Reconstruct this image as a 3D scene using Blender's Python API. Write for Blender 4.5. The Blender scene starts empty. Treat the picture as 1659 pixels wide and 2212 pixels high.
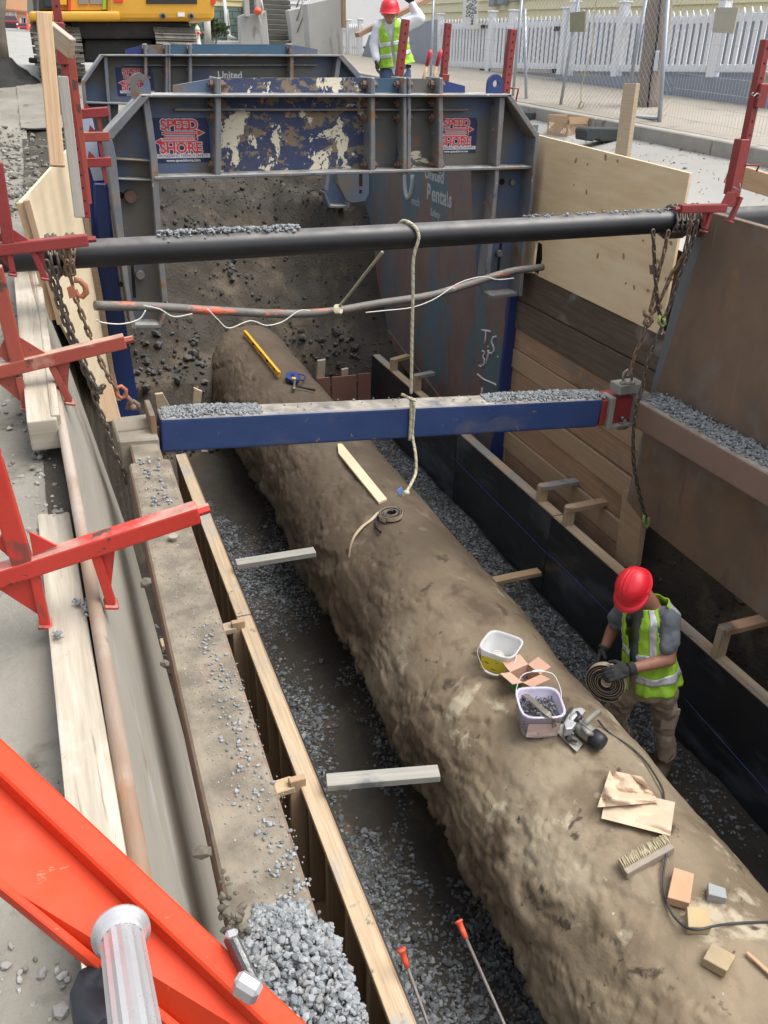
import bpy, bmesh, math, random
import numpy as np
from mathutils import Vector, Matrix, noise
random.seed(11); rng = np.random.default_rng(11)
S = bpy.context.scene; COL = S.collection
# ------------------------------------------------------------------ camera
F, CX, CY = 1800., 829.5, 1106.
CAM = np.array([0, 0, 1.5])
def _n(v): return v/np.linalg.norm(v)
_u = _n(np.array([44-CX, 97-CY, F])); _v = np.array([751-CX, 4378-CY, F]); _v = _n(_v-_u*_v.dot(_u)); _x = _n(np.cross(_v, _u))
if _x[0] < 0: _x = -_x
RW = np.array([_x, _u, -_v])
def ray(px, py): return RW@np.array([px-CX, py-CY, F])
def at(px, py, X=None, Y=None, Z=None):
    """real-world point seen at a place in the photograph, on the plane X=.., Y=.. or Z=.."""
    r = ray(px, py); i, val = (0, X) if X is not None else ((1, Y) if Y is not None else (2, Z))
    return Vector(CAM+r*(val-CAM[i])/r[i])
cd = bpy.data.cameras.new('camera'); cam = bpy.data.objects.new('camera', cd); COL.objects.link(cam); S.camera = cam
m = Matrix.Identity(4)
for i in range(3): m[i][0], m[i][1], m[i][2], m[i][3] = RW[i, 0], -RW[i, 1], -RW[i, 2], CAM[i]
cam.matrix_world = m
cd.sensor_fit = 'VERTICAL'; cd.sensor_height = 24; cd.lens = 24*F/2212; cd.clip_start = .05; cd.clip_end = 600
# ------------------------------------------------------------------ light
SUN_EL, SUN_AZ = math.radians(64), math.radians(112)      # azimuth clockwise from +Y
w = bpy.data.worlds.new('World'); S.world = w; w.use_nodes = True; nt = w.node_tree
sky = nt.nodes.new('ShaderNodeTexSky'); sky.sky_type = 'NISHITA'; sky.sun_disc = False
sky.sun_elevation = SUN_EL; sky.sun_rotation = SUN_AZ; sky.air_density = 1; sky.dust_density = 4; sky.ozone_density = 1
hs = nt.nodes.new('ShaderNodeHueSaturation'); hs.inputs['Saturation'].default_value = .32
bg = nt.nodes['Background']; bg.inputs[1].default_value = .15
nt.links.new(sky.outputs[0], hs.inputs['Color']); nt.links.new(hs.outputs[0], bg.inputs[0])
sl = bpy.data.lights.new('sun', 'SUN'); sun = bpy.data.objects.new('sun', sl); COL.objects.link(sun)
sl.energy = 1.5; sl.angle = math.radians(48); sl.color = (1, .96, .9)
_d = Vector((math.sin(SUN_AZ)*math.cos(SUN_EL), math.cos(SUN_AZ)*math.cos(SUN_EL), math.sin(SUN_EL)))
sun.rotation_euler = _d.to_track_quat('Z', 'Y').to_euler()
S.view_settings.view_transform = 'Standard'; S.view_settings.look = 'None'; S.view_settings.gamma = 1
S.view_settings.exposure = .95
# ------------------------------------------------------------------ materials
def rgb(c): return (c[0], c[1], c[2], 1)
def M(name, c, c2=None, s=4, rough=.8, metal=0, bump=.3, bs=60, spots=(), dust=None, con=.25, stretch=(1, 1, 1), uv=False,
      alpha=1, trans=0, spec=.5, det=7, damp=None, bdist=.01, coat=0):
    mt = bpy.data.materials.new(name); mt.use_nodes = True; t = mt.node_tree; N = t.nodes; L = t.links
    b = N['Principled BSDF']; b.inputs['Roughness'].default_value = rough; b.inputs['Metallic'].default_value = metal
    b.inputs['Specular IOR Level'].default_value = spec; b.inputs['Coat Weight'].default_value = coat
    if alpha < 1: b.inputs['Alpha'].default_value = alpha
    if trans: b.inputs['Transmission Weight'].default_value = trans
    tc = N.new('ShaderNodeTexCoord'); oi = N.new('ShaderNodeObjectInfo')
    mu = N.new('ShaderNodeMath'); mu.operation = 'MULTIPLY'; mu.inputs[1].default_value = 37; L.new(oi.outputs['Random'], mu.inputs[0])
    ad = N.new('ShaderNodeVectorMath'); ad.operation = 'ADD'; L.new(tc.outputs['UV' if uv else 'Object'], ad.inputs[0]); L.new(mu.outputs[0], ad.inputs[1])
    def nz(scale, st=(1, 1, 1), detail=det, dist=0., r=.6):
        mp = N.new('ShaderNodeMapping'); mp.inputs['Scale'].default_value = st; L.new(ad.outputs[0], mp.inputs[0])
        n = N.new('ShaderNodeTexNoise'); n.inputs['Scale'].default_value = scale; n.inputs['Detail'].default_value = detail
        n.inputs['Roughness'].default_value = r; n.inputs['Distortion'].default_value = dist
        L.new(mp.outputs[0], n.inputs['Vector']); return n.outputs['Fac']
    def ramp(f, a, b_):
        r = N.new('ShaderNodeMapRange'); r.inputs[1].default_value = a; r.inputs[2].default_value = b_; L.new(f, r.inputs[0]); return r.outputs[0]
    def mix(fac, A, B):
        x = N.new('ShaderNodeMix'); x.data_type = 'RGBA'; x.clamp_factor = True
        if isinstance(fac, float): x.inputs[0].default_value = fac
        else: L.new(fac, x.inputs[0])
        for i, v in ((6, A), (7, B)):
            if isinstance(v, tuple): x.inputs[i].default_value = rgb(v)
            else: L.new(v, x.inputs[i])
        return x.outputs[2]
    n0 = nz(s, stretch); cur = tuple(c)
    if c2 is not None: cur = mix(ramp(n0, .5-con, .5+con), tuple(c), tuple(c2))
    for sp in spots:                                     # (colour, scale, threshold, softness, stretch)
        f = ramp(nz(sp[1], sp[4] if len(sp) > 4 else (1, 1, 1), dist=.3), sp[2], sp[2]+sp[3]); cur = mix(f, cur, sp[0])
    if damp:                                             # wetter towards one end: (colour, y0, y1)
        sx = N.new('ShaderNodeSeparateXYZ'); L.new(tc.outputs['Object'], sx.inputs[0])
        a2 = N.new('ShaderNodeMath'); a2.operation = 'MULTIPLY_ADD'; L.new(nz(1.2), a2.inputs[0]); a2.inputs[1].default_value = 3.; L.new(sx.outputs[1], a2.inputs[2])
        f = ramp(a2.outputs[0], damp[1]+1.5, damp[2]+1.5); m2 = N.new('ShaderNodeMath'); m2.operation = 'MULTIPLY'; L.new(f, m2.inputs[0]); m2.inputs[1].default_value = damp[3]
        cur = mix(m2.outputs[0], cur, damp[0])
    if dust:                                             # dirt lying on whatever faces up: (colour, amount)
        g = N.new('ShaderNodeNewGeometry'); sx = N.new('ShaderNodeSeparateXYZ'); L.new(g.outputs['Normal'], sx.inputs[0])
        f = ramp(sx.outputs[2], .55, .9); f2 = ramp(nz(7), .62-dust[1]*.5, .75-dust[1]*.4)
        m2 = N.new('ShaderNodeMath'); m2.operation = 'MULTIPLY'; L.new(f, m2.inputs[0]); L.new(f2, m2.inputs[1]); dc = mix(ramp(nz(9, detail=10), .38, .62), tuple(c_*.62 for c_ in dust[0]), tuple(c_*1.12 for c_ in dust[0])); cur = mix(m2.outputs[0], cur, dc)
    if isinstance(cur, tuple): b.inputs['Base Color'].default_value = rgb(cur)
    else: L.new(cur, b.inputs['Base Color'])
    if bump:
        a3 = N.new('ShaderNodeMath'); a3.operation = 'MULTIPLY_ADD'; L.new(nz(bs, stretch), a3.inputs[0]); a3.inputs[1].default_value = .5; L.new(n0, a3.inputs[2])
        bp = N.new('ShaderNodeBump'); bp.inputs['Strength'].default_value = bump; bp.inputs['Distance'].default_value = bdist
        L.new(a3.outputs[0], bp.inputs['Height']); L.new(bp.outputs[0], b.inputs['Normal'])
        r2 = ramp(nz(bs*.3), .3, .7); a4 = N.new('ShaderNodeMath'); a4.operation = 'MULTIPLY_ADD'; L.new(r2, a4.inputs[0]); a4.inputs[1].default_value = .15; a4.inputs[2].default_value = max(.03, rough-.07)
        L.new(a4.outputs[0], b.inputs['Roughness'])
    return mt
def WOOD(name, c, c2, spots=(), dirt=.0, g=28, rough=.75):
    sp = list(spots)
    if dirt: sp.append(((.12, .105, .085), 3, .75-dirt*.4, .2))
    return M(name, c, c2, s=2.2, stretch=(1, g, g), uv=True, rough=rough, bump=.25, bs=9, con=.16, spots=sp, bdist=.003)
# ------------------------------------------------------------------ mesh builder
OFF = {}
class MB:
    def __init__(s): s.v = []; s.f = []; s.uv = []; s.sm = []
    def add(s, vs, fs, uvs=None, sm=False):
        o = len(s.v); s.v += [Vector(p) for p in vs]
        for i, f in enumerate(fs): s.f.append([o+k for k in f]); s.uv.append(uvs[i] if uvs else None); s.sm.append(sm)
        return s
    def beam(s, a, b, w_, h, up=(0, 0, 1), taper=1):
        a = Vector(a); b = Vector(b); d = b-a; Ln = d.length; d.normalize(); up = Vector(up)
        sd = d.cross(up)
        if sd.length < 1e-4: sd = d.cross(Vector((0, 1, 0)))
        sd.normalize(); up = sd.cross(d).normalized(); vs = []
        for p, k in ((a, 1), (b, taper)):
            for x, z in ((-1, -1), (1, -1), (1, 1), (-1, 1)): vs.append(p+sd*(x*w_/2*k)+up*(z*h/2*k))
        fs = []; uv = []; o = 0; r0 = random.random()*3
        for k, ww in ((0, w_), (1, h), (2, w_), (3, h)):
            j = (k+1) % 4; fs.append((k, k+4, j+4, j)) ; uv.append([(r0, o), (r0+Ln, o), (r0+Ln, o+ww), (r0, o+ww)]); o += ww
        fs += [(0, 1, 2, 3), (7, 6, 5, 4)]; e = [(0, 0), (w_*.05, 0), (w_*.05, h), (0, h)]; uv += [e, e]
        fs = [tuple(reversed(f)) for f in fs]; uv = [list(reversed(u)) for u in uv]
        return s.add(vs, fs, uv)
    def box(s, c, sz, rz=0):
        c = Vector(c); d = Vector((math.cos(rz), math.sin(rz), 0))*sz[0]/2
        return s.beam(c-d, c+d, sz[1], sz[2])
    def poly(s, pts, t, rnd=None):
        t = Vector(t); n = len(pts); pts = [Vector(p) for p in pts]
        nn = Vector((0, 0, 0))
        for i in range(n): nn += pts[i].cross(pts[(i+1) % n])
        if nn.dot(t) > 0: pts = pts[::-1]
        vs = pts+[p+t for p in pts]
        fs = [tuple(range(n)), tuple(range(2*n-1, n-1, -1))]+[(i, i+n, (i+1) % n+n, (i+1) % n)[::1] for i in range(n)]
        return s.add(vs, fs)
    def slab(s, pts, t):
        n = (Vector(pts[1])-Vector(pts[0])).cross(Vector(pts[2])-Vector(pts[0])).normalized(); return s.poly(pts, n*t)
    def tube(s, pts, r, n=8, cap=True, closed=False, sm=True, flat=1.):
        pts = [Vector(p) for p in pts]; m_ = len(pts); rs = r if isinstance(r, (list, tuple)) else [r]*m_
        vs = []; prev = None
        for i, p in enumerate(pts):
            if closed: d = pts[(i+1) % m_]-pts[i-1]
            else: d = pts[min(i+1, m_-1)]-pts[max(i-1, 0)]
            d.normalize()
            if prev is None: sd = d.cross(Vector((0, 0, 1))); sd = sd if sd.length > .05 else d.cross(Vector((1, 0, 0)))
            else: sd = prev-d*prev.dot(d)
            sd.normalize(); prev = sd; up = sd.cross(d)
            for k in range(n): a = 2*math.pi*k/n; vs.append(p+sd*(math.cos(a)*rs[i])+up*(math.sin(a)*rs[i]*flat))
        fs = []
        for i in range(m_ if closed else m_-1):
            for k in range(n):
                a = i*n+k; b = i*n+(k+1) % n; c = ((i+1) % m_)*n; fs.append((a, b, c+(k+1) % n, c+k))
        s.add(vs, fs, sm=sm)
        if cap and not closed:
            o = len(s.v)-len(vs)
            s.f += [[o+k for k in range(n-1, -1, -1)], [o+(m_-1)*n+k for k in range(n)]]; s.uv += [None, None]; s.sm += [False, False]
        return s
    def cyl(s, a, b, r, r2=None, n=14, sm=True): return s.tube([a, b], [r, r if r2 is None else r2], n, sm=sm)
    def lathe(s, prof, M4, n=20, sm=True):
        vs = []; m_ = len(prof)
        for r, z in prof:
            for k in range(n): a = 2*math.pi*k/n; vs.append(M4@Vector((r*math.cos(a), r*math.sin(a), z)))
        fs = [(i*n+k, i*n+(k+1) % n, (i+1)*n+(k+1) % n, (i+1)*n+k) for i in range(m_-1) for k in range(n)]
        return s.add(vs, fs, sm=sm)
    def ball(s, c, r, sc=(1, 1, 1), n=10, rot=None):
        prof = [(max(1e-4, math.sin(math.pi*i/n)), -math.cos(math.pi*i/n)) for i in range(n+1)]
        M4 = Matrix.Translation(c)@(rot.to_matrix().to_4x4() if rot else Matrix.Identity(4))@Matrix.Diagonal((r*sc[0], r*sc[1], r*sc[2], 1))
        return s.lathe(prof, M4, n*2)
    def mesh(s, name, mt, off=Vector((0, 0, 0)), bevel=0, seg=1):
        me = bpy.data.meshes.new(name); me.from_pydata([p-off for p in s.v], [], s.f)
        ul = me.uv_layers.new(name='UVMap'); arr = []
        for f, u in zip(s.f, s.uv):
            if u: arr += u
            else:
                P = [s.v[i] for i in f]; nn = Vector((0, 0, 0))
                for i in range(len(P)): nn += P[i].cross(P[(i+1) % len(P)])
                a = [abs(x) for x in nn]; k = a.index(max(a))
                arr += [((p.y, p.z) if k == 0 else (p.x, p.z) if k == 1 else (p.y, p.x)) for p in P]
        ul.data.foreach_set('uv', np.array(arr, dtype=np.float32).ravel())
        me.polygons.foreach_set('use_smooth', np.array(s.sm, dtype=bool))
        if mt: me.materials.append(mt)
        me.update()
        if bevel:
            bm = bmesh.new(); bm.from_mesh(me); bmesh.ops.remove_doubles(bm, verts=bm.verts, dist=1e-5)
            es = [e for e in bm.edges if len(e.link_faces) == 2 and e.calc_face_angle(0) > .6]
            bmesh.ops.bevel(bm, geom=es, offset=bevel, segments=seg, profile=.6, affect='EDGES', clamp_overlap=True)
            bm.to_mesh(me); bm.free()
        return me
    def build(s, name, mt, parent=None, bevel=0, label=None, cat=None, group=None, kind=None, seg=1, off=None):
        if parent is not None: o_ = OFF[parent.name]
        elif off is not None: o_ = Vector(off)
        else:
            zs = min(p.z for p in s.v); o_ = Vector((sum(p.x for p in s.v)/len(s.v), sum(p.y for p in s.v)/len(s.v), zs))
        o = bpy.data.objects.new(name, s.mesh(name, mt, o_, bevel, seg)); COL.objects.link(o); OFF[o.name] = o_
        if parent is not None: o.parent = parent
        else: o.location = o_
        return tag(o, label, cat, group, kind)
def tag(o, label=None, cat=None, group=None, kind=None):
    for k, v in (('label', label), ('category', cat), ('group', group), ('kind', kind)):
        if v: o[k] = v
    return o
def thing(name, label, cat, loc, group=None):
    o = bpy.data.objects.new(name, None); o.location = loc; o.empty_display_size = .1; COL.objects.link(o); OFF[o.name] = Vector(loc)
    return tag(o, label, cat, group)
def copy_tree(o, parent=None, loc=None, rz=None, label=None, group=None):
    c = o.copy(); COL.objects.link(c); c.parent = parent
    if loc is not None: c.location = loc
    if rz is not None: c.rotation_euler = (0, 0, rz)
    OFF[c.name] = OFF.get(o.name, Vector((0, 0, 0)))
    if label: c['label'] = label
    if group: c['group'] = group
    for ch in list(o.children): copy_tree(ch, c)
    return c
def text(name, body, mt, parent, mat4, size, bold=0, sx=1., ext=.001, align='CENTER', shear=0):
    cu = bpy.data.curves.new('t', 'FONT'); cu.body = body; cu.size = size; cu.align_x = align; cu.align_y = 'CENTER'; cu.extrude = ext; cu.offset = bold; cu.shear = shear
    cu.resolution_u = 3
    to = bpy.data.objects.new('t', cu); COL.objects.link(to); dg = bpy.context.evaluated_depsgraph_get(); dg.update()
    me = bpy.data.meshes.new_from_object(to.evaluated_get(dg)); bpy.data.objects.remove(to)
    off = OFF[parent.name] if parent else Vector((0, 0, 0))
    me.transform(Matrix.Translation(-off)@mat4@Matrix.Diagonal((sx, 1, 1, 1))); me.materials.clear(); me.materials.append(mt)
    me.name = name; o = bpy.data.objects.new(name, me); COL.objects.link(o); OFF[o.name] = off
    if parent: o.parent = parent
    return o
def frame(o, x, y):
    """matrix whose local X runs along x, Y along y"""
    x = Vector(x).normalized(); y = Vector(y); y = (y-x*y.dot(x)).normalized(); z = x.cross(y); m_ = Matrix.Identity(4)
    for i in range(3): m_[i][0], m_[i][1], m_[i][2], m_[i][3] = x[i], y[i], z[i], o[i]
    return m_
def fb(x, y, z=0, o=5): return noise.fractal(Vector((x, y, z)), 1.0, 2.0, o, noise_basis='PERLIN_ORIGINAL')
def grid(name, fn, us, vs, mt, kind='structure', smooth=True, parent=None, keep=None, label=None, cat=None, off=None):
    nu, nv = len(us), len(vs); V = [fn(u, v_) for v_ in vs for u in us]
    Fs = [(j*nu+i, j*nu+i+1, (j+1)*nu+i+1, (j+1)*nu+i) for j in range(nv-1) for i in range(nu-1) if keep is None or keep(us[i], vs[j], us[i+1], vs[j+1])]
    off = OFF[parent.name] if parent else Vector(off or (0, 0, 0))
    me = bpy.data.meshes.new(name); me.from_pydata([Vector(p)-off for p in V], [], Fs); me.materials.append(mt)
    ul = me.uv_layers.new(name='UVMap'); li = np.zeros(len(me.loops), dtype=np.int32); me.loops.foreach_get('vertex_index', li)
    uvv = np.array([(u, v_) for v_ in vs for u in us], dtype=np.float32)[li]; ul.data.foreach_set('uv', uvv.ravel())
    me.polygons.foreach_set('use_smooth', np.full(len(me.polygons), smooth)); me.update()
    o = bpy.data.objects.new(name, me); COL.objects.link(o); OFF[o.name] = off
    if parent: o.parent = parent
    else: o.location = off
    return tag(o, label, cat, None, kind)
def lin(a, b, n): return list(np.linspace(a, b, n))
# loose stones joined into one mesh
_phi = (1+5**.5)/2
_iv = np.array([(-1, _phi, 0), (1, _phi, 0), (-1, -_phi, 0), (1, -_phi, 0), (0, -1, _phi), (0, 1, _phi), (0, -1, -_phi), (0, 1, -_phi), (_phi, 0, -1), (_phi, 0, 1), (-_phi, 0, -1), (-_phi, 0, 1)])/1.9
_if = np.array([(0, 11, 5), (0, 5, 1), (0, 1, 7), (0, 7, 10), (0, 10, 11), (1, 5, 9), (5, 11, 4), (11, 10, 2), (10, 7, 6), (7, 1, 8), (3, 9, 4), (3, 4, 2), (3, 2, 6), (3, 6, 8), (3, 8, 9), (4, 9, 5), (2, 4, 11), (6, 2, 10), (8, 6, 7), (9, 8, 1)])
def stones(name, P, size, mt, flat=.6, jag=.35, parent=None, label=None, cat=None, kind='stuff', group=None):
    P = np.array(P, dtype=float); n = len(P); sz = np.array(size)*np.ones(n) if np.ndim(size) == 0 else np.array(size)
    base = _iv[None]*(1+rng.uniform(-jag, jag, (n, 12, 1)))*np.stack([rng.uniform(.7, 1.25, n), rng.uniform(.55, .9, n), rng.uniform(flat*.7, flat*1.2, n)], 1)[:, None]
    a = rng.uniform(0, 6.28, n); t = rng.normal(0, .35, (n, 2))
    Rz = np.zeros((n, 3, 3)); Rz[:, 0, 0] = np.cos(a); Rz[:, 0, 1] = -np.sin(a); Rz[:, 1, 0] = np.sin(a); Rz[:, 1, 1] = np.cos(a); Rz[:, 2, 2] = 1
    Rx = np.zeros((n, 3, 3)); Rx[:, 0, 0] = 1; Rx[:, 1, 1] = np.cos(t[:, 0]); Rx[:, 1, 2] = -np.sin(t[:, 0]); Rx[:, 2, 1] = np.sin(t[:, 0]); Rx[:, 2, 2] = np.cos(t[:, 0])
    V = np.einsum('nij,njk,nlk->nli', Rx, Rz, base)*sz[:, None, None]*.5+P[:, None]
    off = np.array(OFF[parent.name]) if parent else np.array([P[:, 0].mean(), P[:, 1].mean(), P[:, 2].min()])
    me = bpy.data.meshes.new(name); Fa = (_if[None]+np.arange(n)[:, None, None]*12).reshape(-1)
    me.vertices.add(n*12); me.vertices.foreach_set('co', (V-off).ravel()); me.loops.add(n*60); me.loops.foreach_set('vertex_index', Fa.astype(np.int32))
    me.polygons.add(n*20); me.polygons.foreach_set('loop_start', np.arange(0, n*60, 3, dtype=np.int32)); me.polygons.foreach_set('use_smooth', np.zeros(n*20, dtype=bool))
    at_ = me.attributes.new('tone', 'FLOAT', 'POINT'); at_.data.foreach_set('value', np.repeat(rng.uniform(0, 1, n), 12).astype(np.float32))
    me.update(calc_edges=True); me.materials.append(mt); o = bpy.data.objects.new(name, me); COL.objects.link(o); OFF[o.name] = Vector(off)
    if parent: o.parent = parent
    else: o.location = off
    return tag(o, label, cat, group, kind)
def STONE(name, cols, rough=.85):
    mt = bpy.data.materials.new(name); mt.use_nodes = True; t = mt.node_tree; b = t.nodes['Principled BSDF']; b.inputs['Roughness'].default_value = rough
    a = t.nodes.new('ShaderNodeAttribute'); a.attribute_name = 'tone'; r = t.nodes.new('ShaderNodeValToRGB'); t.links.new(a.outputs['Fac'], r.inputs[0])
    e = r.color_ramp.elements; e[0].color = rgb(cols[0]); e[1].color = rgb(cols[-1])
    for i, c in enumerate(cols[1:-1]): e.new((i+1)/(len(cols)-1)).color = rgb(c)
    tc = t.nodes.new('ShaderNodeTexCoord'); n = t.nodes.new('ShaderNodeTexNoise'); n.inputs['Scale'].default_value = 70; t.links.new(tc.outputs['Object'], n.inputs[0])
    mx = t.nodes.new('ShaderNodeMix'); mx.data_type = 'RGBA'; mx.blend_type = 'MULTIPLY'; mx.inputs[0].default_value = .5
    t.links.new(r.outputs[0], mx.inputs[6]); t.links.new(n.outputs['Color'], mx.inputs[7])
    g = t.nodes.new('ShaderNodeMath'); g.operation = 'MULTIPLY_ADD'; t.links.new(n.outputs['Fac'], g.inputs[0]); g.inputs[1].default_value = 1.2; g.inputs[2].default_value = .2
    t.links.new(g.outputs[0], mx.inputs[7]); t.links.new(mx.outputs[2], b.inputs['Base Color']); return mt
# ================================================================== MATERIALS
m_street = M('street_surface', (.25, .245, .23), (.33, .325, .30), s=.8, bump=.35, bs=30, spots=[((.10, .095, .08), 5, .60, .12), ((.36, .35, .33), 14, .66, .1)])
m_dirt = M('loose_dirt', (.15, .14, .115), (.25, .235, .20), s=1.6, bump=.8, bs=25, bdist=.03, spots=[((.09, .075, .055), 3, .58, .12), ((.28, .27, .245), 11, .68, .06)])
m_soil = M('dark_soil', (.027, .022, .016), (.056, .046, .033), s=2.5, bump=1, bs=30, bdist=.03, spots=[((.10, .078, .05), 1.8, .55, .12), ((.2, .19, .17), 26, .70, .04)])
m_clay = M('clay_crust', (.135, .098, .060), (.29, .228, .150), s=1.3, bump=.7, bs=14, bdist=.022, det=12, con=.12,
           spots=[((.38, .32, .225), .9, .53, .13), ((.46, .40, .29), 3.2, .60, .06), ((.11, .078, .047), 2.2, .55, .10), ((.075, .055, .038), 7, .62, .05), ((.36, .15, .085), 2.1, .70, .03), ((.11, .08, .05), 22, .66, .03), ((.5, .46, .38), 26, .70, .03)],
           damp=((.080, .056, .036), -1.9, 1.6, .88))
m_steel_r = M('rusty_steel', (.20, .13, .10), (.13, .10, .085), s=2.2, rough=.75, metal=.0, bump=.25, bs=50, spots=[((.24, .12, .06), 4, .60, .1), ((.27, .26, .24), 3, .62, .12)])
m_plateR = M('brown_steel_plate', (.23, .145, .09), (.12, .095, .075), s=2.2, det=11, rough=.7, bump=.15, bs=45, spots=[((.23, .13, .075), 3.2, .56, .12, (1, 1, .35)), ((.24, .22, .20), 6, .64, .04, (1, 2.5, .12)), ((.27, .14, .07), 9, .66, .04, (1, 1, .3)), ((.20, .19, .175), 1.3, .57, .15), ((.09, .07, .065), 2, .6, .1, (2, 2, .3))])
m_plateL = M('grey_steel_plate', (.28, .262, .218), (.35, .33, .28), s=1.6, rough=.6, bump=.06, bs=40, stretch=(4, .5, 2), spots=[((.38, .38, .35), 2.4, .56, .1, (5, .4, 3)), ((.24, .205, .15), 3, .64, .06, (5, .4, 2)), ((.2, .19, .17), 14, .70, .05, (3, .5, 2))])
m_ts = M('painted_steel_sheet', (.15, .11, .10), (.21, .15, .13), s=2, rough=.65, bump=.2, bs=45,
         spots=[((.10, .155, .185), 1.2, .46, .08, (1, 1.2, .45)), ((.17, .11, .095), 2.6, .55, .1, (1, 2, .35)), ((.07, .14, .18), 3, .60, .05, (1, 1.5, .4)), ((.26, .25, .24), 7, .68, .06, (1, 3, .3)), ((.08, .09, .10), 3, .62, .1)])
m_blue = M('blue_strut_paint', (.018, .040, .125), (.03, .06, .165), s=2, rough=.5, bump=.12, bs=60, con=.2, spots=[((.085, .09, .12), 3.2, .54, .16, (.5, 1, 1)), ((.16, .13, .10), 14, .66, .03), ((.2, .2, .2), 30, .70, .02, (.4, 1, 2))], dust=((.36, .33, .28), .75))
m_bluep = M('blue_post_paint', (.014, .032, .13), (.022, .045, .17), s=2, rough=.45, bump=.1, bs=50, spots=[((.10, .075, .06), 5, .66, .08), ((.2, .22, .27), 3, .7, .1)])
m_blued = M('dark_blue_steel', (.02, .03, .055), (.055, .06, .07), s=2, rough=.5, bump=.1, bs=50, spots=[((.14, .08, .05), 5, .62, .08)])
m_archb = M('weathered_blue_steel', (.06, .095, .175), (.11, .15, .235), s=2.5, rough=.5, bump=.2, bs=50, spots=[((.13, .12, .10), 1.8, .45, .12), ((.16, .085, .045), 5, .64, .06), ((.2, .21, .22), 9, .68, .06)], dust=((.36, .34, .31), .6))
m_archd = M('brown_dusted_blue_steel', (.085, .085, .085), (.12, .115, .10), s=2.5, rough=.6, bump=.2, bs=50, spots=[((.04, .07, .13), 2, .56, .12), ((.17, .09, .05), 5, .66, .06)], dust=((.36, .34, .31), .6))
m_peel = M('peeling_cream_over_blue', (.025, .04, .115), (.05, .06, .10), s=3, rough=.65, bump=.3, bs=40,
           spots=[((.20, .155, .10), 6, .52, .04, (1, 1, 1.6)), ((.68, .62, .47), 3.4, .545, .01, (1, 1, 1)), ((.42, .20, .08), 7, .62, .04), ((.03, .045, .12), 9, .585, .015), ((.03, .045, .12), 24, .60, .02), ((.64, .60, .5), 18, .66, .01), ((.2, .15, .1), 30, .62, .03)])
m_flange = M('flange_edge_steel', (.10, .125, .17), (.22, .20, .17), s=5, rough=.55, bump=.25, bs=60, spots=[((.20, .115, .065), 5, .57, .08), ((.05, .08, .15), 6, .62, .05), ((.5, .48, .43), 14, .66, .04)], dust=((.40, .39, .36), .7))
m_bolt = M('rusty_bolt_steel', (.10, .06, .045), (.17, .10, .07), s=20, rough=.7, bump=.3, bs=80)
m_dark = M('dark_hole', (.01, .01, .01), rough=.9, bump=0)
m_red = M('dull_red_paint', (.20, .022, .022), (.27, .04, .035), s=5, rough=.5, bump=.2, bs=60, spots=[((.12, .055, .04), 12, .64, .05), ((.38, .2, .16), 8, .70, .06)])
m_redb = M('bright_red_paint', (.42, .03, .022), (.52, .045, .028), s=4, rough=.42, bump=.25, bs=50, spots=[((.08, .04, .03), 12, .62, .015), ((.2, .05, .04), 6, .62, .05), ((.5, .4, .36), 14, .68, .02), ((.10, .05, .035), 34, .66, .02)], dust=((.5, .25, .2), .45))
m_redo = M('faded_red_orange_paint', (.27, .050, .033), (.35, .075, .05), s=4, rough=.5, bump=.2, bs=50, spots=[((.10, .045, .035), 13, .60, .03), ((.38, .2, .15), 6, .64, .08), ((.12, .07, .05), 30, .64, .02)], dust=((.42, .27, .2), .8))
m_black = M('black_poly_pipe', (.012, .012, .014), (.02, .02, .022), s=4, rough=.42, bump=.08, bs=40, spots=[((.075, .07, .065), 3, .66, .12), ((.3, .3, .3), 40, .76, .02)], dust=((.115, .11, .105), .8))
m_plyblk = M('black_phenolic_ply', (.014, .015, .018), (.028, .031, .036), s=1.5, rough=.38, bump=.06, bs=30, spots=[((.075, .085, .10), 1.6, .55, .12, (1, .6, 1.6)), ((.05, .05, .05), 5, .6, .1, (1, .5, 2)), ((.2, .2, .19), 26, .73, .03)])
m_wood = WOOD('new_lumber', (.55, .39, .24), (.42, .27, .15), spots=[((.33, .19, .10), 3, .66, .06), ((.36, .22, .12), 3, .58, .04, (1, 45, 45))])
m_woodw = WOOD('dusty_lumber', (.52, .41, .28), (.38, .28, .18), spots=[((.2, .17, .13), 11, .64, .05), ((.30, .31, .30), 2.2, .50, .16), ((.52, .37, .2), 1.5, .6, .1)])
m_woodd = WOOD('dark_damp_lumber', (.27, .19, .12), (.36, .25, .155), dirt=.3)
m_woodg = WOOD('grey_stained_lumber', (.27, .27, .25), (.36, .34, .30), spots=[((.15, .16, .17), 4, .55, .15), ((.4, .23, .16), 2, .64, .08)])
m_woodp = WOOD('pinkish_lumber', (.37, .25, .155), (.44, .31, .195), dirt=.15)
m_lag = WOOD('rough_sawn_plank', (.30, .185, .115), (.42, .27, .165), spots=[((.15, .10, .07), 1.2, .54, .15), ((.22, .20, .17), 1.8, .6, .12), ((.08, .05, .035), 5, .72, .03)], g=20)
m_lagd = WOOD('stained_dark_plank', (.085, .062, .045), (.14, .105, .078), spots=[((.34, .33, .32), 1.3, .62, .14)], g=14)
m_ply = WOOD('clean_plywood', (.80, .64, .42), (.70, .52, .31), g=6, spots=[((.78, .63, .43), 1, .5, .2)], rough=.6)
m_plyl = WOOD('pale_plywood', (.75, .65, .46), (.69, .56, .37), g=5, spots=[((.40, .34, .24), 1.1, .64, .14)], rough=.6)
m_timb = WOOD('weathered_timber', (.46, .415, .34), (.31, .27, .205), g=16, spots=[((.52, .48, .41), 1.5, .54, .12), ((.24, .20, .155), 4, .62, .06, (1, 22, 22)), ((.42, .32, .17), 1.2, .66, .08), ((.22, .18, .14), 30, .68, .04)])
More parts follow.
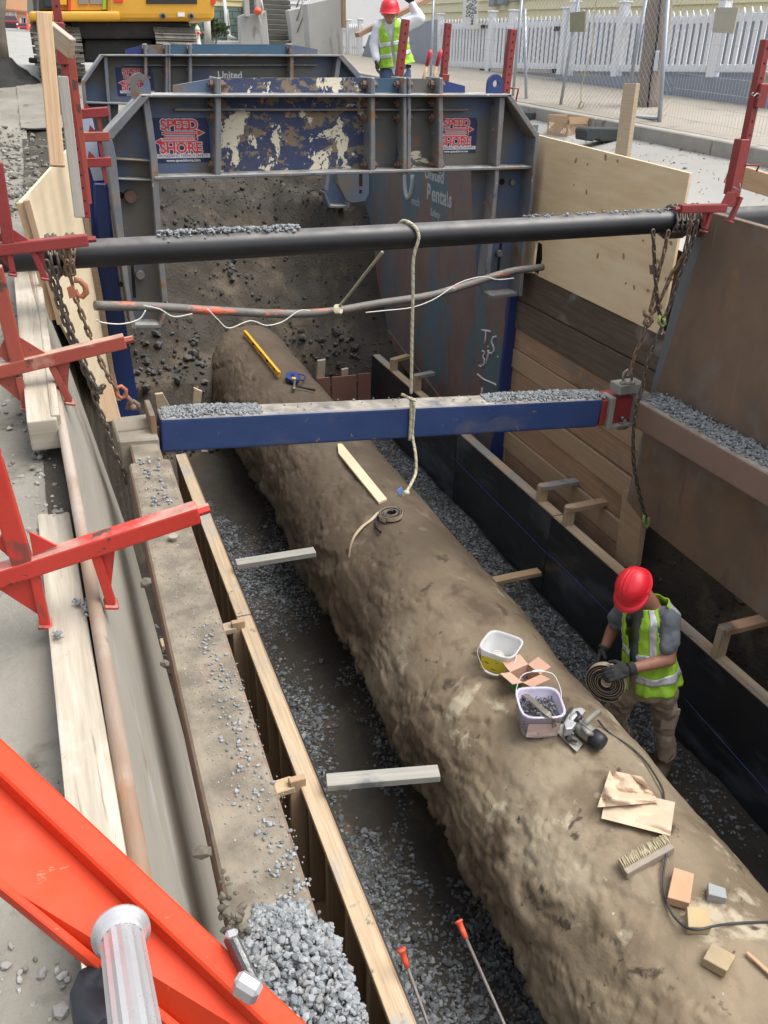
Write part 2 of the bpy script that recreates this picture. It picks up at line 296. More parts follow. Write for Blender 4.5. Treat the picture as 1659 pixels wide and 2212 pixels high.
m_plyr = M('red_brown_form_ply', (.21, .10, .075), (.28, .14, .105), s=3, rough=.6, bump=.15, bs=30, spots=[((.11, .07, .055), 2.5, .6, .1)])
m_steel = M('bare_steel', (.34, .34, .33), (.22, .21, .2), s=9, rough=.4, metal=.7, bump=.15, bs=60)
m_chain = M('chain_steel', (.10, .09, .08), (.17, .14, .11), s=8, rough=.5, metal=.6, bump=.1)
m_chainr = M('rusty_chain_steel', (.15, .095, .06), (.23, .155, .10), s=8, rough=.65, metal=.3, bump=.1)
m_orange = M('orange_fitting_paint', (.42, .13, .06), (.3, .12, .07), s=9, rough=.55, bump=.2)
s_blue = STONE('blue_grey_gravel', [(.15, .165, .175), (.23, .25, .262), (.32, .34, .352), (.25, .25, .24)])
s_dark = STONE('dark_damp_gravel', [(.065, .07, .073), (.105, .113, .118), (.15, .16, .165), (.27, .28, .28)])
s_tan = STONE('field_stone', [(.25, .235, .21), (.33, .32, .30), (.17, .15, .13), (.42, .41, .38)])
s_soil = STONE('soil_clods', [(.02, .017, .013), (.035, .029, .022), (.09, .085, .075), (.045, .038, .03)])
# ================================================================== GROUND
def itp(x, T):
    if x <= T[0][0]: return T[0][1]
    for (a, p), (b, q) in zip(T, T[1:]):
        if x <= b: return p+(q-p)*(x-a)/(b-a)
    return T[-1][1]
def sst(x, a, b): t = min(1, max(0, (x-a)/(b-a))); return t*t*(3-2*t)
LT = [(-10, -.30), (0, -.2), (1.6, -.14), (3.6, .12), (5, .31), (8, .40), (11, .36), (13, .42), (17, .9), (24, 1.25), (60, 2.2), (120, 3.3), (400, 6)]
RT = [(-10, 0), (20, 1.1), (60, 2.4), (120, 3.5), (400, 6)]
def zg(x, y):
    l = itp(y, LT); r = -.10+itp(y, RT)*.8+.04*min(x, 14); k = sst(x, 4.6, 7.0)
    return l*(1-k)+r*k
def zL(x, y):
    k = min(1, max(0, (18-y)/4))*min(1, max(0, (x+4)/3))
    return zg(x, y)+fb(x*1.3, y*1.3, 3)*.05*k+fb(x*6, y*6, 1)*.018*k
def spread(a, b, n, p=2.): return [a+(b-a)*(i/(n-1))**p for i in range(n)]
grid('dirt_ground', lambda x, y: (x, y, zL(x, y)-.02), spread(-.105, -60, 60, 2.2), lin(-2, 18, 200)+spread(18.2, 300, 40, 2.5), m_dirt).data.flip_normals()
grid('road', lambda x, y: (x, y, zg(x, y)+.004+fb(x*2, y*2, 5)*.012), lin(4.2, 6.52, 34), lin(-2, 20, 110)+spread(20.3, 90, 20, 2), m_street)
grid('dirt_ground', lambda x, y: (x, y, zg(x, y)+fb(x*4, y*4, 2)*.02), lin(-.17, 4.2, 44), lin(13.6, 17.5, 40), m_dirt)
grid('road', lambda x, y: (x, y, zg(x, y)+.004), lin(-.17, 4.2, 24), lin(17.3, 18, 4)+spread(18.2, 300, 40, 2.4), m_street)
grid('road', lambda x, y: (x, y, zg(x, y)-.01), lin(4.2, 6.52, 10), lin(19.9, 22, 4)+spread(22.2, 300, 30, 2.4), m_street)
grid('road', lambda x, y: (x, y, zg(x, y)+.012), lin(-60, -.13, 60), lin(17.0, 18, 4)+spread(18.2, 300, 40, 2.4), m_street)
m_walk = M('concrete_sidewalk', (.27, .24, .195), (.33, .30, .25), s=1.2, bump=.2, bs=30, spots=[((.20, .18, .15), 2.4, .58, .1), ((.42, .39, .34), 9, .66, .06)])
grid('sidewalk', lambda x, y: (x, y, zg(x, y)+.125), lin(6.72, 24, 34), lin(-2, 40, 80), m_walk)
# granite kerb, one stone after another
y = 2.
kroot = tag(bpy.data.objects.new('kerb', None), None, None, None, 'structure'); COL.objects.link(kroot); OFF[kroot.name] = Vector((0, 0, 0))
m_kerb = M('granite_kerb', (.26, .245, .215), (.37, .355, .32), s=4, bump=.5, bs=30, spots=[((.14, .13, .11), 3, .6, .1)])
while y < 34:
    Ln = random.uniform(1.6, 2.3); a = Vector((6.62, y, zg(6.6, y)+.03)); b = Vector((6.62, y+Ln-.015, zg(6.6, y+Ln)+.03))
    MB().beam(a, b, .2+random.uniform(-.01, .01), .22).build('kerb_stone', m_kerb, kroot, bevel=.012); y += Ln
# trench: floor, side banks and the end bank the pipe comes out of
EP = [(9.62, -2.75), (9.8, -2.3), (10.05, -2.0), (10.4, -1.85), (10.9, -1.35), (11.25, -.62), (11.5, -.32), (12.2, -.27), (12.6, .0), (13.1, .25), (13.7, .45)]
def zt(x, y):
    base = -2.75+fb(x*1.1, y*1.1, 9)*.05+fb(x*7, y*7, 2)*.015
    e = itp(y+.45*math.sin(x*1.7)*(1 if y > 9 else 0)-.35*sst(x, 1.6, .4)*0, EP)
    e += (fb(x*1.6, y*1.6, 4)*.16+fb(x*6, y*6, 5)*.05)*sst(y, 9.7, 10.3)*(1-sst(y, 12.8, 13.6))
    # a trough over the old pipe where it leaves the bank
    e += .32*math.exp(-((x-2.2)/.8)**2)*sst(y, 10.0, 10.7)*(1-sst(y, 11, 11.8))
    z = base if y < 9.6 else max(base, e) if y < 10 else e
    if x > 3.68: z = max(z, -2.74+.95*sst(x, 3.86, 4.24)+fb(x*4, y*4, 7)*.09+fb(x*14, y*14, 3)*.03)
    if x > 4.26: z = max(z, z+(zg(x, y)-z)*sst(x, 4.26, 4.42))
    xe = itp(y, [(1, -.03), (4, -.085), (5, -.11), (6.7, .12), (7.6, .36), (9, .42), (12, .5)])+(.05*fb(0, y*3, 1) if y > 6.7 else 0)
    if y < 13: z = z+(zL(min(x, -.17), y)-.015-z)*(1-sst(x, xe, xe+.05))
    return z
grid('trench_floor', lambda x, y: (x, y, zt(x, y)), [-.17, -.145, -.12, -.10, -.08, -.06, -.03]+lin(0.0, 4.24, 86)+[4.3, 4.36, 4.44, 4.55], lin(-2.6, 13.9, 250), m_soil)
# near end bank behind the camera
MB().box((2.1, -2.7, -1.5), (5, .3, 3)).build('trench_end_bank', m_soil, kind='structure')
# ================================================================== OLD PIPE
PX, PZ, PR = 2.14, -2.2, .58
def pipe_pt(th, y):
    """th in degrees from the crown, negative to the left"""
    a = math.radians(th); left = sst(-th, 50, 92)
    r = PR+.01+fb(y*.8, th*.012, 1)*.026+fb(y*2.2, th*.018, 2)*.010+fb(y*7, th*.08, 3, 3)*.003
    f1 = fb(y*1.3+th*.010, th*.022, 8, 5); f2 = fb(y*2.6-th*.02, th*.04, 18, 5); k = sst(-th, -20, 30)
    r += (.010*sst(f1, .10, .13)+.006*sst(f2, .12, .14)+.008*sst(f1, .30, .33))*(.35+.65*k)               # thin flaking layers
    r -= .012*sst(abs(fb(y*1.7+th*.03, th*.03, 50, 3)), .03, 0)*k                                       # seams between them
    r += left*(fb(y*2.4, th*.03, 6, 4)*.024+abs(fb(y*4.5, th*.05, 9, 3))*.018)+fb(y*18, th*.3, 3, 2)*.002
    edge = 100+15*fb(y*1.5, 0, 31)+12*fb(y*5, 0, 7)+8*fb(y*14, 0, 9); r += .03*sst(-th, edge-14, edge); r -= .25*sst(-th, edge, edge+4)
    r += .05*fb(y*7, th*.1, 40)*sst(-th, edge, edge+5)
    r += .03*fb(y*.5, 4, 4)*sst(th, 20, 100)
    r += .02*math.exp(-((y-2.85)/.35)**2)*math.exp(-((th+35)/25)**2)
    return (PX+math.sin(a)*r, y, PZ+math.cos(a)*r)
def pipe_top(x, y):
    th = math.degrees(math.asin(max(-1, min(1, (x-PX)/PR)))); return Vector(pipe_pt(th, y))
ys = []; yy = -1.5
while yy < 11.6: ys.append(yy); yy += .012 if .8 < yy < 3.6 else .022 if yy < 6 else .04
pipe = thing('buried_pipe', 'huge old clay-crusted pipe lying along the bottom of the trench', 'pipe', (PX, 4, -2.75))
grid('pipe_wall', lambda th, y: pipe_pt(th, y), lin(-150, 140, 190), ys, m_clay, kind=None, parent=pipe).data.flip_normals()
# ================================================================== GRAVEL ON THE TRENCH FLOOR
P = []; sz = []
for x0, x1, y0, y1, n in ((.9, 1.75, .2, 3.4, 15000), (.9, 1.75, 3.4, 8, 13000), (2.5, 3.6, 3.3, 9.5, 26000), (2.6, 3.6, .4, 3.3, 5000), (.25, .8, .5, 6, 1500)):
    k = 0
    while k < n:
        x = random.uniform(x0, x1); y = random.uniform(y0, y1); t = fb(x*1.5, y*.7, 21)
        dens = .5+1.6*t
        if x < 1.75: dens += 1.1-1.6*sst(x, 1.04, 1.46)+.7*sst(-x, -1.75, -1.6)*0
        if x > 2.5: dens += (.9 if y > 4 else -.15)-1.4*sst(2.7-x, -.05, .2)
        k += 1
        if random.random() > dens: continue
        s_ = random.uniform(.013, .036)*(1 if random.random() < .96 else 1.7)
        P.append((x, y, zt(x, y)+s_*.12+max(0, t)*.01)); sz.append(s_)
stones('floor_gravel', P, sz, s_dark, label='dark crushed gravel spread over the trench floor on both sides of the pipe', cat='gravel')
P = []; sz = []
for k in range(6000):                                   # stones and clods in the end bank and side bank
    if k % 3: x = random.uniform(.3, 4.1); y = random.uniform(9.6, 13)
    else: x = random.uniform(3.66, 4.24); y = random.uniform(.5, 7.8)
    s_ = .010+.05*random.random()**5+(.10 if random.random() < .004 else 0)
    P.append((x, y, zt(x, y)+s_*.1)); sz.append(s_)
stones('bank_stones', P, sz, s_soil, flat=.8, jag=.25, label='stones and clods in the dark earth bank at the far end of the trench', cat='stones')
P = [(x, y, zt(x, y)+.03) for x, y in [(random.gauss(1.9, .25), random.uniform(10.9, 11.25)) for _ in range(60)]+[(random.uniform(2.7, 3.6), random.uniform(9.75, 10.5)) for _ in range(120)]+[(random.uniform(.6, 1.5), random.uniform(9.2, 10.3)) for _ in range(130)]]
stones('bank_rubble', P, rng.uniform(.03, .07, len(P))+rng.uniform(0, 1, len(P))**6*.09, STONE('grey_rubble', [(.06, .06, .056), (.11, .11, .10), (.045, .04, .037)]), flat=.8, jag=.25, label='grey rubble rolled to the foot of the far earth bank', cat='rubble')
P = []; sz = []
for k in range(5000):
    x = -.12-random.random()**1.5*2.2; y = random.uniform(.2, 9)
    if fb(x*1.5, y*1.0, 2) < (-.0 if 2.2 < y < 5 else .22)-(.2 if 2.4 < y < 4.2 else 0): continue
    s_ = random.uniform(.008, .03)+(.05*random.random() if random.random() < .04 else 0); P.append((x, y, zL(x, y)-.02+s_*.15)); sz.append(s_)
stones('ground_pebbles', P, sz, s_tan, flat=.7, jag=.2, label='pebbles and crushed stone scattered on the dirt left of the trench', cat='pebbles')
P = []; sz = []
for k in range(1100): x = 6.5-random.random()**2*2.3; y = random.uniform(2, 13); s_ = random.uniform(.006, .02)+(.02 if random.random() < .05 else 0); P.append((x, y, zg(x, y)+.01)); sz.append(s_)
stones('road_crumbs', P, sz, STONE('asphalt_crumbs', [(.07, .07, .065), (.2, .19, .18), (.3, .3, .28)]), label='dark crumbs of asphalt strewn over the road beyond the plywood', cat='rubble')
for (px, py, s_, lb) in ((55, 905+30, .17, 'large pale cobble beside the far timber'), (20, 880+30, .10, 'small grey cobble at the left edge of the picture'), (58, 1005+20, .075, 'rounded grey stone lying in pebbles short of the far timber')):
    p = at(px, py, Z=-.13); stones('cobble', [tuple(p)], [s_], s_tan, flat=.8, jag=.12, label=lb, cat='stone', kind=None)
# ================================================================== SHORING ARCHES
def arch(Y, mp, label, pk, pk2, legs=True):
    def A(x, y, dy=0): q = mp(x, y); p = at(q[0], q[1], Y=Y); return Vector((p.x, Y+dy, p.z))
    def pol(pts, d0, d1): return MB().poly([A(x, y, d0) for x, y in pts], (0, d1-d0, 0))
    r = thing('trench_arch_brace', label, 'steel brace', A(690, 700), 'steel arch braces spanning the trench')
    def web(nm, pts, mt, d0=.09): return pol(pts, d0, d0+.03).build(nm, mt, r)
    web('web_plate', [(236, 296), (310, 205), (474, 204), (474, 378), (338, 384), (358, 645), (352, 702), (286, 704), (258, 560), (243, 398)], m_archb)
    web('web_plate', [(474, 204), (799, 204), (799, 371), (474, 378)], pk)
    web('web_plate', [(799, 204), (873, 204), (873, 368), (799, 371)], m_archd)
    web('web_plate', [(873, 204), (946, 204), (946, 366), (873, 368)], pk2)
    web('web_plate', [(946, 204), (1085, 205), (1148, 296), (1140, 398), (1117, 590), (1115, 634), (1054, 641), (1040, 600), (1030, 364), (946, 366)], m_archb)
    for pts, mt in (([(376, 185), (455, 171), (474, 171), (474, 201), (376, 201)], m_archb), ([(474, 169), (799, 168), (799, 201), (474, 201)], pk if pk is m_peel else m_teal), ([(799, 170), (873, 170), (873, 201), (799, 201)], m_teal), ([(873, 170), (946, 170), (946, 201), (873, 201)], pk2 if pk is m_peel else m_archb), ([(946, 170), (1008, 186), (1008, 201), (946, 201)], m_bluep)):
        web('upper_web', pts, mt, .03)
    def fl(nm, pts, d0=-.09, d1=.2, mt=m_flange, bv=.004): return pol(pts, d0, d1).build(nm, mt, r, bevel=bv)
    fl('top_flange', [(303, 203), (1092, 202), (1093, 208), (300, 209)], -.1, .22)
    fl('bottom_flange', [(330, 379), (1146, 356), (1147, 362), (331, 386)], -.08, .2)
    fl('mid_stiffener', [(378, 235), (800, 236), (1015, 236), (1015, 240), (800, 240), (378, 240)], .02, .09)
    fl('outer_flange', [(303, 203), (318, 209), (240, 299), (222, 291)], -.1, .2)
    fl('outer_flange', [(222, 291), (240, 299), (248, 335), (266, 512), (277, 620), (291, 703), (281, 703), (265, 600), (252, 512), (228, 332)], -.1, .2)
    fl('outer_flange', [(1081, 205), (1091, 202), (1152, 288), (1144, 296)], -.1, .2)
    fl('outer_flange', [(1152, 288), (1144, 296), (1131, 447), (1117, 533), (1110, 634), (1117, 634), (1124, 533), (1138, 447)], -.1, .2)
    fl('inner_flange', [(305, 209), (319, 209), (337, 332), (346, 512), (360, 645), (349, 650), (335, 512), (322, 332)], -.07, .09)
    fl('inner_flange', [(1071, 209), (1083, 209), (1068, 398), (1050, 606), (1040, 600), (1060, 398)], -.07, .09)
    fl('leg_stiffener', [(243, 341), (325, 345), (326, 349), (243, 345)], -.02, .09); fl('leg_stiffener', [(247, 384), (331, 387), (331, 391), (247, 388)], -.02, .09)
    fl('leg_stiffener', [(1064, 360), (1141, 362), (1141, 366), (1064, 364)], -.02, .09)
    fl('leg_foot', [(288, 696), (340, 696), (360, 650), (363, 653), (345, 704), (288, 704)], -.07, .12)
    fl('leg_foot', [(1054, 634), (1115, 628), (1115, 635), (1054, 642)], -.07, .12)
    for x, w_ in ((468, 6.5), (799, 5.5), (868, 4.3), (877, 4.3), (945, 5.5)):
        fl('splice_plate', [(x-w_+1, 166), (x+w_-1, 168), (x+w_, 374), (x-w_, 376)], -.07, .2, bv=.006)
    for x in (469, 799, 873, 945):
        for y in (183, 222, 255, 357):
            for s_ in (-1, 1):
                if x == 873: xo = 12
                else: xo = 9
                p = A(x+s_*xo*.75, y, .02); b_ = MB(); q = p+Vector((s_*.028, 0, 0))
                b_.cyl(p-Vector((s_*.01, 0, 0)), q, .032, n=6, sm=False); b_.cyl(q, q+Vector((s_*.015, 0, 0)), .015, n=8)
                b_.build('bolt', m_bolt, r)
    for (x, y, h) in ((303, 210, 46), (1071, 206, 42)) if pk is m_peel else ():    # lifting lugs with a real eye
        c = A(x, y-h+17); R_ = .068; hole = .026; o_ = A(x, y); N_ = 18; vs = []; fs = []
        ring = [(math.cos(2*math.pi*k/N_), math.sin(2*math.pi*k/N_)) for k in range(N_)]
        b_ = MB()
        for d in (.0, .035):
            for cx_, cz_ in ring: vs.append(Vector((c.x+hole*cx_, Y+d, c.z+hole*cz_)))
            for cx_, cz_ in ring:
                if cz_ >= 0: vs.append(Vector((c.x+R_*cx_, Y+d, c.z+R_*cz_)))
                else: k_ = max(abs(cx_), abs(cz_)); vs.append(Vector((c.x+R_*max(-1, min(1, cx_*1.6)), Y+d, c.z+(o_.z-.01-c.z)*min(1, -cz_*1.6))))
        for k in range(N_):
            k2 = (k+1) % N_
            fs += [(k, k2, N_+k2, N_+k), (2*N_+k, 3*N_+k, 3*N_+k2, 2*N_+k2), (k, 2*N_+k, 2*N_+k2, k2), (N_+k, N_+k2, 3*N_+k2, 3*N_+k)]
        b_.add(vs, fs).build('lifting_lug', m_archb if x < 500 else m_bluep, r)
    pins = [(284, 427, .047, m_bolt, .05), (305, 597, .035, m_steel, .05), (1116, 396, .026, m_steel, .03), (1085, 550, .03, m_steel, .05)]
    for x, y, rr, mt, d in pins: p = A(x, y, .09); MB().cyl(p, p-Vector((0, d, 0)), rr, n=16).build('pin', mt, r, bevel=.003)
    for x, y, rr in ((263, 426, .025), (1095, 396, .026), (263, 620, .02)): p = A(x, y, .0895); MB().cyl(p+Vector((0, .003, 0)), p-Vector((0, .002, 0)), rr, n=16).build('pin_hole', m_dark, r)
    for pts in ([(284, 560), (290, 560), (297, 648), (290, 650)], [(1090, 530), (1095, 530), (1088, 592), (1083, 592)]):
        pol(pts, .086, .0885).build('slot', m_dark, r)
    return r, A
m_peel2 = M('flaking_brown_paint', (.10, .10, .09), (.13, .12, .10), s=2, rough=.6, bump=.25, bs=40, spots=[((.66, .60, .44), 2.6, .60, .01, (1, 1, 1.3)), ((.22, .11, .05), 5, .6, .05), ((.03, .05, .11), 4, .62, .03)])
m_navy = M('decal_navy', (.012, .02, .085), (.02, .03, .10), s=6, rough=.45, bump=0, spots=[((.10, .085, .06), 9, .66, .03)])
m_dred = M('decal_red', (.62, .03, .05), (.66, .05, .06), s=10, rough=.45, bump=0, spots=[((.25, .08, .07), 12, .68, .03)])
m_dwht = M('decal_white', (.68, .68, .67), (.6, .6, .58), s=10, rough=.5, bump=0, spots=[((.3, .28, .24), 10, .66, .05)])
def decal(root, c, Wd, Y):
    """c: centre on the web; built as print sheets a few tenths of a millimetre apart"""
    k = Wd/.44; r = MB().poly([c+Vector((x*k, 0, z*k)) for x, z in ((-.22, .155), (.2, .155), (.22, .10), (.22, -.155), (-.22, -.155))], (0, .002, 0)).build('decal', m_navy, root)
    OFFS = OFF[r.name]
    def T(s, x, z, size, mt, bold=0, sx=1., lay=1):
        o = text('lettering', s, mt, r, frame(c+Vector((x*k, -.0008*lay, z*k)), (1, 0, 0), (0, 0, 1)), size*k, bold, sx, ext=.0002)
    for s, z in (('SPEED', .105), ('SHORE', -.055)):
        T(s, 0, z, .10, m_dwht, .0075*k, 1.02, 1); T(s, 0, z, .10, m_dred, .0028*k, 1.02, 2)
    for (mt, g, lay) in ((m_dwht, .004, 1), (m_dred, 0, 2)):
        b_ = MB(); y0 = -.0008*lay
        def R(x0, z0, x1, z1): b_.poly([c+Vector((x*k, y0, z*k)) for x, z in ((x0-g, z0-g), (x1+g, z0-g), (x1+g, z1+g), (x0-g, z1+g))], (0, .0004, 0))
        def tr(p): b_.poly([c+Vector((x*k, y0-.0003, z*k)) for x, z in p], (0, .0004, 0))
        R(-.12, .048, .135, .058); R(-.13, .026, .12, .034); R(-.13, .006, .13, .014); R(-.15, -.014, .12, -.004)
        R(-.13, .026, -.122, .056); R(.114, .006, .122, .034)
        if lay == 2: tr([(.13, .03), (.18, .053), (.13, .076)]); tr([(-.14, -.032), (-.19, -.009), (-.14, .014)])
        else: tr([(.125, .022), (.19, .053), (.125, .084)]); tr([(-.135, -.04), (-.20, -.009), (-.135, .022)])
        b_.build('arrow_emblem', mt, r)
    MB().poly([c+Vector((x*k, -.0008, z*k)) for x, z in ((-.19, -.092), (.215, -.092), (.215, -.122), (-.19, -.122))], (0, .0004, 0)).build('white_strip', m_dwht, r)
    T('PIONEERING TRENCH SAFETY', .012, -.107, .028, m_navy, 0, .98, 2); T('www.speedshore.com', .01, -.139, .027, m_dwht, .0006, 1.05, 1)
    return r
YA = 6.7
m_teal = M('dark_teal_blue_steel', (.035, .085, .14), (.05, .11, .17), s=3, rough=.45, bump=.12, spots=[((.14, .08, .05), 8, .66, .03), ((.10, .10, .10), 2, .6, .1)])
ar1, A1 = arch(YA, lambda x, y: (x, y), 'nearer blue steel arch with cream paint peeling off its middle and two red decals', m_peel, m_peel2)
for px, py, wd in ((394, 306, .43), (995, 295, .38)): decal(ar1, A1(px, py, .0875), wd, YA)
YB = 11.3
ar2, A2 = arch(YB, lambda x, y: (785-(x-228)*.6576, 94+(y-166)*.6576), 'farther steel arch brace standing behind the peeling one, below the excavator', m_archd, m_archd)
for ppx, wd in ((294, .43),):
    p = at(ppx, 178, Y=YB); decal(ar2, Vector((p.x, YB+.0875, p.z)), wd, YB)
p = at(500, 163, Y=YB); text('lettering', 'United', m_dwht, ar2, frame(Vector((p.x, YB+.087, p.z)), (1, 0, 0), (0, 0, 1)), .11, .002, ext=.0005)
# ------------------------------------------------------------------ slide-rail posts
def flat(name, pts, Y, d, mt, parent=None, bevel=.004, **k): return MB().poly([at(x, y, Y=Y) for x, y in pts], (0, d, 0)).build(name, mt, parent, bevel=bevel, **k)
def side(name, pts, X, d, mt, parent=None, bevel=.0, **k): return MB().poly([at(x, y, X=X) for x, y in pts], (d, 0, 0)).build(name, mt, parent, bevel=bevel, **k)
G = 'blue slide-rail posts at the feet of the arch'
r = thing('shoring_post', 'blue steel post rising at the left foot of the near arch', 'post', at(250, 870, Y=6.95), G)
flat('rail', [(176, 250), (196, 245), (226, 332), (240, 470), (262, 640), (299, 866), (312, 960), (262, 960), (247, 866), (205, 560), (190, 400)], 6.98, .1, m_bluep, r)
flat('socket', [(202, 395), (230, 397), (240, 480), (240, 520), (212, 515), (205, 470)], 6.9, .1, m_bluep, r, bevel=.01)
r = thing('shoring_post', 'blue steel post rising at the right foot of the near arch, beside the plywood', 'post', at(1095, 990, Y=6.95), G)
flat('rail', [(1140, 360), (1163, 365), (1161, 425), (1134, 664), (1109, 844), (1086, 1000), (1060, 1000), (1080, 844), (1100, 664), (1125, 425)], 6.885, .05, m_bluep, r)
flat('socket', [(1149, 360), (1170, 365), (1166, 430), (1145, 428)], 6.9, .1, m_bluep, r, bevel=.01)
flat('lumber_strip', [(158, 332), (170, 332), (196, 500), (222, 640), (246, 800), (262, 866), (250, 866), (228, 760), (205, 640), (180, 470)], 6.85, .04, m_wood, label='yellowish lumber strip standing along the left blue post', cat='lumber')
flat('lumber_strip', [(1134, 640), (1140, 640), (1117, 844), (1098, 1000), (1088, 1000), (1108, 844)], 6.85, .05, m_woodp, label='lumber strip standing between the right blue post and the planks', cat='lumber')
# hidden foot of the farther arch: blue leg hanging at the upper left corner of the lettered sheet
flat('shoring_panel_bracket', [(827, 372), (866, 372), (868, 400), (866, 425), (850, 438), (758, 440), (746, 432), (727, 400), (727, 372)], 9.6, .12, m_archb, bevel=.01, label='blue steel bracket hanging behind the near arch at the corner of the lettered steel sheet', cat='steel bracket') if 0 else None
r = thing('shoring_bracket', 'blue slotted steel bracket under the near arch at the lettered sheet', 'steel bracket', at(760, 440, Y=9.8))
flat('plate', [(727, 360), (797, 360), (797, 420), (790, 436), (762, 440), (747, 433), (729, 398)], 9.8, .1, m_archb, r, bevel=.01)
flat('slot', [(776, 372), (783, 372), (783, 402), (776, 402)], 9.797, .002, m_dark, r, bevel=0); flat('slot', [(776, 410), (782, 410), (782, 417), (776, 417)], 9.797, .002, m_dark, r, bevel=0)
# ------------------------------------------------------------------ lettered steel sheet, right wall
XT = 4.05
r = thing('steel_sheet_pile', 'rusty teal-painted steel trench sheet with worn white lettering and chalked T.S. marks', 'steel sheet', at(980, 900, X=XT))
side('sheet', [(778, 355), (1150, 270), (1112, 640), (1093, 835), (1075, 1010), (985, 925), (800, 712), (781, 645)], XT, .06, m_ts, r)
side('bottom_edge', [(778, 640), (790, 652), (985, 905), (1078, 1000), (1076, 1015), (985, 925), (800, 712), (781, 660)], XT-.02, .019, m_steel_r, r)
def side_text(s, px, py, hpx, mt, root, X, bold=0, sx=1., vx=None, body='lettering', tilt=0):
    p = at(px, py, X=X-.002); q = at(px, py-hpx, X=X-.002); h = (q-p).length
    y_ = Vector((0, math.sin(tilt), math.cos(tilt))); x_ = Vector((0, -math.cos(tilt), math.sin(tilt)))
    return text(body, s, mt, root, frame(p, x_, y_), h*1.35, bold, sx, ext=.0005)
m_let = M('worn_white_lettering', (.34, .38, .37), (.42, .45, .43), s=5, rough=.7, bump=0, spots=[((.15, .13, .12), 5, .60, .05)])
side_text('United', 938, 378, 30, m_let, r, XT, .006); side_text('Rentals', 948, 424, 36, m_let, r, XT, .006, 1.0)
side_text('Trench', 893, 434, 19, m_let, r, XT, .002); side_text('Safety', 940, 462, 17, m_let, r, XT, .002)
b_ = MB(); c = at(884, 378, X=XT-.004)
b_.tube([c+Vector((0, -.20*math.cos(a)*(.6), .26*math.sin(a))) for a in lin(math.pi*.98, math.pi*2.02, 20)], .032, n=6, flat=1); b_.build('round_emblem', m_let, r)
m_chalk = M('white_paint_stick', (.72, .72, .70), rough=.8, bump=0)
def stroke(root, pts, X=None, Y=None, r_=.011, mt=None, nm='chalk_mark'):
    P = [at(x, y, X=X) if X is not None else at(x, y, Y=Y) for x, y in pts]; return MB().tube(P, r_, n=5).build(nm, mt or m_chalk, root)
for pts in ([(1041, 713), (1050, 714), (1060, 716)], [(1050, 715), (1049, 730), (1047, 742)], [(1054, 748), (1055, 750)], [(1072, 727), (1066, 728), (1062, 738), (1066, 748), (1068, 756), (1062, 764), (1055, 762), (1054, 756)], [(1075, 770), (1076, 772)], [(1042, 758), (1048, 760), (1043, 770), (1047, 776), (1046, 786), (1040, 792), (1035, 790)], [(1056, 756), (1054, 770), (1050, 786)], [(1031, 808), (1046, 820), (1070, 830), (1072, 834)], [(1042, 838), (1040, 854)]):
    stroke(r, pts, X=XT-.004)
# ------------------------------------------------------------------ lagging planks between post and near plate
XL = 4.02
r = thing('plank_lagging', 'wall of rough horizontal planks under the plywood, its two top boards dark and stained', 'plank wall', at(1250, 1000, X=XL))
z = at(1140, 600, X=XL).z; ya, yb = 7.1, 4.45; i = 0
yy1 = at(1426, 724, X=XL); sl_ = (at(1426, 724, X=XL).z-at(1152, 590, X=XL).z)/(at(1426, 724, X=XL).y-at(1152, 590, X=XL).y)
zc = at(1152, 590, X=XL).z; y0_ = at(1152, 590, X=XL).y; z = zc
hs_ = [.30, .27, .2, .2, .22, .2, .23, .21, .2]
for i, h in enumerate(hs_):
    z -= h/2; dx = random.uniform(-.012, .012)
    yn = yb-.1 if i < 5 else 4.75+random.uniform(-.05, .1)
    MB().beam((XL+.03+dx, ya, z+(ya-y0_)*sl_*.5), (XL+.03+dx, yn, z+(yn-y0_)*sl_*.5+random.uniform(-.01, .01)), .05, h-.008, up=(0, 0, 1)).build('plank', m_lagd if i < 2 else (m_lag, m_woodp, m_lag, m_woodp)[i % 4], r, bevel=.005)
    z -= h/2
side('plywood_sheet', [(1140, 292), (1155, 290), (1490, 374), (1426, 724), (1162, 596), (1171, 560), (1171, 528), (1158, 520), (1150, 590), (1125, 590)], 3.99, .022, m_ply, label='big clean knotty plywood sheet on the right wall with the thin conduit through its slot', cat='plywood sheet', bevel=.001)
ply = bpy.data.objects['plywood_sheet']; m_knot = M('knot', (.30, .17, .09), (.42, .26, .14), s=30, bump=0)
def knots(par, L, X=None, Y=None):
    for x, y, a in L:
        p = at(x, y, X=X) if X else at(x, y, Y=Y); R_ = frame(p, (0, 1, 0) if X else (1, 0, 0), (0, 0, 1)); b_ = MB()
        b_.lathe([(.0005, 0), (a*.8, .0006), (a*1.5, .0008)], R_@Matrix.Rotation(random.random()*3, 4, 'Z')@Matrix.Diagonal((1, .6, -1 if X else 1, 1)), 9); b_.build('knot', m_knot, par)
knots(ply, [(1244, 347, .016), (1308, 340, .018), (1334, 348, .011), (1269, 355, .01), (1267, 415, .015), (1302, 456, .014), (1337, 460, .015), (1226, 480, .012), (1290, 492, .009), (1366, 492, .012), (1291, 553, .017), (1347, 554, .017), (1422, 565, .015), (1449, 603, .016), (1389, 520, .01), (1449, 525, .014), (1438, 602, .01), (1370, 621, .014), (1400, 628, .014), (1428, 662, .015), (1352, 612, .009), (1240, 400, .008), (1500-25, 640, .012)], X=3.989)
r = thing('steel_trench_plate', 'tall brown steel trench plate at the right edge behind the gravel-topped waler', 'steel plate', at(1600, 1300, X=3.74))
pt_ = [at(x, y, X=3.74) for x, y in ((1386, 1125), (1352, 1080), (1384, 945), (1418, 835), (1535, 458))]; b2_ = at(1659, 1344, X=3.74); t2_ = at(1659, 493, X=3.74)
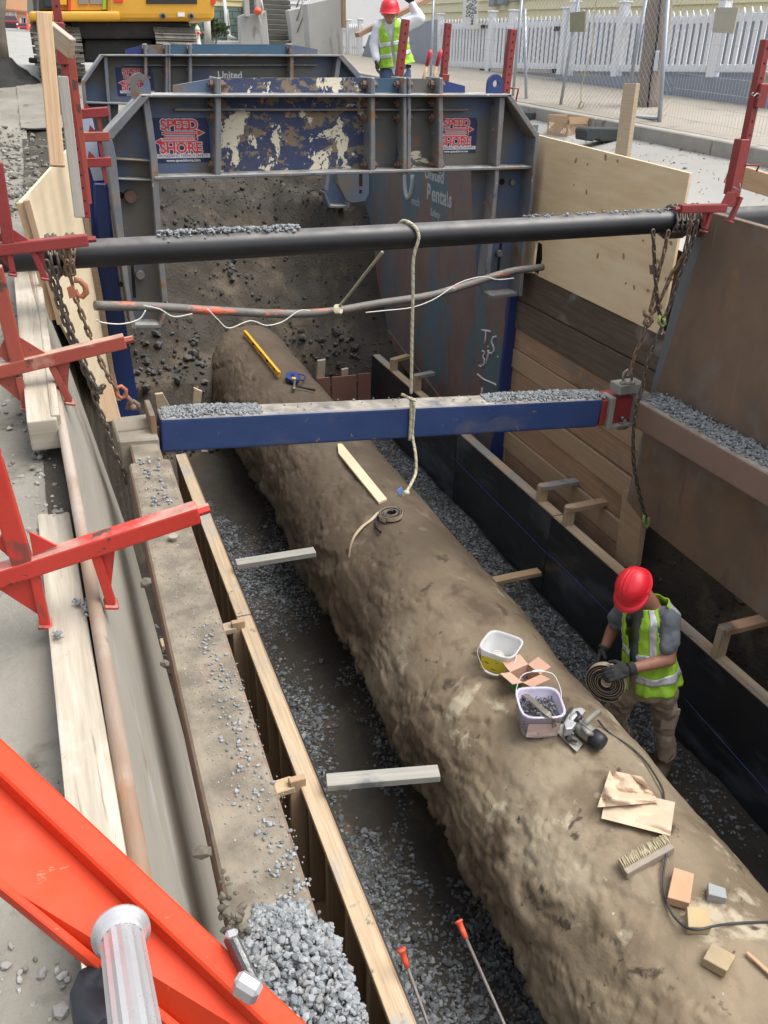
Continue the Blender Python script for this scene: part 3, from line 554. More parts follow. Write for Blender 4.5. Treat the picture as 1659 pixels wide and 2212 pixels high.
MB().poly(pt_+[pt_[4]+(t2_-pt_[4])*((-.9-pt_[4].y)/(t2_.y-pt_[4].y)), pt_[0]+(b2_-pt_[0])*((-.9-pt_[0].y)/(b2_.y-pt_[0].y))], (.05, 0, 0)).build('plate', m_plateR, r, bevel=.004)
side('edge_post', [(1502, 470), (1540, 480), (1425, 850), (1404, 850)], 3.80, .02, M('blue_grey_steel', (.12, .14, .15), (.17, .18, .19), s=3, rough=.6), r)
# ------------------------------------------------------------------ left wall: plate, flange, timbers, plywood
r = thing('steel_trench_plate', 'long pale grey steel plate lining the left wall with a rusty top flange', 'steel plate', (.1, 3, -1.6))
fl_r = [(60, 545, 8.2), (124, 808), (148, 938), (182, 1129), (195, 1204), (239, 1445), (288, 1659), (325, 1860), (365, 2100), (400, 2350)]
ZE = [(545, .45), (808, .27), (938, .2), (1129, .08), (1300, .02), (1500, 0)]
topR = [at(x[0], x[1], Z=itp(x[1], ZE)) for x in fl_r]; topL = [at(x, y, Z=itp(y, ZE)) for x, y in ((48, 545), (106, 808), (124, 938), (155, 1129), (172, 1204), (211, 1445), (245, 1659), (281, 1860), (310, 2100), (330, 2350))]
for T_ in (topR, topL):
    cx_ = np.polyfit([p.y for p in T_], [p.x for p in T_], 2); cz_ = np.polyfit([p.y for p in T_], [p.z for p in T_], 3)
    for p in T_: p.x = float(np.polyval(cx_, p.y)); p.z = float(np.polyval(cz_, p.y))
bot = [Vector((t.x*.5+.27, t.y, -1.6)) for t in topR]
vs = topR+bot+[p+Vector((-.02, 0, 0)) for p in topR]+[p+Vector((-.02, 0, 0)) for p in bot]; n_ = len(topR)
fs = [(i+1, i, n_+i, n_+i+1) for i in range(n_-1)]+[(2*n_+i, 2*n_+i+1, 3*n_+i+1, 3*n_+i) for i in range(n_-1)]
MB().add(vs, fs, sm=True).build('plate', m_plateL, r)
m_rust = M('rusted_flange', (.22, .12, .065), (.27, .22, .175), s=3, rough=.7, bump=.3, bs=50, stretch=(3, .7, 3), spots=[((.34, .29, .24), 2, .5, .12), ((.33, .14, .05), 3, .60, .08, (4, .5, 4)), ((.16, .09, .06), 6, .66, .08)])
b_ = MB(); vs = []
for a, c in zip(topL, topR):
    m_ = (a+c)/2; vs += [a+Vector((0, 0, -.05)), a, m_+Vector((0, 0, .012)), c+Vector((.002, 0, .002)), c+Vector((.004, 0, -.05))]
fs = [(i*5+k, i*5+k+1, i*5+k+6, i*5+k+5) for i in range(n_-1) for k in range(4)]
b_.add(vs, fs, sm=True).build('top_flange', m_rust, r)
G = 'heavy timbers lying along the left edge of the trench'
def timber(pts, z, h, lab, mt=m_timb, grp=G):
    zz = z if isinstance(z, tuple) else (z, z); P_ = [at(x, y, Z=zz[i//2]) for i, (x, y) in enumerate(pts)]; a = (P_[0]+P_[1])/2; b__ = (P_[2]+P_[3])/2; w_ = ((P_[0]-P_[1]).length+(P_[2]-P_[3]).length)/2
    d = Vector((0, 0, -h/2)); k = 14; mb = MB(); d_ = (b__-a).normalized()
    return mb.beam(a+d, b__+d, w_, h).build('timber', mt, bevel=.008, seg=2, label=lab, cat='timber', group=grp)
timber([(84, 1078), (136, 1062), (343, 2230), (182, 2230)], 0.0, .13, 'long weathered grey timber in the foreground under the orange ladder, flecked with gravel')
timber([(29, 551), (66, 545), (117, 897), (63, 917)], (.45, .24), .13, 'weathered timber farther back with a sawn end, beside the pebbles')
timber([(66, 545), (84, 545), (112, 690), (128, 900)][:2]+[(122, 893), (117, 897)], (.455, .25), .06, 'thin pale board wedged between the far timber and the plate flange', m_timb, None)
# left plywood: big bright sheet leaning beyond the pipe
def quad(name, P_, t, mt, **k): return MB().slab(P_, t).build(name, mt, **k)
a = at(46, 437, Y=4.75); b1 = at(150, 320, Y=6.6); c1 = at(170, 420, Y=6.7); d1 = at(235, 740, Y=6.7); e1 = at(248, 900, Y=6.7); f1 = at(175, 900, Y=5.3)
pl = MB().poly([a, b1, at(163, 380, Y=6.65), at(200, 600, Y=6.7), at(246, 860, Y=6.75), at(205, 840, Y=5.9), at(128, 690, Y=5.2)], (-.015, .012, 0)).build('plywood_sheet', m_plyl, label='bright pale plywood sheet leaning on the left wall beyond the black pipe', cat='plywood sheet')
for (p0, p1, w_, h, mt, lb) in (((46, 437, 4.74), (118, 690, 4.74), .05, .03, m_wood, 'outer edge batten of the left plywood, standing at its near end'), ((57, 432, 4.72), (130, 700, 4.72), .03, .03, m_woodp, 'inner batten of the left plywood, nearer the trench')):
    MB().beam(at(p0[0], p0[1], Y=p0[2]), at(p1[0], p1[1], Y=p1[2]), w_, h, up=(0, 1, 0)).build('batten', mt, bevel=.002, label=lb, cat='batten')
# short upright board beside the left plate, behind the chain
MB().beam(at(222, 832, Y=4.75), at(243, 912, Y=4.6), .10, .04, up=(0, 1, .0)).build('short_board', m_woodp, bevel=.003, label='short upright reddish board standing behind the left chains at the strut end', cat='board')
# ------------------------------------------------------------------ walers and strut
m_walL = M('dirty_rusty_waler', (.25, .145, .10), (.18, .115, .085), s=3, rough=.8, bump=.5, bs=45, spots=[((.30, .18, .12), 3, .6, .1), ((.09, .07, .06), 9, .64, .05)], dust=((.215, .185, .14), .8))
m_walR = M('rust_brown_waler', (.25, .16, .12), (.20, .13, .11), s=2.5, rough=.75, bump=.25, bs=50, spots=[((.13, .095, .08), 2.5, .57, .15), ((.31, .2, .13), 7, .64, .1), ((.28, .265, .25), 1.8, .62, .12)], dust=((.30, .27, .23), .95))
zW = -.35
far = [at(277, 1000, Z=zW), at(368, 992, Z=zW)]; near = [at(541, 2240, Z=zW), at(784, 2240, Z=zW)]
# straight beam fitted to the measured edges
xl = (far[0].x*1.1+near[0].x*.9)/2; r_ = thing('waler', 'dirt-covered rusty steel beam along the left wall with gravel spilled on it', 'waler', (.28, 2, zW-.25))
mb = MB(); mb.beam((.5*(far[0].x+far[1].x), far[0].y, zW-.12), (.5*(near[0].x+near[1].x), near[0].y, zW-.12), (far[1]-far[0]).x, .24)
mb.build('beam', m_walL, r_, bevel=.022, seg=3)
fw = .5*(far[0].x+far[1].x); fy = far[0].y
MB().beam((fw, fy, zW-.11), (fw, fy+.34, zW-.10), .15, .19).build('beam_neck', m_walL, r_, bevel=.01)
MB().beam((fw-.005, fy+.36, zW-.09), (fw-.005, fy+.385, zW-.09), .22, .23).build('end_plate', m_walL, r_, bevel=.004)
cp = at(375, 1168, Z=zW); MB().cyl(cp, cp+Vector((0, 0, .02)), .011, n=10).cyl(cp+Vector((0, 0, .018)), cp+Vector((0, 0, .026)), .021, n=16).build('cap_bolt', M('dusty_bolt', (.33, .3, .25), (.25, .22, .18), s=30), r_, bevel=.001)
# right waler
zR = at(1385, 870, X=3.5).z; a = at(1385, 870, X=3.5); b = at(1659, 1024, X=3.5); d = (b-a)/(b.y-a.y); nearW = a+d*(-3.9); zt_ = a.z
r2 = thing('waler', 'rust-brown steel beam along the right wall with blue-grey gravel piled on top', 'waler', (3.6, 2.5, a.z-.28))
hh = a.z-at(1372, 925, X=3.5).z
MB().beam((3.59, a.y+.05, a.z-hh/2), (3.59+.02, nearW.y, nearW.z-hh/2), .18, hh).build('beam', m_walR, r2, bevel=.02, seg=3)
wR0, wR1 = Vector((3.59, a.y+.05, a.z)), Vector((3.61, nearW.y, nearW.z))
# strut
Ys = 4.35; p0 = at(343, 905, Y=Ys); p1 = at(1302, 862, Y=Ys); q0 = at(343, 975, Y=Ys); q1 = at(1302, 925, Y=Ys)
h0 = ((p0.z-q0.z)+(p1.z-q1.z))/2; sw = .17
r3 = thing('blue_strut', 'bright blue square steel strut spanning the trench with gravel on its ends', 'strut', ((p0.x+p1.x)/2, Ys+sw/2, q1.z))
MB().beam((p0.x, Ys+sw/2, p0.z-h0/2), (p1.x, Ys+sw/2, p1.z-h0/2), sw, h0, up=(0, 0, 1)).build('square_tube', m_blue, r3, bevel=.018, seg=3)
m_fit = M('cast_grey_fitting', (.22, .22, .2), (.3, .29, .26), s=8, rough=.65, metal=.2, bump=.3, bs=50, dust=((.33, .31, .27), .8))
c0 = Vector((p1.x, Ys+sw/2, p1.z-h0/2)); e_ = .36
MB().beam(c0+Vector((-.0, 0, 0)), c0+Vector((.06, 0, 0)), sw+.01, h0*.9).build('red_collar', m_red, r3, bevel=.004)
MB().beam(c0+Vector((.06, 0, 0)), c0+Vector((.30, 0, 0)), sw, h0*.88).build('red_end_box', m_red, r3, bevel=.004)
for (x0, x1, z0, z1, nm) in ((.045, .085, -.56, .56, 'end_frame'), (.245, .30, -.60, .62, 'end_frame'), (.085, .245, -.56, -.44, 'end_frame'), (.10, .30, .62, .95, 'hinge_plate')):
    k = h0; MB().poly([c0+Vector((x, -sw/2-.035, z*k)) for x, z in ((x0, z0), (x1, z0), (x1, z1), (x0, z1))], (0, .12, 0)).build(nm, m_fit, r3, bevel=.005)
MB().cyl(c0+Vector((.17, -sw/2-.03, -.05)), c0+Vector((.17, -sw/2, -.05)), .012).cyl(c0+Vector((.16, -sw/2-.06, -.06)), c0+Vector((.19, -sw/2-.03, -.06)), .01).build('grease_nipple', m_steel, r3)
MB().tube([c0+Vector((.19, -.04, -h0*.5)), c0+Vector((.2, -.04, -h0*.78)), c0+Vector((.26, -.04, -h0*.8)), c0+Vector((.33, -.04, -h0*.55))], .011, n=6).build('lower_hook', m_fit, r3)
MB().beam((p0.x-.02, Ys+.085, p0.z-.08), (p0.x-.05, Ys+.085, p0.z-.08), .24, .24).build('left_end_plate', m_walL, r3, bevel=.005)
MB().poly([Vector((x, y, zW+.02)) for x, y in ((.16, 4.28), (p0.x-.02, 4.25), (p0.x-.02, 4.62), (.15, 4.62))], (0, 0, -.2)).build('dirt_cake', M('caked_dirt', (.22, .195, .155), (.30, .27, .22), s=8, bump=.8, bs=40), r3, bevel=.01)
# ------------------------------------------------------------------ black pipe and thin conduit
Yp = 4.35
a = at(150, 550, Y=Yp); b = at(1459, 478, Y=Yp); rad = .5*((at(700, 508, Y=Yp)-at(700, 562, Y=Yp)).length)*1.03
d = (b-a).normalized(); r_ = thing('black_pipe', 'thick black plastic pipe hung across the trench on chains, streaked with gravel', 'pipe', (a+b)/2-Vector((0, 0, rad)))
MB().tube([a-d*1.5, a, b, b+d*2.2], rad, n=40).build('pipe_wall', m_black, r_)
pipeA, pipeD, pipeR = a, d, rad
Yc = 5.3; cps = [(205, 660), (330, 663), (480, 672), (620, 678), (720, 672), (820, 655), (930, 638), (1020, 612), (1100, 587), (1172, 577)]
m_cond = M('muddy_orange_conduit', (.10, .095, .085), (.16, .15, .13), s=9, rough=.6, bump=.2, spots=[((.62, .12, .06), 3.2, .56, .05, (.35, 4, 4)), ((.26, .25, .23), 6, .62, .08, (1, 3, 3))])
def smooth(P_, n=6):
    out = []; P_ = [Vector(p) for p in P_]; E = [P_[0]*2-P_[1]]+P_+[P_[-1]*2-P_[-2]]
    for i in range(1, len(E)-2):
        for k in range(n):
            t = k/n; a, b, c, d = E[i-1:i+3]; out.append(.5*((2*b)+(c-a)*t+(2*a-5*b+4*c-d)*t*t+(3*b-a-3*c+d)*t**3))
    out.append(P_[-1]); return out
cP = smooth([at(x, y, Y=5.2+(x-205)/967*.9) for x, y in cps])
MB().tube(cP, .029, n=12).build('conduit', m_cond, label='thin muddy orange conduit sagging across the trench below the black pipe', cat='conduit')
m_wire = M('white_wire', (.55, .55, .5), rough=.5, bump=0)
for pts, lb in (([(315, 670), (300, 690), (262, 700), (222, 697), (208, 690)], 'white wire looping off the left end of the conduit'), ([(310, 660), (345, 668), (375, 684), (415, 678)], 'short white wire lying over the conduit near its left end'), ([(448, 667), (470, 690), (495, 709), (540, 693), (575, 703), (610, 695), (645, 672), (670, 671)], 'loose white wire dipping below the middle of the conduit'), ([(790, 675), (830, 671), (890, 664), (940, 645), (990, 612), (1040, 598), (1075, 604), (1110, 601)], 'thin white wire wound round the right half of the conduit')):
    MB().tube(smooth([at(x, y, Y=5.1+(x-205)/967*.9) for x, y in pts], 5), .0045, n=5).build('loose_wire', m_wire, label=lb, cat='wire')
# ------------------------------------------------------------------ formwork
m_tie = m_steel
def form(X, ya, yb, zt0, side_, lab, stud=.305, joint=True):
    """side_ +1: the form's face looks towards +X"""
    s_ = side_; r_ = thing('formwork_panel', lab, 'formwork', (X, (ya+yb)/2, -2.75), 'plywood wall forms')
    MB().beam((X-s_*.003, ya, (zt0-2.76)/2), (X-s_*.003, yb, (zt0-2.76)/2), .006, zt0+2.76, up=(0, 0, 1)).build('black_face', m_plyblk, r_); MB().beam((X-s_*.0125, ya, (zt0-2.76)/2), (X-s_*.0125, yb, (zt0-2.76)/2), .011, zt0+2.75, up=(0, 0, 1)).build('plywood_backing', m_woodd, r_)
    MB().beam((X-s_*.065, ya+.002, zt0-.019), (X-s_*.065, yb-.002, zt0-.017), .092, .038).build('top_plate', m_woodw, r_, bevel=.003)
    MB().beam((X-s_*.065, ya, -2.72), (X-s_*.065, yb, -2.72), .09, .038).build('bottom_plate', m_woodd, r_, bevel=.003)
    y = min(ya, yb)+.03
    while y < max(ya, yb): MB().beam((X-s_*.065, y, -2.7), (X-s_*.065, y, zt0-.037), .09, .04, up=(0, 1, 0)).build('stud', m_woodd, r_, bevel=.002); y += stud
    return r_
ZT = -1.94
j = at(545, 1325, Z=ZT).y
form(.9, at(408, 978, Z=ZT).y, j+.004, ZT, 1, 'farther left wall form between the waler and the pipe, timber rail on top')
form(.9, j-.004, .2, ZT-.006, 1, 'nearer left wall form beside the gravel pile, with deep open stud bays')
y1 = at(996, 944, X=3.63).y; y2 = at(1192, 1112, X=3.63).y; y0 = at(803, 772, X=3.63).y
form(3.63, y0, y1+.1, ZT+.02, -1, 'farthest right wall form, black-faced, ending at the red-brown bulkhead')
form(3.63, y1+.09, y2+.004, ZT, -1, 'middle right wall form, black face under the short bracket braces')
form(3.63, y2-.004, -.9, ZT-.004, -1, 'nearest right wall form, black face behind the crouching worker')
for i, (pts, X) in enumerate((([(975, 985), (1190, 1205)], 3.622), ([(1190, 1200), (1320, 1330)], 3.622), ([(1480, 1510), (1700, 1760)], 3.622))):
    MB().tube([at(x, y, X=X) for x, y in pts], .0022, n=4).build('chalk_line', M('blue_chalk', (.06, .09, .35), bump=0), label=['blue chalk line along the middle right form', 'blue chalk line on the black form left of the worker', 'blue chalk line on the black form right of the worker'][i], cat='chalk line')
# bulkheads
r_ = thing('bulkhead_form', 'red-brown plywood bulkhead closing the trench bottom right of the pipe', 'formwork', at(745, 868, Y=9.55))
for pts in ([(684, 818), (713, 815), (716, 880), (716, 900), (690, 900)], [(717, 815), (770, 810), (770, 900), (717, 900)], [(774, 808), (801, 806), (801, 900), (774, 900)]): flat('panel', [(x, y+(60 if y > 870 else 0)) for x, y in pts], 9.55, .02, m_plyr, r_, bevel=.002)
for pts in ([(687, 780), (704, 777), (699, 850), (682, 850)], [(739, 799), (753, 796), (752, 840), (738, 840)]): flat('stake', pts, 9.6, .05, m_woodw, r_, bevel=.003)
for pts, lb in (([(335, 852), (352, 850), (368, 880), (368, 930), (345, 930)], 'pale stake at the far left corner of the trench behind the strut'), ([(419, 838), (437, 846), (430, 900), (414, 900)], 'small wooden stake standing in the gravel left of the pipe end'), ([(476, 862), (494, 860), (494, 900), (478, 900)], 'short wooden stake end right beside the pipe behind the strut'), ([(436, 975), (450, 975), (448, 990), (437, 988)], 'stub of lumber seen under the strut at the far left form')):
    flat('stake', pts, 9.3, .05, m_woodw, bevel=.003, label=lb, cat='stake')
# spreaders
def board(a, b, w_, h, mt, lb, nm='spreader', cat='brace', up=(0, 0, 1), parent=None):
    return MB().beam(a, b, w_, h, up).build(nm, mt, parent, bevel=.003, label=lb, cat=cat)
for (x0, y0_, x1, y1_), Xa, Xb, mt, lb in (((510, 1219, 680, 1192), .91, None, m_woodg, 'farther of the two boards wedged from the left form to the pipe, red-edged'), ((705, 1690, 948, 1670), .91, None, m_woodg, 'nearer wet grey board wedged from the left form to the pipe'), ((1050, 1259, 1165, 1235), None, 3.61, m_wood, 'yellowish board wedged between the pipe and the right form')):
    if Xa: a = at(x0, y0_, X=Xa); b = at(x1, y1_, Z=a.z)
    else: b = at(x1, y1_, X=Xb); a = at(x0, y0_, Z=b.z)
    board(a, b, .088, .042, mt, lb)
# brackets behind the right form
for i, (sx_, sy_, ex, ey, lb) in enumerate(((1173, 1047, 1270, 1036, 'grey stained bracket brace behind the right form, farther of the pair'), (1232, 1093, 1334, 1079, 'dark red-edged bracket brace behind the right form, nearer of the pair'), (1567, 1354, 1668, 1335, 'bracket brace at the right edge behind the worker'), (851, 775, 882, 769, 'far bracket brace behind the far end of the right form'), (902, 809, 936, 806, 'small bracket brace just right of the hanging rope'))):
    r_ = thing('bracket_brace', lb, 'brace', at(sx_, sy_+45, X=3.685), 'bracket braces behind the right form'); p = at(sx_, sy_, X=3.685)
    MB().beam(p, p-Vector((0, 0, .75)), .045, .09, up=(1, 0, 0)).build('stake', m_woodw, r_, bevel=.003)
    q = at(ex, ey, Z=p.z-.03); MB().beam(p+Vector((-.02, 0, -.022)), q, .085, .042).build('arm', (m_woodg, m_woodp, m_lag, m_wood, m_woodg)[i], r_, bevel=.003)
for sx_, sy_, ex, ey, lb in ((512, 1320, 470, 1335, 'short brace and stake tying the left form joint back to the wall'), (640, 1640, 585, 1665, 'short brace and stake behind the left form beside the spilled gravel'), (866, 2192, 770, 2222, 'short brace and stake at the bottom edge behind the left form')):
    p = at(sx_, sy_, X=.775); r_ = thing('form_brace', lb, 'brace', p-Vector((0, 0, .7)), 'braces behind the left form'); p.z = min(p.z, ZT+.05)
    MB().beam(p, p-Vector((0, 0, .8)), .09, .04, up=(0, 1, 0)).build('stake', m_woodp, r_, bevel=.004)
    MB().beam(p+Vector((-.02, .02, -.06)), p+Vector((-.52, .0, -.07)), .09, .04).build('arm', m_woodw, r_, bevel=.004)
side('soldier_stake', [(1345, 1060), (1395, 1060), (1371, 1225), (1326, 1225)], 3.92, .06, m_woodp, label='wooden stake standing under the corner of the right plate where the chain ends', cat='stake', bevel=.004)
# the two orange-capped bars
m_rebar = M('rebar', (.16, .14, .13), (.22, .2, .19), s=30, rough=.6, metal=.5, bump=.3, bs=90); m_cap = M('orange_plastic_cap', (.75, .10, .05), (.6, .09, .05), s=12, rough=.45, bump=.05)
for (tx, ty, bx, by, z1, z0, lb) in ((999, 2010, 1090, 2215, -1.95, -2.7, 'steel bar with an orange cap, right one of the two near the bottom edge'), (874, 2072, 925, 2215, -1.85, -2.7, 'steel bar with an orange cap leaning by the left form')):
    a = at(tx, ty, Z=z1); q = at(bx, by, Z=z1-.22); b = a+(q-a)*3.2; d_ = (b-a).normalized(); r_ = thing('capped_rebar', lb, 'steel bar', b)
    MB().tube([a, b], .008, n=7).build('bar', m_rebar, r_)
    R4 = frame(a, d_.orthogonal(), d_.cross(d_.orthogonal())); R4 = Matrix.Translation(a)@(d_.to_track_quat('Z', 'Y').to_matrix().to_4x4())
    MB().lathe([(.0005, -.045), (.020, -.045), (.021, -.036), (.0155, -.034), (.0135, .0), (.012, .035), (.009, .035), (.009, 0)], R4, 16).build('cap', m_cap, r_)
# ================================================================== CLAMP BRACKETS ON THE LEFT PLATE
def pts_Y(P_, Y): return [at(x, y, Y=Y) for x, y in P_]
def clamp(Y, name_lab, mt, beamp, post, legs, guss, feet, boltp, t=.055, grp='red clamp brackets straddling the left plate', pn='upright'):
    r = thing('clamp_bracket', name_lab, 'clamp bracket', at(feet[0][0][0], feet[0][0][1], Y=Y), grp)
    a, b = at(beamp[0], beamp[1], Y=Y), at(beamp[2], beamp[3], Y=Y); MB().beam(a, b, t, t).build('cross_bar', mt, r, bevel=.006, seg=2)
    if post: MB().beam(at(post[0], post[1], Y=Y+.0), at(post[2], post[3], Y=Y+.0), t, t*.93, up=(0, 1, 0)).build(pn, mt, r, bevel=.006, seg=2)
    for x0, y0, x1, y1 in legs: MB().beam(at(x0, y0, Y=Y), at(x1, y1, Y=Y), t*.5, t*.7, up=(0, 1, 0)).build('leg', mt, r, bevel=.003)
    for g in guss: MB().poly(pts_Y(g, Y-.004), (0, .009, 0)).build('gusset', mt, r, bevel=.001)
    for g in feet:
        c = sum((at(x, y, Y=Y) for x, y in g), Vector())/len(g); MB().beam(c-Vector((0, t*.5, 0)), c+Vector((0, t*.5, 0)), t*.75, .012, up=(.25, 0, 1)).build('foot_pad', mt, r, bevel=.003)
    p = at(boltp[0], boltp[1], Y=Y); d = (b-a).normalized(); MB().cyl(b-d*.01, b+d*.035, t*.28, n=6, sm=False).build('end_bolt', mt, r)
    return r
clamp(2.22, 'nearest bright red clamp bracket on the left plate, over the foreground timber', m_redb, (-60, 1262, 428, 1105), (48, 1212, -40, 925), [(205, 1190, 240, 1300), (74, 1236, 98, 1345)],
      [[(194, 1192), (250, 1176), (238, 1288)], [(-20, 1262), (70, 1238), (98, 1338)], [(62, 1148), (72, 1200), (125, 1180)], [(-8, 1180), (5, 1150), (26, 1210)]], [[(223, 1312), (257, 1296)], [(90, 1335), (106, 1358)]], (437, 1097))
clamp(3.55, 'faded orange-red clamp bracket, second of those on the left plate', m_redo, (-25, 806, 270, 736), (42, 795, -12, 575), [(112, 790, 150, 866), (40, 812, 56, 880)],
      [[(116, 790), (151, 779), (145, 858)], [(-10, 822), (38, 808), (55, 876)], [(42, 728), (52, 782), (104, 766)], [(10, 730), (-6, 765), (26, 792)]], [[(142, 872), (160, 866)], [(50, 880), (62, 884)]], (273, 733))
clamp(4.1, 'dull dark red clamp bracket in front of the left end of the black pipe', m_red, (-25, 541, 190, 518), (19, 525, -8, 350), [(70, 540, 97, 600), (20, 545, 28, 588)],
      [[(68, 540), (96, 536), (96, 598)], [(-5, 552), (22, 546), (27, 590)], [(20, 490), (30, 522), (64, 520)], [(-10, 520), (12, 488), (16, 525)]], [[(90, 602), (104, 600)], [(22, 592), (32, 592)]], (195, 518), t=.05)
# rail clamp near the right edge with its long leaning post
r = clamp(3.95, 'dark red clamp bracket on the right plate under the leaning perforated post', m_red, (1566, 449, 1468, 451), None, [(1535, 455, 1522, 495), (1600, 425, 1576, 478)],
      [[(1518, 456), (1540, 456), (1522, 498)], [(1556, 446), (1592, 448), (1588, 415), (1572, 415)]], [[(1512, 500), (1528, 500)], [(1570, 478), (1580, 480)]], (1462, 452), t=.045, grp=None)
def post(name, Y, a, b, w_, lab, col, step=26, grp='red perforated rail posts', sleeve=None, handle=None, mt=None):
    mt = mt or m_red; p, q = at(a[0], a[1], Y=Y), at(b[0], b[1], Y=Y); r = thing(name, lab, 'post', q, grp)
    MB().beam(p, q, w_, w_, up=(0, 1, 0)).build('square_tube', mt, r, bevel=.003)
    n = int(max(2, (Vector(a)-Vector(b)).length/step)); h = MB()
    for i in range(n):
        c = p.lerp(q, (i+.6)/n); h.cyl(c+Vector((0, -w_/2-.0012, 0)), c+Vector((0, -w_/2+.002, 0)), w_*.14, n=10)
        hh = MB(); 
    h.build('hole', m_dark, r)
    if sleeve: s0, s1 = at(*sleeve[0:2], Y=Y), at(*sleeve[2:4], Y=Y); MB().beam(s0, s1, w_*1.35, w_*1.35, up=(0, 1, 0)).build('sleeve', mt, r, bevel=.004)
    if handle: MB().tube([at(x, y, Y=Y-.02) for x, y in handle], w_*.13, n=6).build('handle', mt, r)
    return r
post('rail_post', 4.0, (1655, 85), (1582, 446), .044, 'tall leaning red perforated post at the right edge with a wire hairpin', 0, 30, sleeve=(1603, 300, 1578, 420), handle=[(1605, 357), (1640, 357), (1634, 370)])
_r = bpy.data.objects['rail_post']; MB().beam(at(1646, 180, Y=3.99), at(1634, 232, Y=3.99), .062, .062, up=(0, 1, 0)).build('sleeve', m_red, _r, bevel=.004)
MB().tube([at(1628, 200, Y=3.9), at(1622, 203, Y=3.9), at(1628, 208, Y=3.9), at(1636, 201, Y=3.9), at(1642, 205, Y=3.9), at(1636, 212, Y=3.9)], .003, n=5).build('hairpin', m_steel, _r)
MB().tube([at(1584, 404, Y=3.92), at(1600, 412, Y=3.92), at(1598, 396, Y=3.92)], .003, n=5).build('hairpin', m_steel, _r)
post('rail_post', 8.3, (1107, 63), (1087, 235), .072, 'red perforated post just above the right shoulder of the near arch', 0, 16, handle=[(1100, 190), (1120, 192), (1113, 225), (1105, 226)])
post('rail_post', 9.4, (968, 50), (956, 190), .065, 'red perforated post beside the two shovel handles', 0, 17, sleeve=(960, 160, 957, 190))
post('rail_post', 9.0, (876, 42), (859, 190), .072, 'red perforated post standing in front of the man with the plank', 0, 17)
# guard posts and lumber at the upper left
post('rail_post', 5.6, (114, -40), (188, 470), .044, 'tall dark red post behind the two pieces of lumber at the upper left', 0, 30, mt=m_red, sleeve=(126, 48, 137, 140))
r = thing('rail_post', 'bright-edged red post right of the other at the upper left', 'post', at(192, 440, Y=5.9), 'red perforated rail posts')
MB().beam(at(150, 76, Y=5.9), at(192, 440, Y=5.9), .036, .036, up=(0, 1, 0)).build('square_tube', m_redo, r, bevel=.003)
for i, (x0, y0, x1, y1, gx) in enumerate(((160, 247, 235, 241, 212), (170, 296, 236, 294, 214), (168, 352, 240, 349, 222))):
    clampY = 6.0
    r = thing('guard_clamp', ['topmost red arm reaching right from the upper left posts', 'middle red arm reaching right from the upper left posts', 'lowest red arm reaching right from the upper left posts'][i], 'bracket arm', at(x0, y0+10, Y=clampY), 'red arms on the upper left posts')
    MB().beam(at(x0, y0, Y=clampY), at(x1, y1, Y=clampY), .05, .055).build('bar', m_red if i != 1 else m_redo, r, bevel=.004)
    MB().poly(pts_Y([(x0+24, y0-26), (x0+20, y0), (x0+50, y0)], clampY), (0, .01, 0)).build('gusset', m_red, r)
    MB().beam(at(gx, y0+4, Y=clampY), at(gx+8, y0+44, Y=clampY), .02, .03, up=(0, 1, 0)).build('leg', m_red, r)
def lumber(a, b, Y, Y2, w_, h, mt, lab, up=(0, 1, 0)):
    return MB().beam(at(a[0], a[1], Y=Y), at(b[0], b[1], Y=Y2), w_, h, up=up).build('lumber_post', mt, bevel=.004, label=lab, cat='lumber')
lumber((94, 28), (124, 360), 5.2, 5.0, .075, .038, m_wood, 'tall pale lumber upright at the upper left above the plywood')
lumber((135, 165), (172, 470), 5.3, 5.2, .055, .038, m_woodg, 'shorter greyer lumber upright right of the tall pale one')
lumber((106, 66), (156, 106), 5.45, 5.3, .038, .10, m_woodw, 'short pale rail nailed between the lumber upright and red post', up=(0, 0, 1))
lumber((112, 176), (138, 246), 5.5, 5.5, .035, .06, m_woodd, 'short slanting lumber piece between the two uprights')
flat('road_plate', [(118, 172), (136, 176), (150, 220), (200, 340), (240, 470), (225, 480), (185, 380), (140, 260)], 7.4, .02, M('sky_reflection_blue', (.33, .37, .46), (.4, .43, .5), s=4, rough=.4, spots=[((.2, .2, .22), 6, .63, .08)])) if 0 else None
side('steel_trench_plate', [(190, 252), (204, 250), (232, 332), (246, 420), (226, 400), (202, 330)], .42, .02, M('sky_reflection_blue', (.26, .30, .42), (.34, .37, .45), s=4, rough=.4, spots=[((.2, .2, .22), 6, .63, .08)]), label='pale sky reflection painted on the blue steel behind the red arms', cat='steel plate') if 0 else None
flat('post_sky_reflection', [(172, 250), (198, 250), (207, 290), (214, 340), (224, 390), (203, 392), (184, 330)], 6.93, .04, M('sky_reflection_blue', (.30, .34, .46), (.38, .41, .5), s=4, rough=.4, spots=[((.2, .2, .22), 6, .63, .08)]), label='pale sky reflection painted on the left blue post behind the red arms', cat='steel plate')  # thin pale sheet paints the sky's reflection on the blue post's top
lumber((1572, 372), (1700, 412), 4.35, 4.1, .045, .12, m_wood, 'orange-toned plank rail held by the right leaning post', up=(0, 0, 1))
lumber((1628, 168), (1720, 190), 4.1, 4.0, .04, .085, m_woodw, 'upper plank rail cut by the right edge of the picture', up=(0, 0, 1))
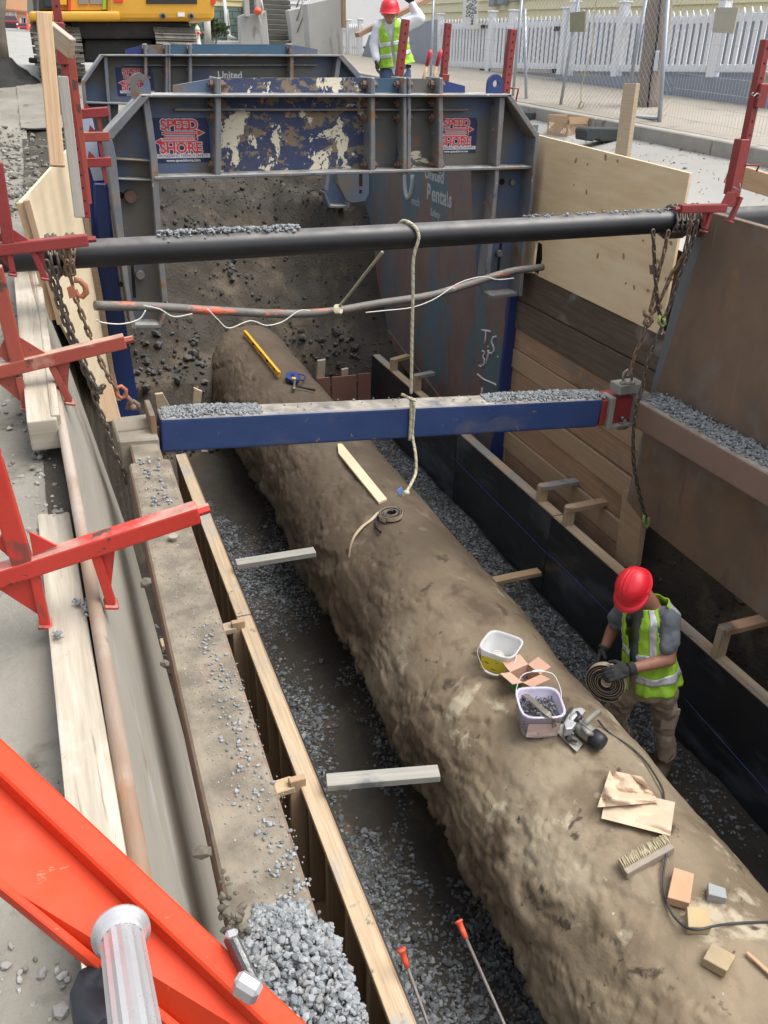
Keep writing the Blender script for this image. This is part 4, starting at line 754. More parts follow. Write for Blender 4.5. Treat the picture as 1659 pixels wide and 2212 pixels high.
# ================================================================== CHAINS
_links = {}
def link_mesh(L_, mt):
    k = (round(L_, 4), mt.name)
    if k not in _links:
        w_ = L_*.34; r_ = L_*.115; P_ = []
        for i in range(6): a = math.pi*i/5; P_.append(Vector((0, math.cos(a)*w_/2*.9, L_/2-w_/2+math.sin(a)*w_/2)))
        for i in range(6): a = math.pi+math.pi*i/5; P_.append(Vector((0, math.cos(a)*w_/2*.9, -L_/2+w_/2+math.sin(a)*w_/2)))
        mb = MB(); mb.tube(P_, r_, n=6, closed=True); _links[k] = mb.mesh('link', mt)
    return _links[k]
def chain(root, pts, mt, L_=.056, tw=0):
    pts = smooth(pts, 8); pitch = L_*.77; acc = 0; last = None; k = 0; out = []; s = 0; nxt = 0
    for a, b in zip(pts, pts[1:]):
        d = (b-a).length
        while nxt <= s+d: out.append((a.lerp(b, (nxt-s)/d), (b-a).normalized())); nxt += pitch
        s += d
    for i, (p, d) in enumerate(out):
        o = bpy.data.objects.new('link', link_mesh(L_, mt)); COL.objects.link(o); o.parent = root
        q = d.to_track_quat('Z', 'Y').to_matrix().to_4x4(); o.matrix_local = Matrix.Translation(p-OFF[root.name])@q@Matrix.Rotation((i % 2)*math.pi/2+tw+random.uniform(-.25, .25), 4, 'Z')
def wrap(root, px, mt, rr=.02, lean=.0, L_=.056):
    s = (at(px, 520, Y=Yp)-pipeA).dot(pipeD); c = pipeA+pipeD*s; R_ = pipeR+rr; P_ = []
    for i in range(17): a = 2*math.pi*i/16; P_.append(c+Vector((lean*math.sin(a), -math.cos(a)*R_, math.sin(a)*R_)))
    chain(root, P_, mt, L_)
Yk = Yp-.16
r = thing('chain_sling', 'dark steel chains hanging from the left end of the black pipe', 'chain', at(215, 880, Y=Yk))
for px in (104, 118): wrap(r, px, m_chain)
chain(r, [at(x, y, Y=Yk) for x, y in ((103, 575), (115, 620), (135, 680), (155, 735), (178, 790), (200, 838), (212, 858))], m_chain)
chain(r, [at(x, y, Y=Yk-.02) for x, y in ((122, 590), (130, 640), (147, 690), (168, 750), (192, 805), (212, 840), (222, 836))], m_chain)
chain(r, [at(x, y, Y=Yk) for x, y in ((206, 862), (214, 885), (228, 915), (240, 955), (254, 990), (266, 1020), (272, 1045))], m_chain)
MB().beam(at(196, 848, Y=Yk), at(222, 846, Y=Yk), .03, .02).tube([at(218, 848, Y=Yk), at(222, 836, Y=Yk)], .008).build('chain_shortener', m_chain, r, bevel=.004)
r = thing('chain_sling', 'rusty chain with an orange grab hook above the left strut shackle', 'chain', at(280, 880, Y=Yk))
for px in (138, 150): wrap(r, px, m_chainr, lean=.02)
chain(r, [at(x, y, Y=Yk-.03) for x, y in ((132, 545), (141, 570), (150, 592), (156, 612))], m_chainr); chain(r, [at(x, y, Y=Yk-.05) for x, y in ((146, 540), (155, 575), (160, 600))], m_chainr)
chain(r, [at(x, y, Y=Yk+.05) for x, y in ((163, 642), (175, 675), (196, 730), (222, 790), (240, 822), (252, 842))], m_chainr)
MB().tube([at(x, y, Y=Yk-.05) for x, y in ((160, 605), (172, 606), (184, 618), (186, 632), (178, 641), (168, 638), (164, 626))], [.014, .013, .014, .015, .014, .011, .008], n=8).build('grab_hook', m_orange, r)
MB().poly(pts_Y([(144, 622), (160, 616), (166, 642), (150, 645)], Yk-.06), (0, .008, 0)).build('tag_plate', m_orange, r)
MB().tube([at(x, y, Y=Yk+.08) for x, y in ((250, 838), (252, 852), (262, 860), (272, 856), (272, 842), (262, 834))], .011, n=7, closed=True).build('coupling_ring', m_orange, r)
MB().tube([at(x, y, Y=Yk+.12) for x, y in ((268, 852), (280, 862), (285, 878))], .012, n=8).tube([at(x, y, Y=Yk+.14) for x, y in ((276, 884), (278, 872), (288, 866), (298, 873), (299, 885))], .012, n=8).ball(at(288, 880, Y=Yk+.1), .017).build('shackle', m_walL, r)
r = thing('chain_sling', 'dark chains wound four times round the right end of the black pipe', 'chain', at(1395, 1117, Y=Yk))
for px in (1437, 1447, 1457, 1467): wrap(r, px, m_chain, lean=.015)
chain(r, [at(x, y, Y=Yk) for x, y in ((1411, 506), (1413, 548), (1417, 620), (1423, 670), (1430, 694))], m_chain)
chain(r, [at(x, y, Y=Yk-.02) for x, y in ((1508, 470), (1494, 530), (1470, 590), (1448, 655), (1434, 692))], m_chain)
chain(r, [at(x, y, Y=Yk-.03) for x, y in ((1434, 700), (1424, 720), (1402, 772), (1387, 836), (1374, 880), (1368, 940), (1369, 1000), (1378, 1053), (1388, 1096), (1395, 1117))], m_chain)
m_lime = M('lime_painted_steel', (.35, .5, .06), (.15, .16, .12), s=30, rough=.5, bump=.1)
MB().tube([at(x, y, Y=Yk-.04) for x, y in ((1425, 682), (1423, 696), (1430, 706), (1437, 700), (1434, 688))], .01, n=7).build('hook', m_lime, r)
MB().tube([at(x, y, Y=Yk-.04) for x, y in ((1392, 1112), (1390, 1128), (1396, 1141), (1403, 1130), (1400, 1118))], .011, n=7).build('end_hook', m_lime, r)
MB().poly(pts_Y([(1403, 572), (1413, 574), (1415, 592), (1405, 593)], Yk-.03), (0, .004, 0)).build('tag_plate', m_chain, r)
r = thing('chain_sling', 'rusty brown chains at the right pipe end joined by a rusty hook', 'chain', at(1361, 840, Y=Yk))
for px in (1490, 1499): wrap(r, px, m_chainr, lean=-.01)
chain(r, [at(x, y, Y=Yk+.01) for x, y in ((1442, 508), (1434, 548), (1422, 592), (1413, 638), (1407, 664))], m_chainr)
chain(r, [at(x, y, Y=Yk+.02) for x, y in ((1494, 470), (1477, 548), (1452, 590), (1434, 631), (1412, 676))], m_chainr)
chain(r, [at(x, y, Y=Yk+.05) for x, y in ((1395, 706), (1385, 735), (1372, 765), (1362, 800), (1352, 815))], m_chainr)
MB().tube([at(x, y, Y=Yk) for x, y in ((1408, 664), (1410, 676), (1402, 684), (1392, 680), (1392, 670))], .012, n=7).tube([at(x, y, Y=Yk) for x, y in ((1404, 682), (1408, 694), (1400, 704), (1392, 698), (1398, 686))], .014, n=7).build('hook', m_chainr, r)
MB().tube([at(x, y, Y=Yk+.1) for x, y in ((1346, 822), (1347, 806), (1355, 799), (1364, 806), (1365, 822))], .009, n=7).ball(at(1347, 826, Y=Yk+.1), .018).ball(at(1366, 826, Y=Yk+.1), .018).cyl(at(1340, 828, Y=Yk+.1), at(1370, 828, Y=Yk+.1), .011).build('shackle', m_fit, r)
# ================================================================== ROPES
m_rope = M('pale_yellow_rope', (.52, .47, .28), (.42, .40, .30), s=25, rough=.8, bump=.2); m_rope2 = M('grey_rope', (.36, .35, .29), (.28, .27, .22), s=25, rough=.85)
def rope(root, P_, R_=.0095, nm='rope', mts=None):
    P_ = smooth(P_, 10); L_ = [0]
    for a, b in zip(P_, P_[1:]): L_.append(L_[-1]+(b-a).length)
    n = int(L_[-1]/.009)+2; Q = []; j = 0
    for i in range(n):
        s = L_[-1]*i/(n-1)
        while j < len(L_)-2 and L_[j+1] < s: j += 1
        Q.append(P_[j].lerp(P_[j+1], (s-L_[j])/max(1e-6, L_[j+1]-L_[j])))
    prev = Vector((1, 0, 0)); strands = [[], [], []]
    for i, p in enumerate(Q):
        d = (Q[min(i+1, n-1)]-Q[max(0, i-1)]).normalized(); sd = (prev-d*prev.dot(d)).normalized(); prev = sd; up = sd.cross(d)
        for k in range(3): a = i*.009/.045*6.28+k*2.094; strands[k].append(p+sd*math.cos(a)*R_*.55+up*math.sin(a)*R_*.55)
    for k in range(3): MB().tube(strands[k], R_*.6, n=5).build('strand', (mts or (m_rope, m_rope, m_rope2))[k], root)
r = thing('hanging_rope', 'pale yellow rope looped over the black pipe and tied round the blue strut', 'rope', at(868, 1066, Y=4.0))
def pp(px, ang, rr=.012):
    s = (at(px, 515, Y=Yp)-pipeA).dot(pipeD); c = pipeA+pipeD*s; R_ = pipeR+rr; return c+Vector((0, -math.cos(ang)*R_, math.sin(ang)*R_))
ps = (p0.z+p1.z)/2
def onstrut(px, py): return at(px, py, Y=Ys-.012)
rope(r, [pp(868, 2.6), pp(872, 1.9), pp(878, 1.3), pp(888, .7), pp(892, 0)]+[at(x, y, Y=Ys-pipeR-.01+(y-560)*.0001) for x, y in ((893, 560), (892, 640), (890, 720), (889, 800), (888, 850))])
rope(r, [at(868, 852, Y=Ys+.02), at(876, 856, Y=Ys-.02), at(888, 862, Y=Ys-.02), at(898, 866, Y=Ys-.02)], nm='rope')
rope(r, [onstrut(887, 862), onstrut(888, 890), onstrut(886, 930), onstrut(885, 951)])
rope(r, [onstrut(886, 868), onstrut(894, 876), onstrut(893, 905), onstrut(891, 940), at(898, 985, Y=Ys-.1), at(898, 1020, Y=Ys-.15), at(888, 1045, Y=Ys-.25), at(878, 1062, Y=Ys-.3)])
b_ = MB()
for i in range(40):
    a = at(870, 1066, Y=Ys-.3); q = at(860+random.uniform(-6, 16), 1066+random.uniform(-6, 12), Y=Ys-.3+random.uniform(-.03, .03)); b_.tube([a, a.lerp(q, .6)+Vector((0, 0, .008)), q], .0016, n=3)
b_.build('frayed_end', m_rope, r); MB().ball(at(878, 1064, Y=Ys-.3), .02, (1, 1, .8)).build('knot', m_rope, r)
MB().slab([at(858, 1060, Y=Ys-.33), at(868, 1052, Y=Ys-.32), at(872, 1064, Y=Ys-.31), at(862, 1070, Y=Ys-.33)], .004).build('blue_tape', M('blue_tape', (.12, .2, .5), bump=0), r)
r = thing('tie_rope', 'short rope slanting from behind the black pipe to a knot on the conduit', 'rope', at(730, 680, Y=5.6))
rope(r, [at(826, 545, Y=4.5), at(790, 590, Y=5.0), at(755, 635, Y=5.4), at(733, 662, Y=5.55)], .009)
for k in range(4): rope(r, [at(726+k*3+4*math.cos(a), 668+9*math.sin(a), Y=5.6+.035*math.cos(a*1.0+1)) for a in lin(0, 5.6, 8)], .007)
# ================================================================== GRAVEL SPILLED ON THE STEEL
def clump(n, gen, s0, s1, name, lab, cat='gravel', mt=None, flat=.75):
    P_ = [gen() for _ in range(n)]; P_ = [p for p in P_ if p is not None]
    return stones(name, P_, rng.uniform(s0, s1, len(P_)), mt or s_blue, flat=flat, jag=.25, label=lab, cat=cat)
def heap():
    u = random.random(); y = .55+u*.82; edge = 1.16+.05*fb(u*9, 3, 1)
    xw = (.14, .375); x = random.uniform(*xw); lim = 1.24+.10*math.sin((x-.14)*14)+.04*fb(x*30, 2, 2)
    if y > lim: return None
    hgt = .05*min(1, (lim-y)/.16)*min(1, (x-.10)/.07)*min(1, (.405-x)/.06); return (x, y, zW+.004+random.random()*max(0, hgt))
clump(6500, heap, .007, .026, 'gravel_heap', 'heap of sharp blue-grey gravel at the near end of the left steel beam')
def spill():
    y = 1.2+random.random()**1.5*1.35; c = .305+.04*fb(y*3, 1, 1); x = random.gauss(c, .03)
    if not .215 < x < .362: return None
    return (x, y, zW+.003)
clump(260, spill, .008, .019, 'scattered_gravel', 'loose chips of gravel scattered along the top of the left steel beam')
clump(1500, lambda: (random.uniform(.19, .37), random.uniform(1, 4), zW+.001), .003, .008, 'grit', 'fine grit lying on the dusty top of the left steel beam', 'grit', s_tan)
clump(60, lambda: (random.uniform(.23, .34), random.uniform(3.5, 4.05), zW+.006), .01, .026, 'scattered_gravel', 'few gravel chips on the far neck of the left steel beam')
s_brn = STONE('brown_stone', [(.10, .085, .065), (.15, .13, .10), (.07, .06, .05)])
clump(50, lambda: (random.gauss(.155, .012), random.gauss(1.35, .05), zW-.02+random.random()*.05), .015, .03, 'wedged_stones', 'clump of stones wedged between the left plate and the steel beam', 'stones', s_brn)
for px, py, s_ in ((875*.36, 1128+.36*365, .05), (990*.36, 1128+.36*850, .04), (435, 1593+.36*690, .055)): stones('wedged_stone', [tuple(at(px, py, Z=zW-.01))], [s_], s_brn, label={0: 'brown cobble caught in the gap beside the left steel beam, farthest', 1: 'dark clod caught in the gap beside the left steel beam, middle one', 2: 'brown cobble caught in the gap beside the left steel beam, nearest'}[0 if py < 1300 else 1 if py < 1500 else 2], cat='stone', kind=None, flat=.9, jag=.1)
def on_strut(a, b, dens=1.):
    def g():
        x = at(random.uniform(a, b), 880, Y=Ys).x; t = (x-p0.x)/(p1.x-p0.x); z = p0.z+(p1.z-p0.z)*t; yy = random.gauss(.1, .045)
        if not .01 < yy < .165: return None
        e = min(1, (x-at(a, 880, Y=Ys).x)/.15+.1)*min(1, (at(b, 880, Y=Ys).x-x)/.25+.1); return (x, Ys+yy, z+.003+random.random()*.025*e*min(1, (1-abs(yy-.1)/.09)+.1))
    return g
clump(1300, on_strut(352, 570), .014, .028, 'strut_gravel', 'band of grey gravel on top of the blue strut, left part')
clump(1500, on_strut(1060, 1310), .014, .030, 'strut_gravel', 'band of grey gravel on top of the blue strut beside its red end box')
clump(30, on_strut(570, 1060), .008, .018, 'strut_gravel', 'few stray chips on the bare middle of the blue strut')
def on_pipe_top(a, b, w_, h):
    def g():
        s = (at(random.uniform(a, b), 520, Y=Yp)-pipeA).dot(pipeD); c = pipeA+pipeD*s; dy = random.gauss(0.02, w_); return tuple(c+Vector((0, dy, math.sqrt(max(0, pipeR**2-dy**2))+random.random()*h)))
    return g
clump(750, on_pipe_top(342, 645, .022, .022), .012, .026, 'pipe_gravel', 'ridge of pale gravel lying along the top of the black pipe, left half')
clump(160, on_pipe_top(1130, 1440, .02, .012), .010, .022, 'pipe_gravel', 'sparse gravel on top of the black pipe near its right end')
def on_wr():
    t = random.random(); p = wR0.lerp(wR1, t); x = random.gauss(.035, .045)
    if not -.06 < x < .2: return None
    if t > .5 and random.random() < .5: return None
    h = .045*(1-.5*t); return (p.x+x, p.y, p.z+.004+random.random()*h*max(.1, 1-abs(x-.05)/.1)+max(0, x-.09)*.25)
clump(5200, on_wr, .014, .032, 'waler_gravel', 'long bank of blue-grey gravel heaped along the top of the right steel beam')
MB().beam((3.66, wR0.y+.35, wR0.z-.05), (3.70, wR1.y, wR1.z-.02), .12, .06).build('dirt_fillet', M('caked_mud', (.15, .125, .095), (.2, .175, .135), s=8, bump=.8, bs=40), bevel=.02, label='caked mud between the right steel beam and the plate under the gravel', cat='mud')
clump(90, lambda: (lambda p: (p.x, p.y, p.z))(at(random.gauss(193, 6), random.gauss(1312, 7), Z=.012+random.random()*.015)), .006, .014, 'gravel_clump', 'small clump of grey gravel by the red foot on the foreground timber')
clump(45, lambda: tuple(at(random.gauss(125, 4), random.gauss(1368, 4), Z=.012+random.random()*.012)), .006, .014, 'gravel_clump', 'tiny clump of grey gravel at the left edge of the foreground timber')
clump(50, lambda: tuple(at(random.gauss(174, 7), random.gauss(1300, 3), Z=.01+random.random()*.01)), .006, .012, 'gravel_clump', 'small patch of grey gravel in the middle of the foreground timber')
# ================================================================== THINGS LYING ON THE PIPE
def OP(px, py, h=0.):
    r_ = ray(px, py); ox, oz = CAM[0]-PX, CAM[2]-PZ; R_ = PR+.012+h; A_ = r_[0]**2+r_[2]**2; B_ = 2*(ox*r_[0]+oz*r_[2]); C_ = ox*ox+oz*oz-R_*R_
    D_ = B_*B_-4*A_*C_
    t = (-B_-math.sqrt(max(0, D_)))/(2*A_); return Vector(CAM+r_*t)
def ON(p): return Vector((p.x-PX, 0, p.z-PZ)).normalized()
def lay(p, h=0.):
    """real crust surface below a point, plus h"""
    th = math.degrees(math.atan2(p.x-PX, p.z-PZ)); q = Vector(pipe_pt(th, p.y)); return q+ON(q)*h
def slab_on(pts, h, t, name, mt, parent=None, bevel=.002, **k):
    P_ = [OP(x, y, h) for x, y in pts]; c = sum(P_, Vector())/len(P_); return MB().poly(P_, -ON(c)*t).build(name, mt, parent, bevel=bevel, **k)
# board
slab_on([(729, 958), (739, 958), (836, 1077), (818, 1085), (731, 978)], .035, .022, 'pale_board', M('fresh_board', (.72, .6, .42), (.66, .53, .35), s=3, stretch=(4, 1, 4), rough=.7, bump=.05), label='clean pale board with a pointed end lying on the pipe by the strut', cat='board')
# level
r = thing('spirit_level', 'long yellow spirit level lying on the far part of the pipe', 'level', OP(565, 765)); m_yel = M('yellow_enamel', (.75, .42, .02), (.7, .38, .02), s=8, rough=.4, bump=.03)
a, b = OP(529, 719, .04), OP(604, 810, .04); MB().beam(a, b, .016, .06, up=ON(a)+Vector((.6, 0, 0))).build('rail', m_yel, r, bevel=.002); MB().beam(a+Vector((0, 0, .03)), b+Vector((0, 0, .03)), .03, .006).build('flange', m_yel, r)
for t in (.12, .5, .88):
    p = a.lerp(b, t); MB().beam(p-(b-a).normalized()*.03+Vector((-.004, -.01, .012)), p+(b-a).normalized()*.03+Vector((-.004, -.01, .012)), .024, .03).build('vial', m_steel, r, bevel=.003)
for t in (.3, .7):
    p = a.lerp(b, t); n_ = Vector((-.5, -.6, .5)).normalized(); MB().cyl(p+n_*.012, p+n_*.034, .017, n=12).build('hand_hole', m_dark, r)
# chalk-line reel and hammer
r = thing('tape_reel', 'dark blue reel tape with a D-handle lying on the pipe near the level', 'reel', OP(638, 820)); m_nav = M('navy_plastic', (.02, .035, .14), (.03, .05, .2), s=15, rough=.45, bump=.05)
MB().poly([OP(x, y, .05) for x, y in ((618, 806), (626, 801), (640, 803), (648, 811), (645, 820), (630, 821), (617, 815))], Vector((0, 0, -.035))).build('case', m_nav, r, bevel=.008, seg=2)
MB().tube([OP(x, y, .035) for x, y in ((645, 808), (657, 810), (660, 816), (655, 821), (643, 820))], .009, n=7).build('handle', m_nav, r); MB().cyl(OP(632, 811, .045), OP(632, 811, .062), .022).build('crank', m_nav, r)
MB().poly([OP(x, y, .046) for x, y in ((631, 815), (639, 816), (639, 820), (631, 819))], Vector((0, 0, .006))).build('yellow_label', m_yel, r)
r = thing('hammer', 'short hammer with a black handle lying on the pipe beside the blue reel', 'hammer', OP(655, 838))
a, b = OP(640, 834, .03), OP(681, 843, .02); MB().tube([a, a.lerp(b, .45), b], [.011, .013, .015], n=8).build('handle', M('black_rubber', (.02, .02, .022), bump=.05, rough=.6), r)
MB().tube([OP(637, 824, .035), OP(636, 831, .035), OP(635, 838, .03), OP(634, 842, .025)], [.016, .012, .014, .02], n=8).build('head', m_steel, r)
# rolled gasket strips
m_gask = M('black_gasket', (.018, .018, .02), (.03, .03, .03), s=30, rough=.55, bump=.1); m_back = M('tan_backing_paper', (.47, .37, .25), (.55, .45, .31), s=12, rough=.7, bump=.05)
def coil(root, c, ax, R0, R1, turns, w_, tails=()):
    ax = ax.normalized(); u = ax.orthogonal().normalized(); v = ax.cross(u); rad_ = (R1-R0)/turns
    for nm, mt, off, th, ww in (('gasket_strip', m_gask, 0, rad_*.66, w_*.97), ('backing_paper', m_back, rad_*.55, rad_*.13, w_)):
        vs = []; N_ = int(turns*26)
        for i in range(N_+1):
            a = 2*math.pi*turns*i/N_; R_ = R0+(R1-R0)*i/N_+off; wob = 1+.015*math.sin(a*1.3)
            d = u*math.cos(a)+v*math.sin(a)
            for rr, hh in ((R_-th/2, -ww/2), (R_+th/2, -ww/2), (R_+th/2, ww/2), (R_-th/2, ww/2)): vs.append(c+d*rr*wob+ax*(hh+.004*math.sin(a*.37)))
        fs = [(i*4+k, i*4+(k+1) % 4, i*4+4+(k+1) % 4, i*4+4+k) for i in range(N_) for k in range(4)]+[(3, 2, 1, 0), (N_*4, N_*4+1, N_*4+2, N_*4+3)]
        MB().add(vs, fs).build(nm, mt, root)
r = thing('gasket_roll', 'rolled black gasket strip with tan backing lying flat on the pipe', 'roll', OP(845, 1120))
c = OP(845, 1112, .03); nn = ON(c); coil(r, lay(c, .022), nn, .03, .092, 4.5, .034)
MB().tube([OP(x, y, .02) for x, y in ((818, 1112), (812, 1125), (813, 1140), (822, 1150))], .010, n=5, flat=1.6).build('loose_tail', m_gask, r)
def ribbon(P_, w_, t, mt, nm, root, upf):
    P_ = smooth(P_, 6); vs = []; n = len(P_)
    for i, p in enumerate(P_):
        d = (P_[min(i+1, n-1)]-P_[max(0, i-1)]).normalized(); up = upf(p, i/n); sd = d.cross(up).normalized(); up = sd.cross(d)
        for a, b in ((-1, -1), (1, -1), (1, 1), (-1, 1)): vs.append(p+sd*a*w_/2+up*b*t/2)
    fs = [(i*4+k, i*4+(k+1) % 4, i*4+4+(k+1) % 4, i*4+4+k) for i in range(n-1) for k in range(4)]+[(3, 2, 1, 0), ((n-1)*4, (n-1)*4+1, (n-1)*4+2, (n-1)*4+3)]
    return MB().add(vs, fs).build(nm, mt, root)
ribbon([OP(x, y, .02) for x, y in ((818, 1106), (803, 1122), (782, 1138), (765, 1160), (757, 1182), (754, 1204))], .022, .002, m_back, 'peeled_paper', r, lambda p, t: ON(p)+Vector((math.sin(t*5), 0, 0))*.9)
# buckets
def tub(name, lab, c, rz, sz, h, mt, root_extra=None, tilt=None):
    r = thing(name, lab, 'bucket', c); q = Matrix.Translation(c)@(tilt or Matrix.Identity(4))@Matrix.Rotation(rz, 4, 'Z')
    def ring(s, z, n=32, e=4.5):
        P_ = []
        for i in range(n): a = 2*math.pi*(i+.5)/n; ca, sa = math.cos(a), math.sin(a); k = (abs(ca)**e+abs(sa)**e)**(-1/e); P_.append(q@Vector((ca*k*s, sa*k*s, z)))
        return P_
    s0, s1 = sz*.43, sz*.5; prof = [(s0*.02, 0), (s0*.95, 0), (s0, .006), (s1, h*.93), (s1+.006, h*.93), (s1+.008, h), (s1-.003, h), (s1-.004, h*.93), (s0-.004, .012), (s0*.02, .01)]
    vs = []; n = 32
    for s, z in prof: vs += ring(s, z)
    fs = [(i*n+k, i*n+(k+1) % n, (i+1)*n+(k+1) % n, (i+1)*n+k) for i in range(len(prof)-1) for k in range(n)]
    MB().add(vs, fs, sm=True).build('tub', mt, r)
    return r, q, s0, s1
m_clear = M('milky_clear_plastic', (.78, .80, .82), rough=.3, bump=0, alpha=.55); m_lav = M('milky_lavender_plastic', (.66, .63, .80), (.7, .67, .83), s=6, rough=.35, bump=0, alpha=.75)
m_lab1 = M('yellow_label', (.72, .58, .03), (.76, .63, .05), s=10, rough=.5, bump=0, spots=[((.12, .09, .03), 22, .60, .02, (1, 1, 3)), ((.7, .25, .1), 9, .68, .02)]); m_whp = M('white_plastic', (.75, .75, .74), rough=.4, bump=0)
m_nail = M('nail_steel', (.30, .30, .31), (.16, .16, .17), s=40, rough=.35, metal=.8, bump=0)
c1 = lay(OP(1078, 1436, 0), -.006); c1.z -= .006
r1, q1_, s0, s1 = tub('bucket', 'clear square bucket with a yellow label holding a ball of white twine', c1, math.radians(40), .205, .165, m_clear)
def face_sheet(q, s0, s1, h, ang, x0, x1, z0, z1, mt, root, nm='label', o=.0025):
    R_ = q@Matrix.Rotation(ang, 4, 'Z'); P_ = [R_@Vector((s0+(s1-s0)*z/h+o, x, z)) for x, z in ((x0, z0), (x1, z0), (x1, z1), (x0, z1))]
    return MB().slab(P_, .0008).build(nm, mt, root)
AF = math.radians(180+22)-math.radians(40)     # the bucket side turned to the left in the picture
def best_face(q, want):
    return max((0, math.pi/2, math.pi, 3*math.pi/2), key=lambda a: (q.to_3x3()@Matrix.Rotation(a, 3, 'Z')@Vector((1, 0, 0))).dot(want))
fa = best_face(q1_, Vector((-1, -.45, 0))); face_sheet(q1_, s0, s1, .165, fa, -.078, .078, .02, .12, m_lab1, r1)
fb_ = best_face(q1_, Vector((.3, -1, 0)))
face_sheet(q1_, s0, s1, .165, fb_, -.085, -.04, .02, .06, m_lab1, r1)
def nails(root, q, n, sx, z0, z1, L_=.075, lab='nail'):
    mb = MB()
    for i in range(n):
        a = random.uniform(0, 6.28); t = random.uniform(-.35, .35); p = q@Vector((random.uniform(-sx, sx), random.uniform(-sx, sx), random.uniform(z0, z1))); d = q.to_3x3()@Vector((math.cos(a), math.sin(a), t))*L_/2
        e = max(abs(v) for v in (q.inverted()@(p+d))[:2]+(q.inverted()@(p-d))[:2])
        if e > sx*1.28: continue
        mb.tube([p-d, p+d], .0019, n=4); 
        mb.cyl(p+d, p+d*1.03, .0045, n=6)
    o = mb.build('nails', m_nail, root); o['kind'] = 'stuff'; return o
nails(r1, q1_@Matrix.Translation((.03, -.03, 0)), 90, .05, .012, .035)
rt = thing('twine_ball', 'ball of white cotton twine inside the clear bucket', 'twine', q1_@Vector((.0, .015, .012))); cc = OFF[rt.name]+Vector((0, 0, .05)); m_tw = M('white_twine', (.72, .68, .6), (.6, .56, .48), s=30, bump=.1)
MB().ball(cc, .038, (1, 1, .9)).build('core', m_tw, rt); mb = MB()
for k in range(26):
    a1 = random.uniform(0, 3.14); a2 = random.uniform(0, 3.14); n_ = Vector((math.sin(a1)*math.cos(a2), math.sin(a1)*math.sin(a2), math.cos(a1))); u = n_.orthogonal().normalized(); v = n_.cross(u)
    mb.tube([cc+(u*math.cos(t)+v*math.sin(t))*.0395 for t in lin(0, 6.0, 18)], .0016, n=3)
mb.build('windings', m_tw, rt)
MB().tube([cc+Vector((.05+.018*math.cos(t), .02+.018*math.sin(t), .0)) for t in lin(0, 5.7, 10)], .0045, n=5, closed=True).build('washer', m_steel, rt) if 0 else None
def bail(root, q, s, h, pts, grip=True):
    P_ = smooth([q@Vector(p) for p in pts], 6); MB().tube(P_, .0022, n=6).build('wire_handle', m_whp, root)
    if grip: m_ = len(P_)//2; MB().tube(P_[m_-5:m_+6], .0065, n=8).build('grip', m_whp, root)
R_ = Matrix.Rotation(fa, 4, 'Z')
bail(r1, q1_@R_, s1, .165, [(.02, .105, .145), (.085, .11, .12), (.118, .05, .045), (.122, 0, .03), (.118, -.05, .045), (.085, -.11, .12), (.02, -.105, .145)])
c2 = lay(OP(1160, 1568, 0), -.005); c2.z -= .004
r2_, q2_, s0, s1 = tub('bucket', 'lavender square bucket full of loose nails with a pry bar across it', c2, math.radians(-17), .225, .165, m_lav)
MB().box((0, 0, 0), (.001, .001, .001)) if 0 else None
ff = best_face(q2_, Vector((-.35, -1, 0)))
lab2 = face_sheet(q2_, s0, s1, .165, ff, -.082, .082, .02, .115, M('pink_paper_label', (.62, .42, .40), (.66, .5, .47), s=4, rough=.6, bump=0, spots=[((.72, .7, .68), 3, .55, .05, (1, 1, 6))]), r2_)
nails(r2_, q2_, 620, .082, .03, .115); mb = MB()
P_ = [q2_@Vector(v) for v in ((-.087, -.087, .04), (.087, -.087, .04), (.087, .087, .04), (-.087, .087, .04))]; MB().slab(P_, .03).build('nail_bed', M('nail_bed', (.06, .06, .065), (.2, .2, .21), s=60, rough=.4, metal=.6, bump=.5, bs=90), r2_)
R_ = Matrix.Rotation(ff+math.pi, 4, 'Z')
bail(r2_, q2_@R_, s1, .165, [(-.0, .115, .15), (.06, .118, .20), (.10, .085, .26), (.11, .035, .275), (.112, 0, .278), (.11, -.035, .275), (.10, -.085, .26), (.06, -.118, .20), (0, -.115, .15)])
pb = thing('pry_bar', 'flat worn pry bar lying across the nails and over the rim of the lavender bucket', 'pry bar', q2_@Vector((0, 0, .12)))
D_ = lambda px, py, z: at(px, py, Z=z); zt_b = (q2_@Vector((0, 0, .165))).z
ribbon([D_(1128, 1496, zt_b-.045), D_(1150, 1513, zt_b-.02), D_(1172, 1533, zt_b+.012), D_(1188, 1546, zt_b+.012), D_(1197, 1556, zt_b-.03), D_(1199, 1570, zt_b-.07)], .032, .006, M('worn_pry_bar', (.22, .2, .17), (.36, .32, .24), s=20, rough=.45, metal=.6, bump=.15), 'bar', pb, lambda p, t: Vector((0, -.5 if t > .75 else 0, 1)))
